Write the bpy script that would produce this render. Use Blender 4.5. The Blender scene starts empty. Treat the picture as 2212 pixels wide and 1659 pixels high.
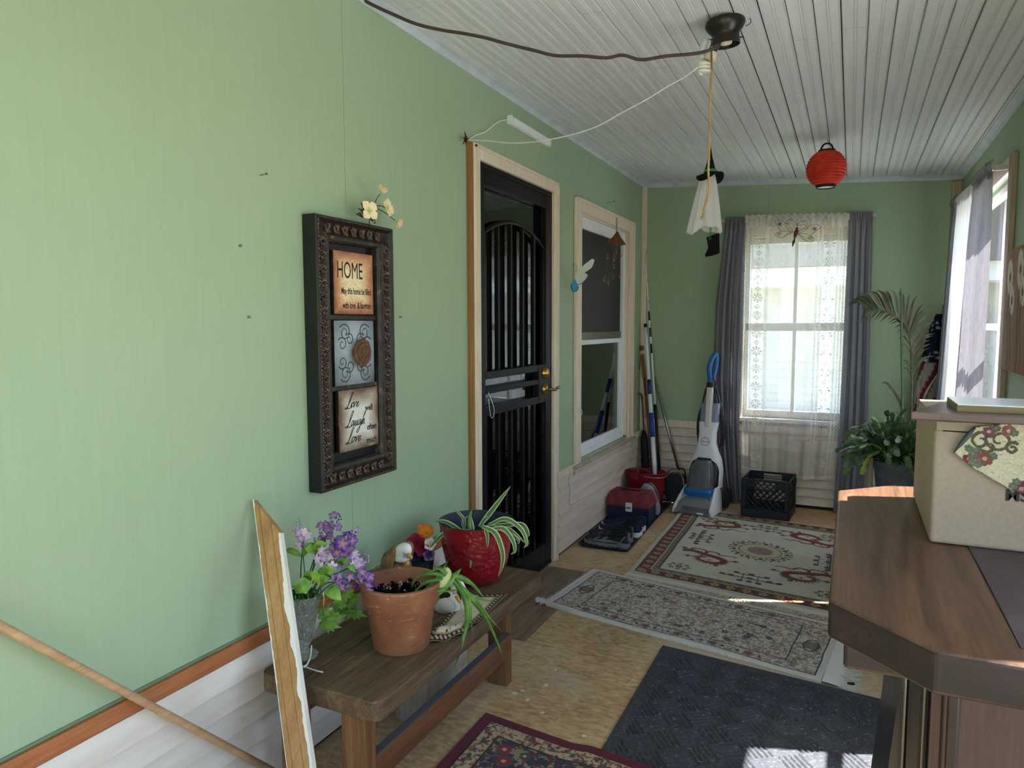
import bpy, bmesh, math, random
import numpy as np
from mathutils import Vector, Matrix
random.seed(7)
RNG = np.random.default_rng(7)
sc = bpy.context.scene
COL = sc.collection
PI = math.pi
R = math.radians

# ---------------------------------------------------------------- camera
CX, CY, FPX = 1106.0, 829.5, 1533.0
YAW, PIT, ROL = 0.4452, 0.0828, -0.0026
CAM = np.array([1.5396, 0.0, 1.3738])
LEN, WID, HGT, SLOPE = 5.6762, 2.1788, 2.4687, -0.0593
YBACK = -1.35
_fw = np.array([-math.sin(YAW)*math.cos(PIT), math.cos(YAW)*math.cos(PIT), -math.sin(PIT)])
_r0 = np.array([math.cos(YAW), math.sin(YAW), 0.0]); _u0 = np.cross(_r0, _fw)
_rr = math.cos(ROL)*_r0 + math.sin(ROL)*_u0
_uu = -math.sin(ROL)*_r0 + math.cos(ROL)*_u0

def at(u, v, x=None, y=None, z=None):
    """photo pixel -> point on the plane x=, y= or z="""
    d = (u-CX)/FPX*_rr - (v-CY)/FPX*_uu + _fw
    t = (x-CAM[0])/d[0] if x is not None else ((y-CAM[1])/d[1] if y is not None else (z-CAM[2])/d[2])
    return Vector(CAM + t*d)

def ceil_z(x): return HGT + 0.03 + SLOPE*x
def at_ceil(u, v):
    d = (u-CX)/FPX*_rr - (v-CY)/FPX*_uu + _fw
    t = (HGT+0.03+SLOPE*CAM[0]-CAM[2])/(d[2]-SLOPE*d[0])
    return Vector(CAM + t*d)

cam_d = bpy.data.cameras.new('camera'); cam = bpy.data.objects.new('camera', cam_d); COL.objects.link(cam)
cam_d.sensor_width = 36.0; cam_d.lens = FPX/2212*36.0; cam_d.clip_start = 0.02; cam_d.clip_end = 200
_m = Matrix((( _rr[0], _uu[0], -_fw[0], CAM[0]), (_rr[1], _uu[1], -_fw[1], CAM[1]), (_rr[2], _uu[2], -_fw[2], CAM[2]), (0,0,0,1)))
cam.matrix_world = _m
sc.camera = cam

# ---------------------------------------------------------------- light
sc.view_settings.view_transform = 'Standard'; sc.view_settings.look = 'None'
sc.view_settings.gamma = 1.0; sc.view_settings.use_curve_mapping = False
sc.view_settings.exposure = EXPOSURE = 1.12
wld = bpy.data.worlds.new('sky'); sc.world = wld; wld.use_nodes = True
_n = wld.node_tree.nodes; _l = wld.node_tree.links
_bg = _n['Background']; _sky = _n.new('ShaderNodeTexSky'); _sky.sky_type = 'NISHITA'
_sky.sun_disc = False; _sky.sun_elevation = R(58); _sky.sun_rotation = R(71); _sky.air_density = 1.0; _sky.dust_density = 1.0
_l.new(_sky.outputs[0], _bg.inputs[0]); _bg.inputs[1].default_value = SKY_STRENGTH = 0.62
sun_d = bpy.data.lights.new('sun', 'SUN'); sun_d.energy = 21.0; sun_d.angle = R(0.55); sun_d.color = (1.0, 0.97, 0.93)
sun = bpy.data.objects.new('sun', sun_d); COL.objects.link(sun)
SUN_EL, SUN_AZ = R(57), R(19)
_sd = Vector((math.cos(SUN_EL)*math.cos(SUN_AZ), math.cos(SUN_EL)*math.sin(SUN_AZ), math.sin(SUN_EL)))
sun.rotation_euler = _sd.to_track_quat('Z', 'Y').to_euler(); sun.location = (8, 3, 9)

def day_light(name, loc, rot, sx, sy, energy, color):
    """area lamp at a wall opening, used only as a sky portal"""
    d = bpy.data.lights.new(name, 'AREA'); d.shape = 'RECTANGLE'; d.size = sx; d.size_y = sy
    d.energy = energy; d.color = color
    o = bpy.data.objects.new(name, d); COL.objects.link(o); o.location = loc; o.rotation_euler = rot
    return o
# window openings of the street-side wall: (y0, y1, z0, z1)
WIN2 = (3.93, 5.25, 0.66, 2.06)
WIN3 = (1.84, 2.08, 0.62, 2.26)  # unseen; shaped so a sun strip falls on the bar's far end
WIN4 = (2.16, 2.67, 0.62, 1.64)  # unseen; head and far jamb shaped to throw the mat's sun patch
WIN5 = (0.10, 1.14, 0.50, 2.20)  # unseen; added to bring daylight onto the near left wall
DOOR2 = (0.45, 1.55, 0.02, 2.05)      # open porch door in the end wall behind the camera (x0,x1,z0,z1)
def portal(name, loc, rot, sx, sy):
    o = day_light(name, loc, rot, sx, sy, 1.0, (1, 1, 1)); o.data.cycles.is_portal = True; return o
PORTALS = [portal('sky_portal', (WID+.14, (w[0]+w[1])/2, (w[2]+w[3])/2), (0, R(90), 0), w[3]-w[2], w[1]-w[0]) for w in (WIN2, WIN3, WIN4, WIN5)]
PORTALS.append(portal('sky_portal', ((DOOR2[0]+DOOR2[1])/2, YBACK-.14, 1.03), (R(90), 0, 0), DOOR2[1]-DOOR2[0], 2.0))
PORTALS.append(portal('sky_portal', (1.165, LEN+.14, 1.34), (R(-90), 0, 0), .73, 1.35))

# ---------------------------------------------------------------- materials
def lin(h):
    h = h.lstrip('#'); o = []
    for i in (0, 2, 4):
        c = int(h[i:i+2], 16)/255; o.append(c/12.92 if c <= .04045 else ((c+.055)/1.055)**2.4)
    return (o[0], o[1], o[2], 1.0)
MATS = {}
class G:
    """small helper around a material's node tree"""
    def __init__(s, name, rough=.6, metal=0., spec=.5):
        m = bpy.data.materials.new(name); m.use_nodes = True; s.m = m; MATS[name] = m
        s.n = m.node_tree.nodes; s.l = m.node_tree.links; s.b = s.n['Principled BSDF']
        s.b.inputs['Roughness'].default_value = rough; s.b.inputs['Metallic'].default_value = metal
        s.b.inputs['Specular IOR Level'].default_value = spec
    def node(s, t, **k):
        n = s.n.new(t)
        for a, v in k.items():
            if a.startswith('_'): setattr(n, a[1:], v)
        return n
    def coord(s, scale=(1,1,1), rot=(0,0,0), kind='Object'):
        tc = s.n.new('ShaderNodeTexCoord'); mp = s.n.new('ShaderNodeMapping')
        mp.inputs['Scale'].default_value = scale; mp.inputs['Rotation'].default_value = rot
        s.l.new(tc.outputs[kind], mp.inputs[0]); return mp.outputs[0]
    def noise(s, scale, vec=None, detail=4, rough=.55, dist=0):
        n = s.n.new('ShaderNodeTexNoise'); n.inputs['Scale'].default_value = scale
        n.inputs['Detail'].default_value = detail; n.inputs['Roughness'].default_value = rough; n.inputs['Distortion'].default_value = dist
        s.l.new(vec if vec is not None else s.coord(), n.inputs['Vector']); return n.outputs['Fac']
    def ramp(s, fac, stops):
        r = s.n.new('ShaderNodeValToRGB'); e = r.color_ramp.elements
        while len(e) > 1: e.remove(e[-1])
        for i, (p, c) in enumerate(stops):
            el = e[0] if i == 0 else e.new(p)
            el.position = p; el.color = c if not isinstance(c, str) else lin(c)
        s.l.new(fac, r.inputs[0]); return r.outputs[0]
    def mix(s, fac, a, b, mode='MIX'):
        m = s.n.new('ShaderNodeMix'); m.data_type = 'RGBA'; m.blend_type = mode
        for sock, v in ((m.inputs[0], fac), (m.inputs[6], a), (m.inputs[7], b)):
            if isinstance(v, (int, float)): sock.default_value = v
            elif isinstance(v, (tuple, list)): sock.default_value = v
            elif isinstance(v, str): sock.default_value = lin(v)
            else: s.l.new(v, sock)
        return m.outputs[2]
    def color(s, c):
        if isinstance(c, str): s.b.inputs['Base Color'].default_value = lin(c)
        elif isinstance(c, tuple): s.b.inputs['Base Color'].default_value = c
        else: s.l.new(c, s.b.inputs['Base Color'])
        return s
    def bump(s, fac, strength=.3, dist=.002):
        b = s.n.new('ShaderNodeBump'); b.inputs['Strength'].default_value = strength; b.inputs['Distance'].default_value = dist
        s.l.new(fac, b.inputs['Height']); s.l.new(b.outputs[0], s.b.inputs['Normal']); return s

def plain(name, c, rough=.6, metal=0., spec=.5, bump=0, bscale=200):
    g = G(name, rough, metal, spec).color(c)
    if bump: g.bump(g.noise(bscale), bump, .001)
    return g.m
def speck(name, c1, c2, scale=20, rough=.7, vec=(1,1,1), lo=.35, hi=.65, bump=.15, bs=None, metal=0., detail=5, spec=.4):
    g = G(name, rough, metal, spec); v = g.coord(vec); f = g.noise(scale, v, detail)
    g.color(g.ramp(f, [(lo, c1), (hi, c2)]))
    if bump: g.bump(g.noise(bs or scale*2, v, detail), bump, .002)
    return g.m
def wood(name, c1, c2, c3, axis='y', scale=1.0, rough=.55, bump=.25, spec=.4, knots=True):
    """plank wood with long grain along an axis"""
    g = G(name, rough, 0, spec)
    s = {'x': (.9, 14, 14), 'y': (14, .9, 14), 'z': (14, 14, .9)}[axis]
    v = g.coord(tuple(a*scale for a in s))
    f = g.noise(2.2, v, 7, .62, .6)
    fine = g.noise(14, v, 3, .6)
    big = g.noise(1.3, g.coord(tuple(a*.18*scale for a in s)), 3)
    base = g.ramp(f, [(.30, c1), (.52, c2), (.72, c3)])
    col = g.mix(.35, base, g.ramp(fine, [(.3, c1), (.7, c3)]))
    col = g.mix(g.ramp(big, [(.35, (0,0,0,1)), (.65, (.35,.35,.35,1))]), col, c1)
    g.color(col); g.bump(f, bump, .002); return g.m
def vcol(name, rough=.8, spec=.2, bump=.3, bscale=400, trans=0., sheen=0.):
    """colour read from the mesh's own pattern attribute"""
    g = G(name, rough, 0, spec); a = g.n.new('ShaderNodeVertexColor'); a.layer_name = 'pattern'
    n = g.noise(bscale, None, 3)
    c = g.mix(.18, a.outputs[0], g.ramp(n, [(.3, (.2,.2,.2,1)), (.7, (1.6,1.6,1.6,1))]), 'MULTIPLY')
    g.color(c)
    if bump: g.bump(n, bump, .003)
    if sheen: g.b.inputs['Sheen Weight'].default_value = sheen
    return g.m
def glass(name, tint=(1,1,1,1), rough=.0, alpha_mix=.85):
    """thin pane: mostly clear, mirror reflection by fresnel"""
    g = G(name); out = g.n['Material Output']
    t = g.n.new('ShaderNodeBsdfTransparent'); t.inputs[0].default_value = tint
    gl = g.n.new('ShaderNodeBsdfGlossy'); gl.inputs['Roughness'].default_value = rough
    lw = g.n.new('ShaderNodeLayerWeight'); lw.inputs[0].default_value = .5
    pw = g.n.new('ShaderNodeMath'); pw.operation = 'POWER'; pw.inputs[1].default_value = 4.0; g.l.new(lw.outputs['Facing'], pw.inputs[0])
    ma_ = g.n.new('ShaderNodeMath'); ma_.operation = 'MULTIPLY_ADD'; ma_.inputs[1].default_value = .90; ma_.inputs[2].default_value = .055; g.l.new(pw.outputs[0], ma_.inputs[0])
    mx = g.n.new('ShaderNodeMixShader'); g.l.new(ma_.outputs[0], mx.inputs[0]); g.l.new(t.outputs[0], mx.inputs[1]); g.l.new(gl.outputs[0], mx.inputs[2])
    g.l.new(mx.outputs[0], out.inputs[0]); return g.m

# ---------------------------------------------------------------- mesh helpers
INV = {}
def tag(o, label=None, cat=None, group=None, kind=None):
    if label: o['label'] = label
    if cat: o['category'] = cat
    if group: o['group'] = group
    if kind: o['kind'] = kind
    return o
def thing(name, label, cat, loc=(0,0,0), rz=0, group=None, world=True, rot=None, scale=None):
    """an Empty at the thing's base; world=True: parts are given in room coordinates"""
    o = bpy.data.objects.new(name, None); COL.objects.link(o); o.empty_display_size = .05
    o.location = loc; o.rotation_euler = rot if rot else (0, 0, rz)
    tag(o, label, cat, group)
    if world: INV[o.name] = Matrix.Translation(-Vector(loc))
    return o
def obj(name, me, mat=None, parent=None):
    o = bpy.data.objects.new(name, me); COL.objects.link(o)
    if mat is not None:
        for mm in (mat if isinstance(mat, (list, tuple)) else [mat]):
            me.materials.append(MATS[mm] if isinstance(mm, str) else mm)
    if parent is not None:
        o.parent = parent
        if parent.name in INV: o.matrix_parent_inverse = INV[parent.name]
    return o
def mesh(name, vs, fs, mat=None, parent=None, smooth=False, mi=None):
    me = bpy.data.meshes.new(name); me.from_pydata([tuple(v) for v in vs], [], fs); me.update()
    if smooth: me.polygons.foreach_set('use_smooth', [True]*len(me.polygons))
    if mi is not None: me.polygons.foreach_set('material_index', mi)
    return obj(name, me, mat, parent)
class MB:
    """collects several shapes into ONE mesh"""
    def __init__(s): s.v = []; s.f = []; s.sm = []; s.mi = []
    def add(s, vs, fs, smooth=False, mi=0):
        b = len(s.v); s.v += [tuple(v) for v in vs]; s.f += [tuple(i+b for i in f) for f in fs]
        s.sm += [smooth]*len(fs); s.mi += [mi]*len(fs); return s
    def box(s, x0, x1, y0, y1, z0, z1, mi=0):
        return s.add(*boxg(x0, x1, y0, y1, z0, z1), mi=mi)
    def xf(s, M):
        s.v = [tuple(M @ Vector(v)) for v in s.v]; return s
    def build(s, name, mat=None, parent=None, bevel=0, seg=2):
        me = bpy.data.meshes.new(name); me.from_pydata(s.v, [], s.f); me.update()
        me.polygons.foreach_set('use_smooth', s.sm); me.polygons.foreach_set('material_index', s.mi)
        if bevel: bev(me, bevel, seg)
        return obj(name, me, mat, parent)
def boxg(x0, x1, y0, y1, z0, z1):
    v = [(x0,y0,z0),(x1,y0,z0),(x1,y1,z0),(x0,y1,z0),(x0,y0,z1),(x1,y0,z1),(x1,y1,z1),(x0,y1,z1)]
    return v, [(3,2,1,0),(4,5,6,7),(0,1,5,4),(1,2,6,5),(2,3,7,6),(3,0,4,7)]
def bev(me, w, seg=2, ang=30):
    bm = bmesh.new(); bm.from_mesh(me)
    es = [e for e in bm.edges if len(e.link_faces) == 2 and e.calc_face_angle(0) > R(ang)]
    bmesh.ops.bevel(bm, geom=es, offset=w, segments=seg, profile=.5, affect='EDGES', clamp_overlap=True)
    bm.to_mesh(me); bm.free(); me.update()
def box(name, x0, x1, y0, y1, z0, z1, mat=None, parent=None, bevel=0, seg=2):
    me = bpy.data.meshes.new(name); v, f = boxg(x0, x1, y0, y1, z0, z1); me.from_pydata(v, [], f); me.update()
    if bevel: bev(me, bevel, seg)
    return obj(name, me, mat, parent)
def lathe_g(prof, seg=24, c=(0,0,0), cap=True, wob=None):
    vs = []; fs = []; n = len(prof)
    for k in range(seg):
        a = 2*PI*k/seg
        for j, (r, z) in enumerate(prof):
            rr = r*(1+(wob(a, z) if wob else 0))
            vs.append((c[0]+rr*math.cos(a), c[1]+rr*math.sin(a), c[2]+z))
    for k in range(seg):
        k2 = (k+1) % seg
        for j in range(n-1): fs.append((k*n+j, k2*n+j, k2*n+j+1, k*n+j+1))
    if cap:
        if prof[0][0] > 1e-5: fs.append(tuple(k*n for k in reversed(range(seg))))
        if prof[-1][0] > 1e-5: fs.append(tuple(k*n+n-1 for k in range(seg)))
    return vs, fs
def lathe(name, prof, mat, parent=None, seg=24, c=(0,0,0), cap=True, smooth=True, wob=None):
    vs, fs = lathe_g(prof, seg, c, cap, wob); o = mesh(name, vs, fs, mat, parent, False)
    if smooth: smooth_by_angle(o.data, 40)
    return o
def smooth_by_angle(me, deg=35):
    bm = bmesh.new(); bm.from_mesh(me); bmesh.ops.remove_doubles(bm, verts=bm.verts, dist=1e-6)
    bmesh.ops.recalc_face_normals(bm, faces=bm.faces)
    for f in bm.faces: f.smooth = True
    for e in bm.edges:
        if len(e.link_faces) == 2 and e.calc_face_angle(0) > R(deg): e.smooth = False
    bm.to_mesh(me); bm.free(); me.update()
def spline(pts, n=8):
    """Catmull-Rom through points"""
    P = [Vector(p) for p in pts]
    if len(P) < 3: return [P[0].lerp(P[-1], i/n) for i in range(n+1)]
    P = [P[0]*2-P[1]] + P + [P[-1]*2-P[-2]]; out = []
    for i in range(1, len(P)-2):
        a, b, c, d = P[i-1:i+3]
        for k in range(n):
            t = k/n; out.append(.5*((2*b)+(c-a)*t+(2*a-5*b+4*c-d)*t*t+(3*b-a-3*c+d)*t**3))
    out.append(P[-2]); return out
def tube_g(pts, r, seg=8, closed=False, cap=True, flat=1.0):
    P = [Vector(p) for p in pts]; n = len(P); vs = []; fs = []
    rs = r if isinstance(r, (list, tuple)) else [r]*n
    up = None
    for i in range(n):
        t = (P[(i+1) % n]-P[i-1]) if closed else (P[min(i+1, n-1)]-P[max(i-1, 0)])
        if t.length < 1e-9: t = Vector((0,0,1))
        t.normalize()
        if up is None:
            up = Vector((0,0,1)) if abs(t.z) < .9 else Vector((1,0,0))
        a = up - t*up.dot(t)
        if a.length < 1e-6: a = t.orthogonal()
        a.normalize(); up = a; b = t.cross(a)
        for k in range(seg):
            an = 2*PI*k/seg; vs.append(P[i]+(a*math.cos(an)*flat+b*math.sin(an))*rs[i])
    m = n if closed else n-1
    for i in range(m):
        for k in range(seg):
            i2 = (i+1) % n; k2 = (k+1) % seg
            fs.append((i*seg+k, i*seg+k2, i2*seg+k2, i2*seg+k))
    if cap and not closed: fs.append(tuple(reversed(range(seg)))); fs.append(tuple((n-1)*seg+k for k in range(seg)))
    return vs, fs
def tube(name, pts, r, mat, parent=None, seg=8, closed=False, flat=1.0):
    vs, fs = tube_g(pts, r, seg, closed, True, flat); return mesh(name, vs, fs, mat, parent, True)
def prism_g(pts, axis, a0, a1):
    """2-D outline (ccw) extruded along axis; pts are (u,v): x->(y,z), y->(x,z), z->(x,y)"""
    n = len(pts); vs = []
    for a in (a0, a1):
        for (u, v) in pts: vs.append({'x': (a,u,v), 'y': (u,a,v), 'z': (u,v,a)}[axis])
    fs = [tuple(reversed(range(n))), tuple(range(n, 2*n))]+[(i, (i+1) % n, n+(i+1) % n, n+i) for i in range(n)]
    return vs, fs
def fixn(me):
    bm = bmesh.new(); bm.from_mesh(me); bmesh.ops.recalc_face_normals(bm, faces=bm.faces); bm.to_mesh(me); bm.free(); me.update()
def prism(name, pts, axis, a0, a1, mat, parent=None, bevel=0, seg=2, smooth=False):
    vs, fs = prism_g(pts, axis, a0, a1); o = mesh(name, vs, fs, mat, parent); fixn(o.data)
    if bevel: bev(o.data, bevel, seg)
    if smooth: smooth_by_angle(o.data)
    return o
def grid_g(fn, nu, nv):
    vs = [fn(i/nu, j/nv) for j in range(nv+1) for i in range(nu+1)]
    fs = [(j*(nu+1)+i, j*(nu+1)+i+1, (j+1)*(nu+1)+i+1, (j+1)*(nu+1)+i) for j in range(nv) for i in range(nu)]
    return vs, fs
def grid(name, fn, nu, nv, mat, parent=None, smooth=True):
    vs, fs = grid_g(fn, nu, nv); return mesh(name, vs, fs, mat, parent, smooth)
def solidify(o, t, off=-1):
    m = o.modifiers.new('thickness', 'SOLIDIFY'); m.thickness = t; m.offset = off; return o
def subsurf(o, n=1):
    m = o.modifiers.new('smooth', 'SUBSURF'); m.levels = n; m.render_levels = n; return o
def paint(o, cols):
    """per-vertex pattern colour (linear rgb array)"""
    me = o.data; a = me.color_attributes.new('pattern', 'FLOAT_COLOR', 'POINT')
    c = np.ones((len(me.vertices), 4), np.float32); c[:, :3] = cols; a.data.foreach_set('color', c.ravel()); return o
def L3(h): return np.array(lin(h)[:3])
def copy_tree(o, parent=None, **props):
    c = o.copy(); COL.objects.link(c)
    if parent is not None: c.parent = parent
    for k, v in props.items(): c[k] = v
    if o.name in INV: INV[c.name] = INV[o.name]
    for ch in [x for x in bpy.data.objects if x.parent == o]: copy_tree(ch, c)
    return c
_font_cache = {}
def text_mesh(body, size=.1, shear=0., extrude=0., spacing=1., offset=0.):
    cu = bpy.data.curves.new('lettering', 'FONT'); cu.body = body; cu.size = size; cu.shear = shear
    cu.extrude = extrude; cu.space_character = spacing; cu.align_x = 'CENTER'; cu.align_y = 'CENTER'; cu.resolution_u = 3; cu.offset = offset
    t = bpy.data.objects.new('lettering', cu); COL.objects.link(t)
    dg = bpy.context.evaluated_depsgraph_get(); me = bpy.data.meshes.new_from_object(t.evaluated_get(dg))
    bpy.data.objects.remove(t); bpy.data.curves.remove(cu); me.materials.clear(); return me
def place_mesh(me, M): me.transform(M); me.update(); return me
def blob(name, c, r, mat, parent=None, seg=16, rings=10):
    """ellipsoid"""
    vs, fs = lathe_g([(max(1e-4, math.sin(PI*j/rings)), -math.cos(PI*j/rings)) for j in range(rings+1)], seg, cap=False)
    return mesh(name, [(c[0]+v[0]*r[0], c[1]+v[1]*r[1], c[2]+v[2]*r[2]) for v in vs], fs, mat, parent, True)
def blob_g(c, r, seg=8, rings=6):
    vs, fs = lathe_g([(max(1e-4, math.sin(PI*j/rings)), -math.cos(PI*j/rings)) for j in range(rings+1)], seg, cap=False)
    return [(c[0]+v[0]*r[0], c[1]+v[1]*r[1], c[2]+v[2]*r[2]) for v in vs], fs
def rounded_rect(x0, x1, y0, y1, r, n=4):
    o = []
    for cx, cy, a0 in ((x1-r, y0+r, -90), (x1-r, y1-r, 0), (x0+r, y1-r, 90), (x0+r, y0+r, 180)):
        for k in range(n+1):
            a = R(a0+90*k/n); o.append((cx+r*math.cos(a), cy+r*math.sin(a)))
    return o
def leaf_g(pts, widths, up=(0,0,1), fold=.25, seg=5):
    """ribbon leaf along spine pts with a folded midrib; returns geometry with 3 verts across"""
    P = spline(pts, seg); n = len(P); vs = []; fs = []; U = Vector(up)
    for i, p in enumerate(P):
        t = (P[min(i+1, n-1)]-P[max(i-1, 0)]).normalized(); s = t.cross(U)
        if s.length < 1e-4: s = t.orthogonal()
        s.normalize(); nn = s.cross(t); k = i/(n-1)*(len(widths)-1); j = min(int(k), len(widths)-2)
        w = widths[j]+(widths[j+1]-widths[j])*(k-j)
        vs += [p-s*w+nn*w*fold, p, p+s*w+nn*w*fold]
    for i in range(n-1):
        a = i*3; fs += [(a, a+1, a+4, a+3), (a+1, a+2, a+5, a+4)]
    return vs, fs
# ================================================================ setting
def wall_paint(name, c1, c2, c3):
    g = G(name, .55, 0, .35)
    v = g.coord((9, 9, .55)); f = g.noise(9, v, 6, .6, .4); big = g.noise(1.1, g.coord((1,1,.6)), 3)
    col = g.mix(.62, g.ramp(f, [(.30, c1), (.55, c2), (.75, c3)]), g.ramp(big, [(.3, c2), (.7, c3)]))
    fl = g.noise(70, g.coord((1,1,.12)), 2); col = g.mix(g.ramp(fl, [(.70, (0,0,0,1)), (.78, (.35,.35,.35,1))]), col, '#8fa07f')
    g.color(col); g.bump(f, .12, .002); return g.m
wall_paint('green_panel', '#94a989', '#9cb191', '#a3b798')
plain('green_edge', '#6f8062', .8)
def old_white(name, a, b, dirt):
    g = G(name, .6, 0, .35); v = g.coord((6, 1, 6)); f = g.noise(3, v, 5)
    d = g.noise(9, g.coord((1,1,1)), 6, .7)
    col = g.mix(g.ramp(d, [(.62, (0,0,0,1)), (.80, (.55,.55,.55,1))]), g.ramp(f, [(.35, a), (.65, b)]), dirt)
    g.color(col); g.bump(g.noise(30, v, 4), .2, .002); return g.m
old_white('siding_white', '#e2dbd0', '#d5ccbf', '#9a8a74')
old_white('siding_cream', '#d8cabb', '#cbbba9', '#9a846b')
speck('casing_cream', '#e9dac5', '#dcc8b0', 6, .5, (8,8,.8), bump=.1)
speck('trim_bluegrey', '#c9d2d6', '#b6c1c6', 9, .5, bump=.1)
speck('trim_tan', '#b8a48c', '#a08b74', 8, .6, (8,8,.6), bump=.15)
wood('raw_trim', '#8a5030', '#a8663c', '#bd7d50', 'y', 1.0, .6)
wood('raw_edge', '#7a5428', '#94683a', '#a87b48', 'z', 1.0, .7)
def bead_mat():
    g = G('bead_white', .5, 0, .4); f = g.noise(5, g.coord((6,.5,6)), 5); ch = g.noise(38, g.coord((1,.35,1)), 5, .7)
    c = g.ramp(f, [(.3, '#dcdedf'), (.7, '#d2d5d7')])
    g.color(c); g.bump(ch, .06, .001); return g.m
bead_mat()
plain('gap_dark', '#23211f', .9)
def floor_mat():
    g = G('floor_plywood', .5, 0, .4)
    a = g.noise(2.6, g.coord(), 8, .65, .5); b = g.noise(22, g.coord((1,2.2,1)), 6, .7); c = g.noise(1.1, g.coord((1,1,1)), 4, .6, .8)
    base = g.ramp(a, [(.30, '#8e6d48'), (.44, '#b18d5e'), (.56, '#c4a273'), (.70, '#d8c09a')])
    base = g.mix(.45, base, g.ramp(b, [(.38, '#86643f'), (.62, '#e0c9a2')]))
    base = g.mix(g.ramp(c, [(.5, (0,0,0,1)), (.72, (.75,.75,.75,1))]), base, '#cbbda8')
    d = g.noise(6, g.coord((1,1,1)), 5, .7, 1.2)
    base = g.mix(g.ramp(d, [(.56, (0,0,0,1)), (.70, (.7,.7,.7,1))]), base, '#b5853f')
    sc_ = g.noise(4, g.coord((3.5, .7, 1), (0, 0, .6)), 7, .75, .6); base = g.mix(g.ramp(sc_, [(.60, (0,0,0,1)), (.68, (.6,.6,.6,1))]), base, '#ded6c8')
    sp = g.noise(120, g.coord(), 2); base = g.mix(g.ramp(sp, [(.74, (0,0,0,1)), (.80, (.6,.6,.6,1))]), base, '#54402c')
    g.color(base); g.bump(b, .25, .002); return g.m
floor_mat()
wood('floor_weathered', '#5c4a3a', '#86705a', '#a58d72', 'y', .9, .7)

def struct(o): o['kind'] = 'structure'; return o
def sroot(name, loc=(0,0,0)):
    o = bpy.data.objects.new(name, None); COL.objects.link(o); o.location = loc; o['kind'] = 'structure'
    INV[o.name] = Matrix.Translation(-Vector(loc)); o.empty_display_size = .05; return o
def minus(rect, holes):
    rs = [rect]
    for (a0, a1, b0, b1) in holes:
        nr = []
        for (x0, x1, y0, y1) in rs:
            if a1 <= x0 or a0 >= x1 or b1 <= y0 or b0 >= y1: nr.append((x0, x1, y0, y1)); continue
            c0, c1 = max(a0, x0), min(a1, x1)
            if a0 > x0: nr.append((x0, a0, y0, y1))
            if a1 < x1: nr.append((a1, x1, y0, y1))
            if b0 > y0: nr.append((c0, c1, y0, b0))
            if b1 < y1: nr.append((c0, c1, b1, y1))
        rs = nr
    return rs

# ---- floor
floor = struct(box('floor', 0-.12, WID+.12, YBACK, LEN, -.12, -.012, 'gap_dark'))
for (x0, x1, y0, y1, m) in ((-.1, .95, YBACK, 1.22, 'floor_plywood'), (.955, WID+.1, YBACK, 1.22, 'floor_plywood'),
        (.0, WID+.1, 1.224, 2.72, 'floor_plywood'), (.30, WID+.1, 2.724, 3.66, 'floor_plywood'), (-.1, WID+.1, 3.664, LEN, 'floor_plywood')):
    box('plywood_sheet', x0, x1, y0, y1, -.012, 0, m, floor)
for k in range(2): box('threshold_plank', -.1+k*.2, .096+k*.2, 2.726, 3.66, -.012, 0, 'floor_weathered', floor)

# ---- left wall
HL_DOOR = (2.84, 3.765, -.01, 2.125); HL_WIN = (4.19, 5.27, .52, 2.075)
wl = sroot('wall_left')
RAIL = .49
ys = [YBACK]+[1.9395-1.219*2, 1.9395-1.219, 1.9395, 1.9395+1.219, 1.9395+2.438, LEN]
for a, b in zip(ys[:-1], ys[1:]):
    mb = MB()
    for (y0, y1, z0, z1) in minus((a+.0008, b-.0008, RAIL-.02, HGT+.06), [HL_DOOR, HL_WIN]): mb.box(-.008, 0, y0, y1, z0, z1)
    mb.build('wall_panel', 'green_panel', wl)
mb = MB()
for (y0, y1, z0, z1) in minus((YBACK, LEN, 0, HGT+.06), [HL_DOOR, HL_WIN]): mb.box(-.12, -.0082, y0, y1, z0, z1)
mb.build('wall_core', 'green_edge', wl)
# clapboards under the rail: each a tilted board
def clapboards(parent, axis, fixed, sgn, a0, a1, z0, z1, h, mat, holes=(), thick=.021):
    z = z0; k = 0
    while z < z1-.01:
        zt = min(z+h, z1)
        for (p0, p1, q0, q1) in minus((a0, a1, z, zt), holes):
            if q1-q0 < .01: continue
            o0, o1 = fixed, fixed+sgn*thick
            pr = [(o0, q0+.0045), (o1, q0+.0045), (o1, q0+.008), (fixed+sgn*thick*.4, q1), (o0, q1)]
            if axis == 'y':
                v, f = prism_g(pr, 'y', p0, p1)
            else:
                v, f = prism_g(pr, 'y', p0, p1); v = [(y, x, zz) for (x, y, zz) in v]
            o = mesh('siding_board', v, f, mat, parent); fixn(o.data)
        z = zt; k += 1
box('siding_gap_shade', 0, .003, YBACK, 2.75, 0, .44, 'gap_dark', wl); box('siding_gap_shade', 0, .003, 3.83, LEN, 0, .44, 'gap_dark', wl)  # dark sheet added so gaps under the boards read as shadow lines
clapboards(wl, 'y', 0, 1, YBACK, 2.75, .018, .44, .0705, 'siding_white')
clapboards(wl, 'y', 0, 1, 3.83, LEN, .018, .47, .0755, 'siding_cream', [(4.08, 5.40, .44, 2)])
struct(box('trim_1', 0, .014, YBACK, 2.762, .444, .486, 'raw_trim', None, .002))
struct(box('trim_2', 0, .020, 3.83, 4.10, .470, .512, 'casing_cream', None, .003))
struct(box('trim_3', 0, .020, 5.37, LEN, .470, .512, 'casing_cream', None, .003))
box('wall_lip', .0, .004, YBACK, 2.76, .487, .494, 'green_edge', wl)

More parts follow.
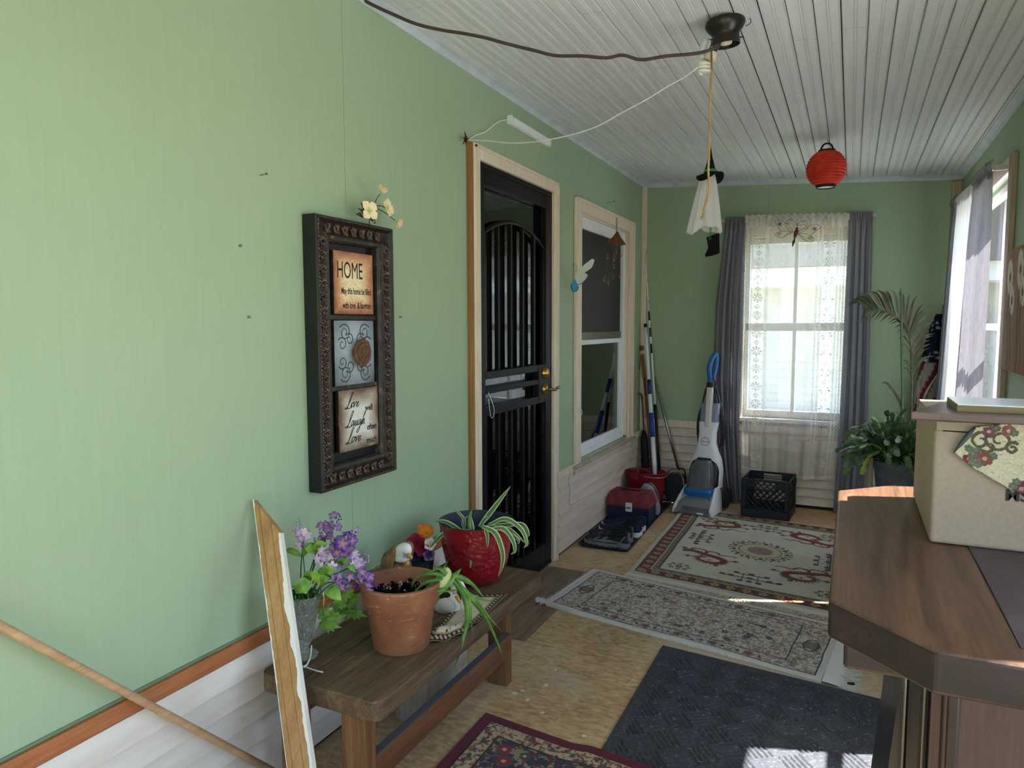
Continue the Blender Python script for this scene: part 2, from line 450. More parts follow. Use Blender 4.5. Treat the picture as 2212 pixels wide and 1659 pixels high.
# ---- door casing (raw edge on its left) and window casing
dc = sroot('trim_4', (0, 2.8, 0))
box('casing_leg', 0, .022, 2.806, 2.862, 0, 2.175, 'casing_cream', dc, .004)
box('casing_leg', 0, .022, 3.742, 3.805, 0, 2.175, 'casing_cream', dc, .004)
box('casing_head', 0, .022, 2.862, 3.742, 2.110, 2.175, 'casing_cream', dc, .004)
box('raw_wood_edge', 0, .016, 2.768, 2.805, .0, 2.172, 'raw_edge', dc, .002)
box('casing_bead', .022, .028, 2.812, 2.822, 0, 2.170, 'casing_cream', dc)
box('casing_bead', .022, .028, 3.790, 3.800, 0, 2.170, 'casing_cream', dc)
box('casing_bead', .022, .028, 2.812, 3.800, 2.155, 2.165, 'casing_cream', dc)

# ---- black security door
g = G('door_black', .40, 0, .18); g.color('#0d0e10'); g.bump(g.noise(90), .05, .001)
plain('brass', '#b8904a', .28, 1.0); plain('old_steel', '#8b8478', .35, 1.0)
glass('pane_dark', (.55,.57,.58,1))
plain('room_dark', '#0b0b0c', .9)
door = sroot('door_1', (0, 2.86, 0))
box('jamb', -.10, .004, 2.842, 2.872, 0, 2.11, 'door_black', door); box('jamb', -.10, .004, 3.728, 3.742, 0, 2.11, 'door_black', door)
box('jamb_head', -.10, .004, 2.872, 3.728, 2.085, 2.11, 'door_black', door)
SX0, SX1 = -.032, .004
lf = .006
box('stile', SX0, lf, 2.876, 2.930, .015, 2.083, 'door_black', door, .004)
box('stile', SX0, lf, 3.655, 3.726, .015, 2.083, 'door_black', door, .004)
box('top_rail', SX0, lf, 2.930, 3.655, 2.012, 2.083, 'door_black', door, .004)
box('bottom_rail', SX0, lf, 2.930, 3.655, .015, .135, 'door_black', door, .006)
box('door_rail', SX0, lf, 2.930, 3.655, 1.120, 1.157, 'door_black', door, .003)
box('door_rail', SX0, lf, 2.930, 3.560, 1.050, 1.078, 'door_black', door, .003)
box('door_rail', SX0, lf, 2.930, 3.655, .945, .985, 'door_black', door, .003)
box('lock_box', SX0, lf+.004, 3.548, 3.66, .96, 1.145, 'door_black', door, .004)
box('bumper_step', -.03, .012, 2.876, 3.726, .0, .020, 'door_black', door)
arc = [(-.012, 2.925+(3.66-2.925)*t, 1.785+.10*math.sin(PI*t)**.8) for t in [i/24 for i in range(25)]]
tube('arch_bar', arc, .012, 'door_black', door, 6)
bar_y = [2.945+.1425*k for k in range(5)]+[3.645]
for y in bar_y:
    t = (y-2.925)/(3.66-2.925); zt = 1.785+.10*math.sin(PI*min(1, max(0, t)))**.8
    box('bar', -.022, -.002, y-.0095, y+.0095, 1.155, zt, 'door_black', door)
    box('bar', -.022, -.002, y-.0095, y+.0095, .13, .95, 'door_black', door)
box('glass_pane', -.0345, -.0335, 2.93, 3.655, .13, 2.015, 'pane_dark', door)
# near-black sheet behind the pane stands for the unlit room
box('dark_room_sheet', -.118, -.10, 2.872, 3.728, 0, 2.085, 'room_dark', door)
# locks
lk = lathe('deadbolt', [(.0, .024), (.012, .024), (.024, .018), (.028, .006), (.030, 0)], 'brass', door, 20)
lk.data.transform(Matrix.Translation((.010, 3.628, 1.108)) @ Matrix.Rotation(R(90), 4, 'Y'))
lk = lathe('lever_rose', [(.0, .020), (.010, .020), (.026, .010), (.030, 0)], 'brass', door, 20)
lk.data.transform(Matrix.Translation((.010, 3.628, 1.018)) @ Matrix.Rotation(R(90), 4, 'Y'))
hd = tube('lever_handle', spline([(.03, 3.628, 1.018), (.055, 3.635, 1.018), (.062, 3.66, 1.013), (.058, 3.69, 1.020), (.06, 3.715, 1.024)], 5), [.008]*8+[.0075]*8+[.0085]*5, 'old_steel', door, 8)
tube('sensor_loop', spline([(.012, 2.945, 1.06), (.014, 2.985, 1.0), (.014, 3.0, .965), (.013, 2.985, .935), (.012, 2.965, .95), (.012, 2.945, 1.03)], 5), .0015, 'bead_white', door, 5)

# ---- left window
speck('vinyl_white', '#eceff0', '#e2e6e8', 12, .35, bump=.03)
plain('screen_dark', '#2b2a29', .75); speck('sill_tan', '#b9ab9a', '#a39483', 14, .6)
glass('pane_clear', (.42,.47,.45,1))
w1 = sroot('window_1', (0, 4.19, .5))
box('casing_leg', 0, .022, 4.104, 4.196, .505, 2.145, 'casing_cream', w1, .004)
box('casing_leg', 0, .022, 5.268, 5.360, .480, 2.145, 'casing_cream', w1, .004)
box('casing_head', 0, .022, 4.196, 5.268, 2.066, 2.145, 'casing_cream', w1, .004)
box('casing_bead', .022, .030, 4.104, 5.360, 2.128, 2.145, 'casing_cream', w1)
box('casing_bead', .022, .030, 5.345, 5.360, .50, 2.128, 'casing_cream', w1)
box('jamb_liner', -.10, 0, 5.255, 5.27, .53, 2.07, 'casing_cream', w1); box('jamb_liner', -.10, 0, 4.19, 4.205, .53, 2.07, 'casing_cream', w1)
box('jamb_liner', -.10, 0, 4.2, 5.26, 2.058, 2.075, 'casing_cream', w1)
box('window_stool', -.06, .045, 4.06, 5.38, .487, .507, 'sill_tan', w1, .004)
box('apron_board', 0, .018, 4.10, 5.36, .445, .487, 'siding_cream', w1, .003)
box('vinyl_frame', -.075, -.02, 4.205, 4.235, .51, 2.058, 'vinyl_white', w1); box('vinyl_frame', -.075, -.02, 5.210, 5.255, .51, 2.058, 'vinyl_white', w1)
box('vinyl_frame', -.075, -.02, 4.235, 5.210, 1.985, 2.058, 'vinyl_white', w1); box('vinyl_frame', -.075, -.015, 4.235, 5.210, .507, .548, 'vinyl_white', w1, .004)
up = box('upper_sash', -.062, -.034, 4.235, 5.210, 1.243, 1.275, 'vinyl_white', w1, .003)
box('screen', -.044, -.040, 4.24, 5.205, 1.31, 1.985, 'screen_dark', up); box('screen_bar', -.048, -.032, 4.235, 5.21, 1.275, 1.325, 'old_steel', up)
lo = box('lower_sash', -.052, -.024, 4.235, 5.210, .548, .60, 'vinyl_white', w1, .004)
box('sash_stile', -.052, -.024, 5.155, 5.210, .60, 1.243, 'vinyl_white', lo, .003); box('sash_stile', -.052, -.024, 4.235, 4.275, .60, 1.243, 'vinyl_white', lo, .003)
box('glass_pane', -.042, -.040, 4.275, 5.155, .60, 1.243, 'pane_clear', lo)
plain('room_dim_green', '#141c16', .9)
box('dim_room_sheet', -.118, -.11, 4.2, 5.26, .52, 2.07, 'room_dim_green', w1)  # dark sheet in place of the unlit room; its dimness is the colour

# ---- end wall with its window
WB = (.80, 1.53, .665, 2.02)
wb = sroot('wall_back', (0, LEN, 0))
RB = .575
for a, b in ((-.12, .955), (.955, WID+.12)):
    mb = MB()
    for (x0, x1, z0, z1) in minus((a+.0008, b-.0008, RB, HGT+.06), [WB]): mb.box(x0, x1, LEN, LEN+.008, z0, z1)
    mb.build('wall_panel', 'green_panel', wb)
mb = MB()
for (x0, x1, z0, z1) in minus((-.12, WID+.12, -.1, HGT+.06), [WB]): mb.box(x0, x1, LEN+.0082, LEN+.12, z0, z1)
mb.build('wall_core', 'green_edge', wb)
box('siding_gap_shade', 0, WID, LEN-.003, LEN, 0, .55, 'gap_dark', wb)
clapboards(wb, 'x', LEN, -1, 0, WID, .02, .552, .066, 'siding_cream')
struct(box('trim_5', .0, WID, LEN-.022, LEN, .552, .612, 'casing_cream', None, .004))
struct(box('trim_6', .0, .035, LEN-.035, LEN, .52, 2.46, 'casing_cream', None, .004))
struct(box('trim_7', WID-.062, WID, LEN-.03, LEN, .02, HGT+SLOPE*WID-.01, 'trim_tan', None, .006))
speck('sash_white', '#e6e4de', '#d6d3cb', 10, .5)
glass('pane_day', (.97,.98,.98,1))
w2 = sroot('window_2', (.8, LEN, .66))
box('casing_leg', WB[0]-.08, WB[0], LEN-.02, LEN, .665, 2.02, 'casing_cream', w2, .004); box('casing_leg', WB[1], WB[1]+.08, LEN-.02, LEN, .665, 2.02, 'casing_cream', w2, .004)
box('casing_head', WB[0]-.08, WB[1]+.08, LEN-.02, LEN, 2.02, 2.10, 'casing_cream', w2, .004)
box('window_sill', WB[0]-.1, WB[1]+.1, LEN-.05, LEN+.10, .635, .665, 'casing_cream', w2, .005)
for (x0, x1, z0, z1) in ((WB[0], WB[0]+.03, .72, 1.975), (WB[1]-.03, WB[1], .72, 1.975), (WB[0], WB[1], 1.975, 2.02), (WB[0], WB[1], .665, .72), (WB[0], WB[1], 1.325, 1.385)):
    box('sash_bar', x0, x1, LEN+.03, LEN+.06, z0, z1, 'sash_white', w2, .003)
box('sash_muntin', 1.143, 1.168, LEN+.035, LEN+.055, .72, 1.975, 'sash_white', w2)
box('glass_pane', WB[0]+.03, WB[1]-.03, LEN+.044, LEN+.046, .72, 1.975, 'pane_day', w2)

# ---- street wall: one window in view, three unseen ones shaped for the light
wr = sroot('wall_right', (WID, 0, 0))
yr = [YBACK]+[LEN-1.219*k for k in (5, 4, 3, 2, 1)]+[LEN]
for a, b in zip(yr[:-1], yr[1:]):
    mb = MB()
    for (y0, y1, z0, z1) in minus((a+.0008, b-.0008, .57, HGT), [WIN2, WIN3, WIN4, WIN5]): mb.box(WID, WID+.008, y0, y1, z0, z1)
    if mb.v: mb.build('wall_panel', 'green_panel', wr)
mb = MB()
for (y0, y1, z0, z1) in minus((YBACK, LEN+.12, -.1, HGT), [WIN2, WIN3, WIN4, WIN5]): mb.box(WID+.0082, WID+.11, y0, y1, z0, z1)
mb.build('wall_core', 'green_edge', wr)
clapboards(wr, 'y', WID, -1, YBACK, LEN, .02, .552, .066, 'siding_cream')
struct(box('trim_8', WID-.02, WID, YBACK, LEN, .552, .60, 'casing_cream', None, .004))
for nm, (y0, y1, z0, z1) in (('window_3', WIN2), ('window_4', WIN3), ('window_5', WIN4), ('window_6', WIN5)):
    w = sroot(nm, (WID, y0, z0))
    cw0, cw1 = (.04 if nm == 'window_5' else .09), (.04 if nm == 'window_4' else .09)
    box('casing_leg', WID-.022, WID, y0-cw0, y0, z0, z1+.07, 'trim_tan' if nm == 'window_3' else 'casing_cream', w, .004)
    box('casing_leg', WID-.022, WID, y1, y1+cw1, z0, z1+.07, 'casing_cream', w, .004)
    box('casing_head', WID-.022, WID, y0, y1, z1, z1+.07, 'casing_cream', w, .004)
    box('window_sill', WID-.05, WID+.11, y0-cw0, y1+cw1, z0-.03, z0, 'casing_cream', w, .004)
    n = {'window_3': 1, 'window_4': 1, 'window_5': 1, 'window_6': 2}[nm]
    for k in range(n+1):
        yy = y0+(y1-y0-.035)*k/n; box('sash_bar', WID+.03, WID+.06, yy, yy+.035, z0, z1, 'sash_white', w)
    for zz in (z0, (z0+z1)/2-.02, z1-.035): box('sash_bar', WID+.03, WID+.06, y0, y1, zz, zz+.035, 'sash_white', w)
    box('glass_pane', WID+.044, WID+.046, y0, y1, z0, z1, 'pane_day', w)

# ---- wall behind the camera, with the open porch door
wf = sroot('wall_front', (0, YBACK, 0))
mb = MB()
for (x0, x1, z0, z1) in minus((-.12, WID+.12, -.1, HGT+.06), [DOOR2]): mb.box(x0, x1, YBACK-.11, YBACK, z0, z1)
mb.build('wall_panel', 'green_panel', wf)
dd = sroot('door_2', (DOOR2[0], YBACK, 0))
box('casing_leg', DOOR2[0]-.08, DOOR2[0], YBACK, YBACK+.02, 0, DOOR2[3]+.08, 'casing_cream', dd, .004); box('casing_leg', DOOR2[1], DOOR2[1]+.08, YBACK, YBACK+.02, 0, DOOR2[3]+.08, 'casing_cream', dd, .004)
box('casing_head', DOOR2[0], DOOR2[1], YBACK, YBACK+.02, DOOR2[3], DOOR2[3]+.08, 'casing_cream', dd, .004)

# ---- beadboard ceiling: boards 83 mm wide running the length of the porch
ce = sroot('ceiling', (0, 0, HGT))
bw = .083
def bead_profile(w):
    return [(0, .006), (.0022, .0008), (.0035, 0), (w/2-.0075, 0), (w/2-.006, .0028), (w/2-.0035, .0028), (w/2-.0015, .0), (w/2+.0015, .0), (w/2+.0035, .0028), (w/2+.006, .0028), (w/2+.0075, 0),
            (w-.0075, 0), (w-.006, .0028), (w-.0045, .0028), (w-.003, 0), (w-.0015, .0008), (w-.0008, .006)]
k = 0; x = -.02
bp = bead_profile(bw-.0005)
while x < WID+.06:
    vs = []; n = len(bp); dz = random.uniform(-.0006, .0006); jit = random.choice((.0002, .0002, .0004, .0018))
    bpk = [(u*(bw-jit)/bw, v) for (u, v) in bp]
    cut = random.uniform(.6, 5.0)
    segs = [(YBACK, cut-.0006), (cut+.0006, LEN+.02)]
    mb = MB()
    for (y0, y1) in segs:
        vs = [(x+u, y, ceil_z(x+u)+v+dz) for y in (y0, y1) for (u, v) in bpk]
        vs += [(x+u, y, ceil_z(x+u)+.012) for y in (y0, y1) for u in (0, bw)]
        fs = [(i, i+1, n+i+1, n+i) for i in range(n-1)]
        mb.add(vs, fs)
    mb.build('ceiling_board', 'bead_white', ce); x += bw; k += 1
mb = MB(); x0, x1 = -.12, WID+.12
mb.add([(x0, YBACK-.1, ceil_z(x0)+.0095), (x1, YBACK-.1, ceil_z(x1)+.0095), (x1, LEN+.1, ceil_z(x1)+.0095), (x0, LEN+.1, ceil_z(x0)+.0095),
        (x0, YBACK-.1, ceil_z(x0)+.08), (x1, YBACK-.1, ceil_z(x1)+.08), (x1, LEN+.1, ceil_z(x1)+.08), (x0, LEN+.1, ceil_z(x0)+.08)],
       [(3,2,1,0),(4,5,6,7),(0,1,5,4),(1,2,6,5),(2,3,7,6),(3,0,4,7)])
mb.build('ceiling_deck', 'gap_dark', ce)
def crown(name, a, b, nx, ny, zo=0):
    """small cove strip between two wall points"""
    pr = [(0, -.034), (.006, -.034), (.010, -.022), (.020, -.012), (.034, -.006), (.034, .004), (0, .004)]
    vs = [(p[0]+nx*u, p[1]+ny*u, p[2]+v+SLOPE*nx*u) for p in (a, b) for (u, v) in pr]; n = len(pr)
    fs = [(i, (i+1) % n, n+(i+1) % n, n+i) for i in range(n)]+[tuple(range(n)), tuple(range(2*n-1, n-1, -1))]
    o = mesh(name, vs, fs, 'trim_bluegrey'); fixn(o.data); struct(o)
crown('trim_9', (0, YBACK, ceil_z(0)), (0, LEN, ceil_z(0)), 1, 0)
crown('trim_10', (0, LEN, ceil_z(0)), (WID, LEN, ceil_z(WID)), 0, -1)
crown('trim_11', (WID, YBACK, ceil_z(WID)), (WID, LEN, ceil_z(WID)), -1, 0)
# porch roof eave outside the street wall keeps the high sun off the windows' heads

# ================================================================ outside
def grass():
    g = G('lawn', .9, 0, .2); f = g.noise(3, None, 8, .7); g.color(g.ramp(f, [(.3, '#767c64'), (.55, '#8b907a'), (.75, '#a2a592')])); g.bump(g.noise(60), .5, .02); return g.m
grass()
yard = struct(box('ground', -14, 22, -14, 26, -.75, -.60, 'lawn'))
speck('concrete', '#b2b1ae', '#c4c3c0', 5, .85)
bounce_slab = box('reflector', WID+.5, 9.5, -8, 8.5, -.60, -.575, 'concrete'); tag(bounce_slab, 'unseen pale slab added outside the street-side windows to bounce sunlight', 'reflector')  # added out of view to bounce sun onto wall and ceiling
speck('house_siding', '#c2bdb4', '#b6b1a8', 4, .7); plain('house_white', '#f2f2f0', .6); speck('shingle', '#77706a', '#8d857d', 30, .9)
house = thing('neighbour_house', 'pale sided house beyond the lace-curtained end window', 'house', (1.0, 12.2, -.6))
for k in range(26):
    z = -.35+k*.125; v, f = prism_g([(12.2, z), (12.18, z), (12.192, z+.125), (12.2, z+.125)], 'x', -2.5, 5.5)
    o = mesh('siding_board', v, f, 'house_siding', house); fixn(o.data)
box('house_body', -2.5, 5.5, 12.2, 16, -.6, 2.9, 'house_siding', house)
box('foundation', -2.52, 5.52, 12.17, 12.25, -.6, -.35, 'shingle', house)
box('porch_post', 1.12, 1.26, 11.6, 11.75, -.6, 2.0, 'house_white', house); box('porch_beam', -2.5, 5.5, 11.5, 12.2, 1.96, 2.22, 'house_white', house)
v, f = prism_g([(-2.9, 2.22), (5.9, 2.22), (1.5, 4.6)], 'y', 11.3, 16.2); o = mesh('roof', v, f, 'shingle', house); fixn(o.data)
speck('tree_leaf', '#4f6a2e', '#7d9a4a', 9, .8)
# ================================================================ small shared helpers
def vnoise(x, y, seed=0):
    """smooth value noise in 0..1 (numpy arrays)"""
    xi = np.floor(x).astype(np.int64); yi = np.floor(y).astype(np.int64); fx = x-xi; fy = y-yi
    fx = fx*fx*(3-2*fx); fy = fy*fy*(3-2*fy)
    def h(a, b):
        n = (a*374761393+b*668265263+seed*974634777) & 0x7fffffff
        n = ((n ^ (n >> 13))*1274126177) & 0x7fffffff
        return ((n ^ (n >> 16)) & 0xffff)/65535.0
    return (h(xi, yi)*(1-fx)+h(xi+1, yi)*fx)*(1-fy)+(h(xi, yi+1)*(1-fx)+h(xi+1, yi+1)*fx)*fy
def fbm(x, y, seed=0, oct=4):
    s = 0; a = .5; t = 0
    for k in range(oct): s = s+a*vnoise(x*2**k, y*2**k, seed+k); t += a; a *= .55
    return s/t
def at_seg(u, v, A, B):
    """pixel -> point in the vertical plane through A and B"""
    d = (u-CX)/FPX*_rr - (v-CY)/FPX*_uu + _fw
    n = np.array([-(B[1]-A[1]), B[0]-A[0], 0]); t = ((np.array([A[0], A[1], 0])-CAM)@n)/(d@n)
    return Vector(CAM+t*d)
def lerp3(a, b, t): return a+(b-a)*t[..., None]
WALLM = Matrix(((0,0,1,0),(1,0,0,0),(0,1,0,0),(0,0,0,1)))     # letters: right = +y, up = +z, out of the wall = +x
def on_wall(me, x, y, z): return place_mesh(me, Matrix.Translation((x, y, z)) @ WALLM)

# ================================================================ framed wall art
speck('frame_bronze', '#1d1714', '#3a2e27', 55, .45, bump=.3, metal=.3)
speck('frame_rim', '#0d1110', '#1a1c1a', 40, .5, bump=.3)
g = G('frame_inner', .5, .2); n_ = g.noise(45, g.coord((1,1,.5)), 5, .7); g.color(g.ramp(n_, [(.45, '#26241f'), (.60, '#3a342a'), (.66, '#8a6c34')])); 
plain('frame_black', '#0a0b0b', .45); vcol('tile_print', .55, .3, .1, 150); plain('ink', '#1b1613', .7)
speck('knob_rust', '#4a3022', '#6e4a34', 70, .6, bump=.5)
plain('scroll_grey', '#4c5257', .5)
FY0, FY1, FZ0, FZ1, FD = 1.727, 2.132, .846, 1.716, .056
fr = thing('wall_plaque', 'tall carved dark frame with three motto tiles hung on the green wall', 'wall art', (0, 1.93, .846))
b1 = .075
def mitre(name, prof, mat, parent):
    """moulding swept round the rectangle; prof = (inset, x)"""
    mb = MB(); n = len(prof)
    cs = [(FY0, FZ0, 1, 1), (FY1, FZ0, -1, 1), (FY1, FZ1, -1, -1), (FY0, FZ1, 1, -1)]
    vs = [(x, cy+sy*i, cz+sz*i) for (cy, cz, sy, sz) in cs for (i, x) in prof]
    fs = [(k*n+j, ((k+1) % 4)*n+j, ((k+1) % 4)*n+j+1, k*n+j+1) for k in range(4) for j in range(n-1)]
    o = mesh(name, vs, fs, mat, parent); fixn(o.data); return o
o = mitre('outer_rim', [(0, 0), (0, .050), (.004, .056), (.010, .057), (.014, .052)], 'frame_rim', fr)
o = mitre('carved_moulding', [(.014, .052), (.020, .046), (.032, .043), (.046, .045), (.054, .049), (.057, .045)], 'frame_bronze', fr)
o = mitre('inner_moulding', [(.057, .045), (.062, .046), (.070, .044), (.076, .036), (.076, .012)], 'frame_inner', fr)
box('back_panel', .006, .013, FY0+.07, FY1-.07, FZ0+.07, FZ1-.07, 'frame_black', fr)
# rope bead along the rim
mb = MB()
def along(inset, step):
    P = []; y0, y1, z0, z1 = FY0+inset, FY1-inset, FZ0+inset, FZ1-inset
    for k in range(int((y1-y0)/step)): P += [(y0+(k+.5)*step, z0, 0), (y0+(k+.5)*step, z1, 0)]
    for k in range(int((z1-z0)/step)): P += [(y0, z0+(k+.5)*step, 1), (y1, z0+(k+.5)*step, 1)]
    return P
for (y, z, s) in along(.008, .0125): mb.add(*blob_g((.056, y, z), (.004, .0055 if not s else .0032, .0055 if s else .0032), 6, 4), smooth=True)
speck('frame_bead_lit', '#3c3028', '#6a564a', 70, .4, bump=.2, metal=.3)  # beads paler than the rim, highlight included in the colour
mb.build('bead_row', 'frame_bead_lit', fr)['kind'] = 'stuff'
# acanthus scrolls: alternating S-curls with side leaves
mb = MB(); step = .043
for (y, z, s) in along(.036, step):
    for sgn in (1, -1):
        pts = []
        for k in range(11):
            t = k/10; a = sgn*(-.6+t*4.4); r = .016*(1-t*.75)
            u = sgn*.008+(.020*(t-.5)*1.2)+r*math.cos(a)*.6; w = r*math.sin(a)
            pts.append((.047+.004*math.sin(PI*t), y+(w if s else u), z+(u if s else w)))
        mb.add(*tube_g(pts, [.0016+.0022*math.sin(PI*k/10) for k in range(11)], 5), smooth=True)
    for q in (-1, 1):
        for k in range(3):
            a0 = (k-1)*.008; p = [(.046, y+(q*.004 if s else a0), z+(a0 if s else q*.004)), (.050, y+(q*.011 if s else a0+.004), z+(a0+.004 if s else q*.011)), (.046, y+(q*.0165 if s else a0+.010), z+(a0+.010 if s else q*.0165))]
            mb.add(*tube_g(spline(p, 3), [.0008]+[.0022]*5+[.0006], 5), smooth=True)
speck('frame_carved_lit', '#4a3a30', '#806656', 70, .4, bump=.2, metal=.3)  # raised carving paler than its moulding: highlights put into the colour
mb.build('carving', 'frame_carved_lit', fr)['kind'] = 'stuff'
def tile(name, z0, z1, y0, y1, x, colfn):
    t = box(name, x-.014, x, y0, y1, z0, z1, 'frame_inner', fr, .001)
    NU, NV = 60, 60
    f = grid('tile_face', lambda a, b: (x+.0006, y0+(y1-y0)*a, z0+(z1-z0)*b), NU, NV, 'tile_print', t, False)
    A, B = np.meshgrid(np.linspace(0, 1, NU+1), np.linspace(0, 1, NV+1)); paint(f, colfn(A, B).reshape(-1, 3)); return t
def edge_d(A, B): return np.minimum(np.minimum(A, 1-A), np.minimum(B, 1-B))
def t1(A, B):
    n = fbm(A*5, B*5, 3); e = np.clip(edge_d(A, B)*3.2+(n-.5)*.5, 0, 1)
    c = lerp3(L3('#9a6048'), L3('#d9a47c'), np.clip(e*2, 0, 1)); c = lerp3(c, L3('#f1dcb0'), np.clip(e*2-1, 0, 1)); sw = np.abs(np.sin(fbm(A*6, B*6, 9)*22)) < .16
    return np.where(sw[..., None], c*.78, c)
def t2(A, B):
    n = fbm(A*4, B*4, 5); d = np.sqrt((A-.5)**2+(B-.55)**2); e = np.clip(1.15-d*1.5+(n-.5)*.35, 0, 1); return lerp3(L3('#4d565d'), L3('#b9c6cd'), e)
def t3(A, B):
    n = fbm(A*5, B*5, 11); e = np.clip(edge_d(A, B)*3.4+(n-.5)*.6, 0, 1); c = lerp3(L3('#6d5444'), L3('#b3a594'), np.clip(e*2, 0, 1)); return lerp3(c, L3('#dcdace'), np.clip(e*2-1, 0, 1))
ta = tile('motto_tile', 1.412, 1.616, 1.832, 2.040, .030, t1)
tb = tile('scroll_tile', 1.176, 1.390, 1.828, 2.038, .030, t2)
tc = tile('motto_tile', .955, 1.160, 1.838, 2.050, .034, t3)
for z in (1.400, 1.168): box('ledge', .012, .030, FY0+.077, FY1-.077, z-.008, z+.008, 'frame_inner', fr, .002)
def letter(body, y, z, size, x, parent, sx=1.0, shear=0., sp=1., off=0., name='lettering', sy=1.35):
    me = text_mesh(body, size, shear, 0, sp, off); me.transform(Matrix.Diagonal((sx, sy, 1, 1))); on_wall(me, x, y, z); return obj(name, me, 'ink', parent)
letter('HOME', 1.915, 1.553, .062, .0312, ta, .78, sy=1.25)
letter('May this home be filled', 1.948, 1.487, .0225, .0312, ta, .76, off=.0004)
letter('with love  & laughter', 1.950, 1.440, .0225, .0312, ta, .80, off=.0004)
# cursive words drawn as pen strokes
GL = {'L': [[(.05,.12),(0,.02),(.12,0),(.35,.30),(.55,.85),(.62,1.1),(.5,1.12),(.42,.9),(.36,.5),(.28,.1),(.18,-.02),(.32,.02),(.55,0),(.72,.12)]],
      'i': [[(0,.1),(.12,.42),(.1,.05),(.25,.12)], [(.15,.6),(.17,.62)]], 'v': [[(0,.3),(.08,.42),(.1,.02),(.3,.42),(.38,.34)]],
      'e': [[(0,.12),(.22,.26),(.2,.42),(.06,.25),(.12,.02),(.36,.16)]], 'a': [[(.3,.38),(.1,.42),(.02,.15),(.12,.02),(.3,.38),(.28,.06),(.42,.1)]],
      'u': [[(0,.12),(.1,.42),(.08,.06),(.2,.04),(.32,.42),(.3,.06),(.44,.1)]], 'g': [[(.3,.38),(.1,.42),(.02,.15),(.14,.04),(.3,.38),(.24,-.35),(.08,-.5),(.02,-.35),(.4,.08)]],
      'h': [[(0,.1),(.25,.9),(.3,1.05),(.16,.8),(.08,0),(.2,.36),(.3,.4),(.28,.06),(.42,.1)]], 'o': [[(.3,.36),(.12,.42),(.02,.18),(.14,.02),(.3,.2),(.26,.4),(.42,.36)]]}
WD = {'L': .62, 'i': .26, 'v': .36, 'e': .34, 'a': .40, 'u': .42, 'g': .38, 'h': .42, 'o': .40}
def script(word, y, z, h, x, parent):
    mb = MB(); cu = 0
    for ch in word:
        for st in GL[ch]:
            P = [(x, y+(cu+u+v*.35)*h, z+v*h) for (u, v) in st]
            mb.add(*tube_g(spline(P, 4), h*.030, 4), smooth=True)
        cu += WD[ch]
    mb.build('lettering', 'ink', parent)
script('Live', 1.868, 1.098, .046, .0352, tc); script('Laugh', 1.868, 1.035, .046, .0352, tc); script('Love', 1.868, .980, .046, .0352, tc)
letter('well', 1.998, 1.090, .026, .0352, tc, 1.0, off=.0007, sy=1.1); letter('often', 2.012, 1.022, .026, .0352, tc, 1.0, off=.0007, sy=1.1); letter('much', 2.010, .976, .026, .0352, tc, 1.0, off=.0007, sy=1.1)
# scrolls and knob of the middle tile
mb = MB()
for sy in (-1, 1):
    for sz in (-1, 1):
        for (cu, cv, r0, turns) in ((.055, .068, .030, 1.6), (.030, .045, .022, 1.4), (.070, .030, .024, 1.3)):
            P = []
            for k in range(19):
                t = k/18; a = turns*2*PI*t+.6; r = r0*(1-t*.8)
                P.append((.0318, 1.933+sy*(cu*.95+r*math.cos(a)), 1.283+sz*(cv+r*math.sin(a))))
            P = [(p[0], min(max(p[1], 1.832), 2.034), min(max(p[2], 1.180), 1.386)) for p in P]
            mb.add(*tube_g(P, [.0022*(1-.5*k/18) for k in range(19)], 4), smooth=True)
mb.build('painted_scrolls', 'scroll_grey', tb)['kind'] = 'stuff'
kn = lathe('knob', [(.018, 0), (.016, .012), (.026, .020), (.042, .024), (.044, .030), (.040, .036), (.032, .034), (.030, .038), (.014, .040), (.011, .045), (0.0001, .046)], 'knob_rust', tb, 28)
kn.data.transform(Matrix.Translation((.030, 1.937, 1.283)) @ Matrix.Rotation(R(90), 4, 'Y') @ Matrix.Diagonal((1.08,1,1,1)))
mb = MB()
for k in range(16):
    a = 2*PI*k/16; mb.add(*blob_g((.0685, 1.937+.0215*math.cos(a), 1.283+.0215*math.sin(a)), (.002, .0042, .0042), 6, 4), smooth=True)
mb.build('petal_relief', 'knob_rust', kn)

# ---- artificial blossoms stuck behind the frame's top
vcol('petal_print', .6, .3, .1, 300); plain('stem_green', '#2f4a25', .6); speck('leaf_dark', '#24391c', '#3d5a2a', 40, .6)
def blossom(parent, c, face, r, n=4, openness=.9, cols=('#a9b84a', '#f2e2b4', '#efc4ae'), name='blossom', roll=0.):
    F = Vector(face).normalized(); a = F.orthogonal().normalized(); b = F.cross(a); mb = MB(); tt = []
    for k in range(n):
        an = 2*PI*k/n+roll; d = a*math.cos(an)+b*math.sin(an)
        P = [Vector(c)+F*(r*.30*math.sin(t*1.6)*(1.4-openness))*1.0+d*(r*t*openness)+F*(.25*r*t*t*(1-openness)*3) for t in (0, .35, .7, 1)]
        v, f = leaf_g(P, [r*.08, r*.40, r*.46, r*.10], up=F, fold=.22, seg=4); mb.add(v, f, True); tt += [min(1, i//3/12) for i in range(len(v))]
    o = mb.build(name, 'petal_print', parent); t = np.array(tt); c0, c1, c2 = (L3(q) for q in cols)
    paint(o, np.where((t < .4)[:, None], c0+(c1-c0)*(t/.4)[:, None], c1+(c2-c1)*((t-.4)/.6)[:, None])); return o
fl = thing('flower_spray', 'spray of four peach blossoms tucked behind the dark wall frame', 'artificial flowers', (.04, 1.95, 1.71))
heads = [((797, 455), (1, -.3, .1), .036, 1.0, 4), ((836, 449), (1, .1, .2), .036, .95, 4), ((823, 417), (.6, .1, .9), .034, .45, 4), ((856, 478), (.6, .9, -.5), .036, .6, 4)]
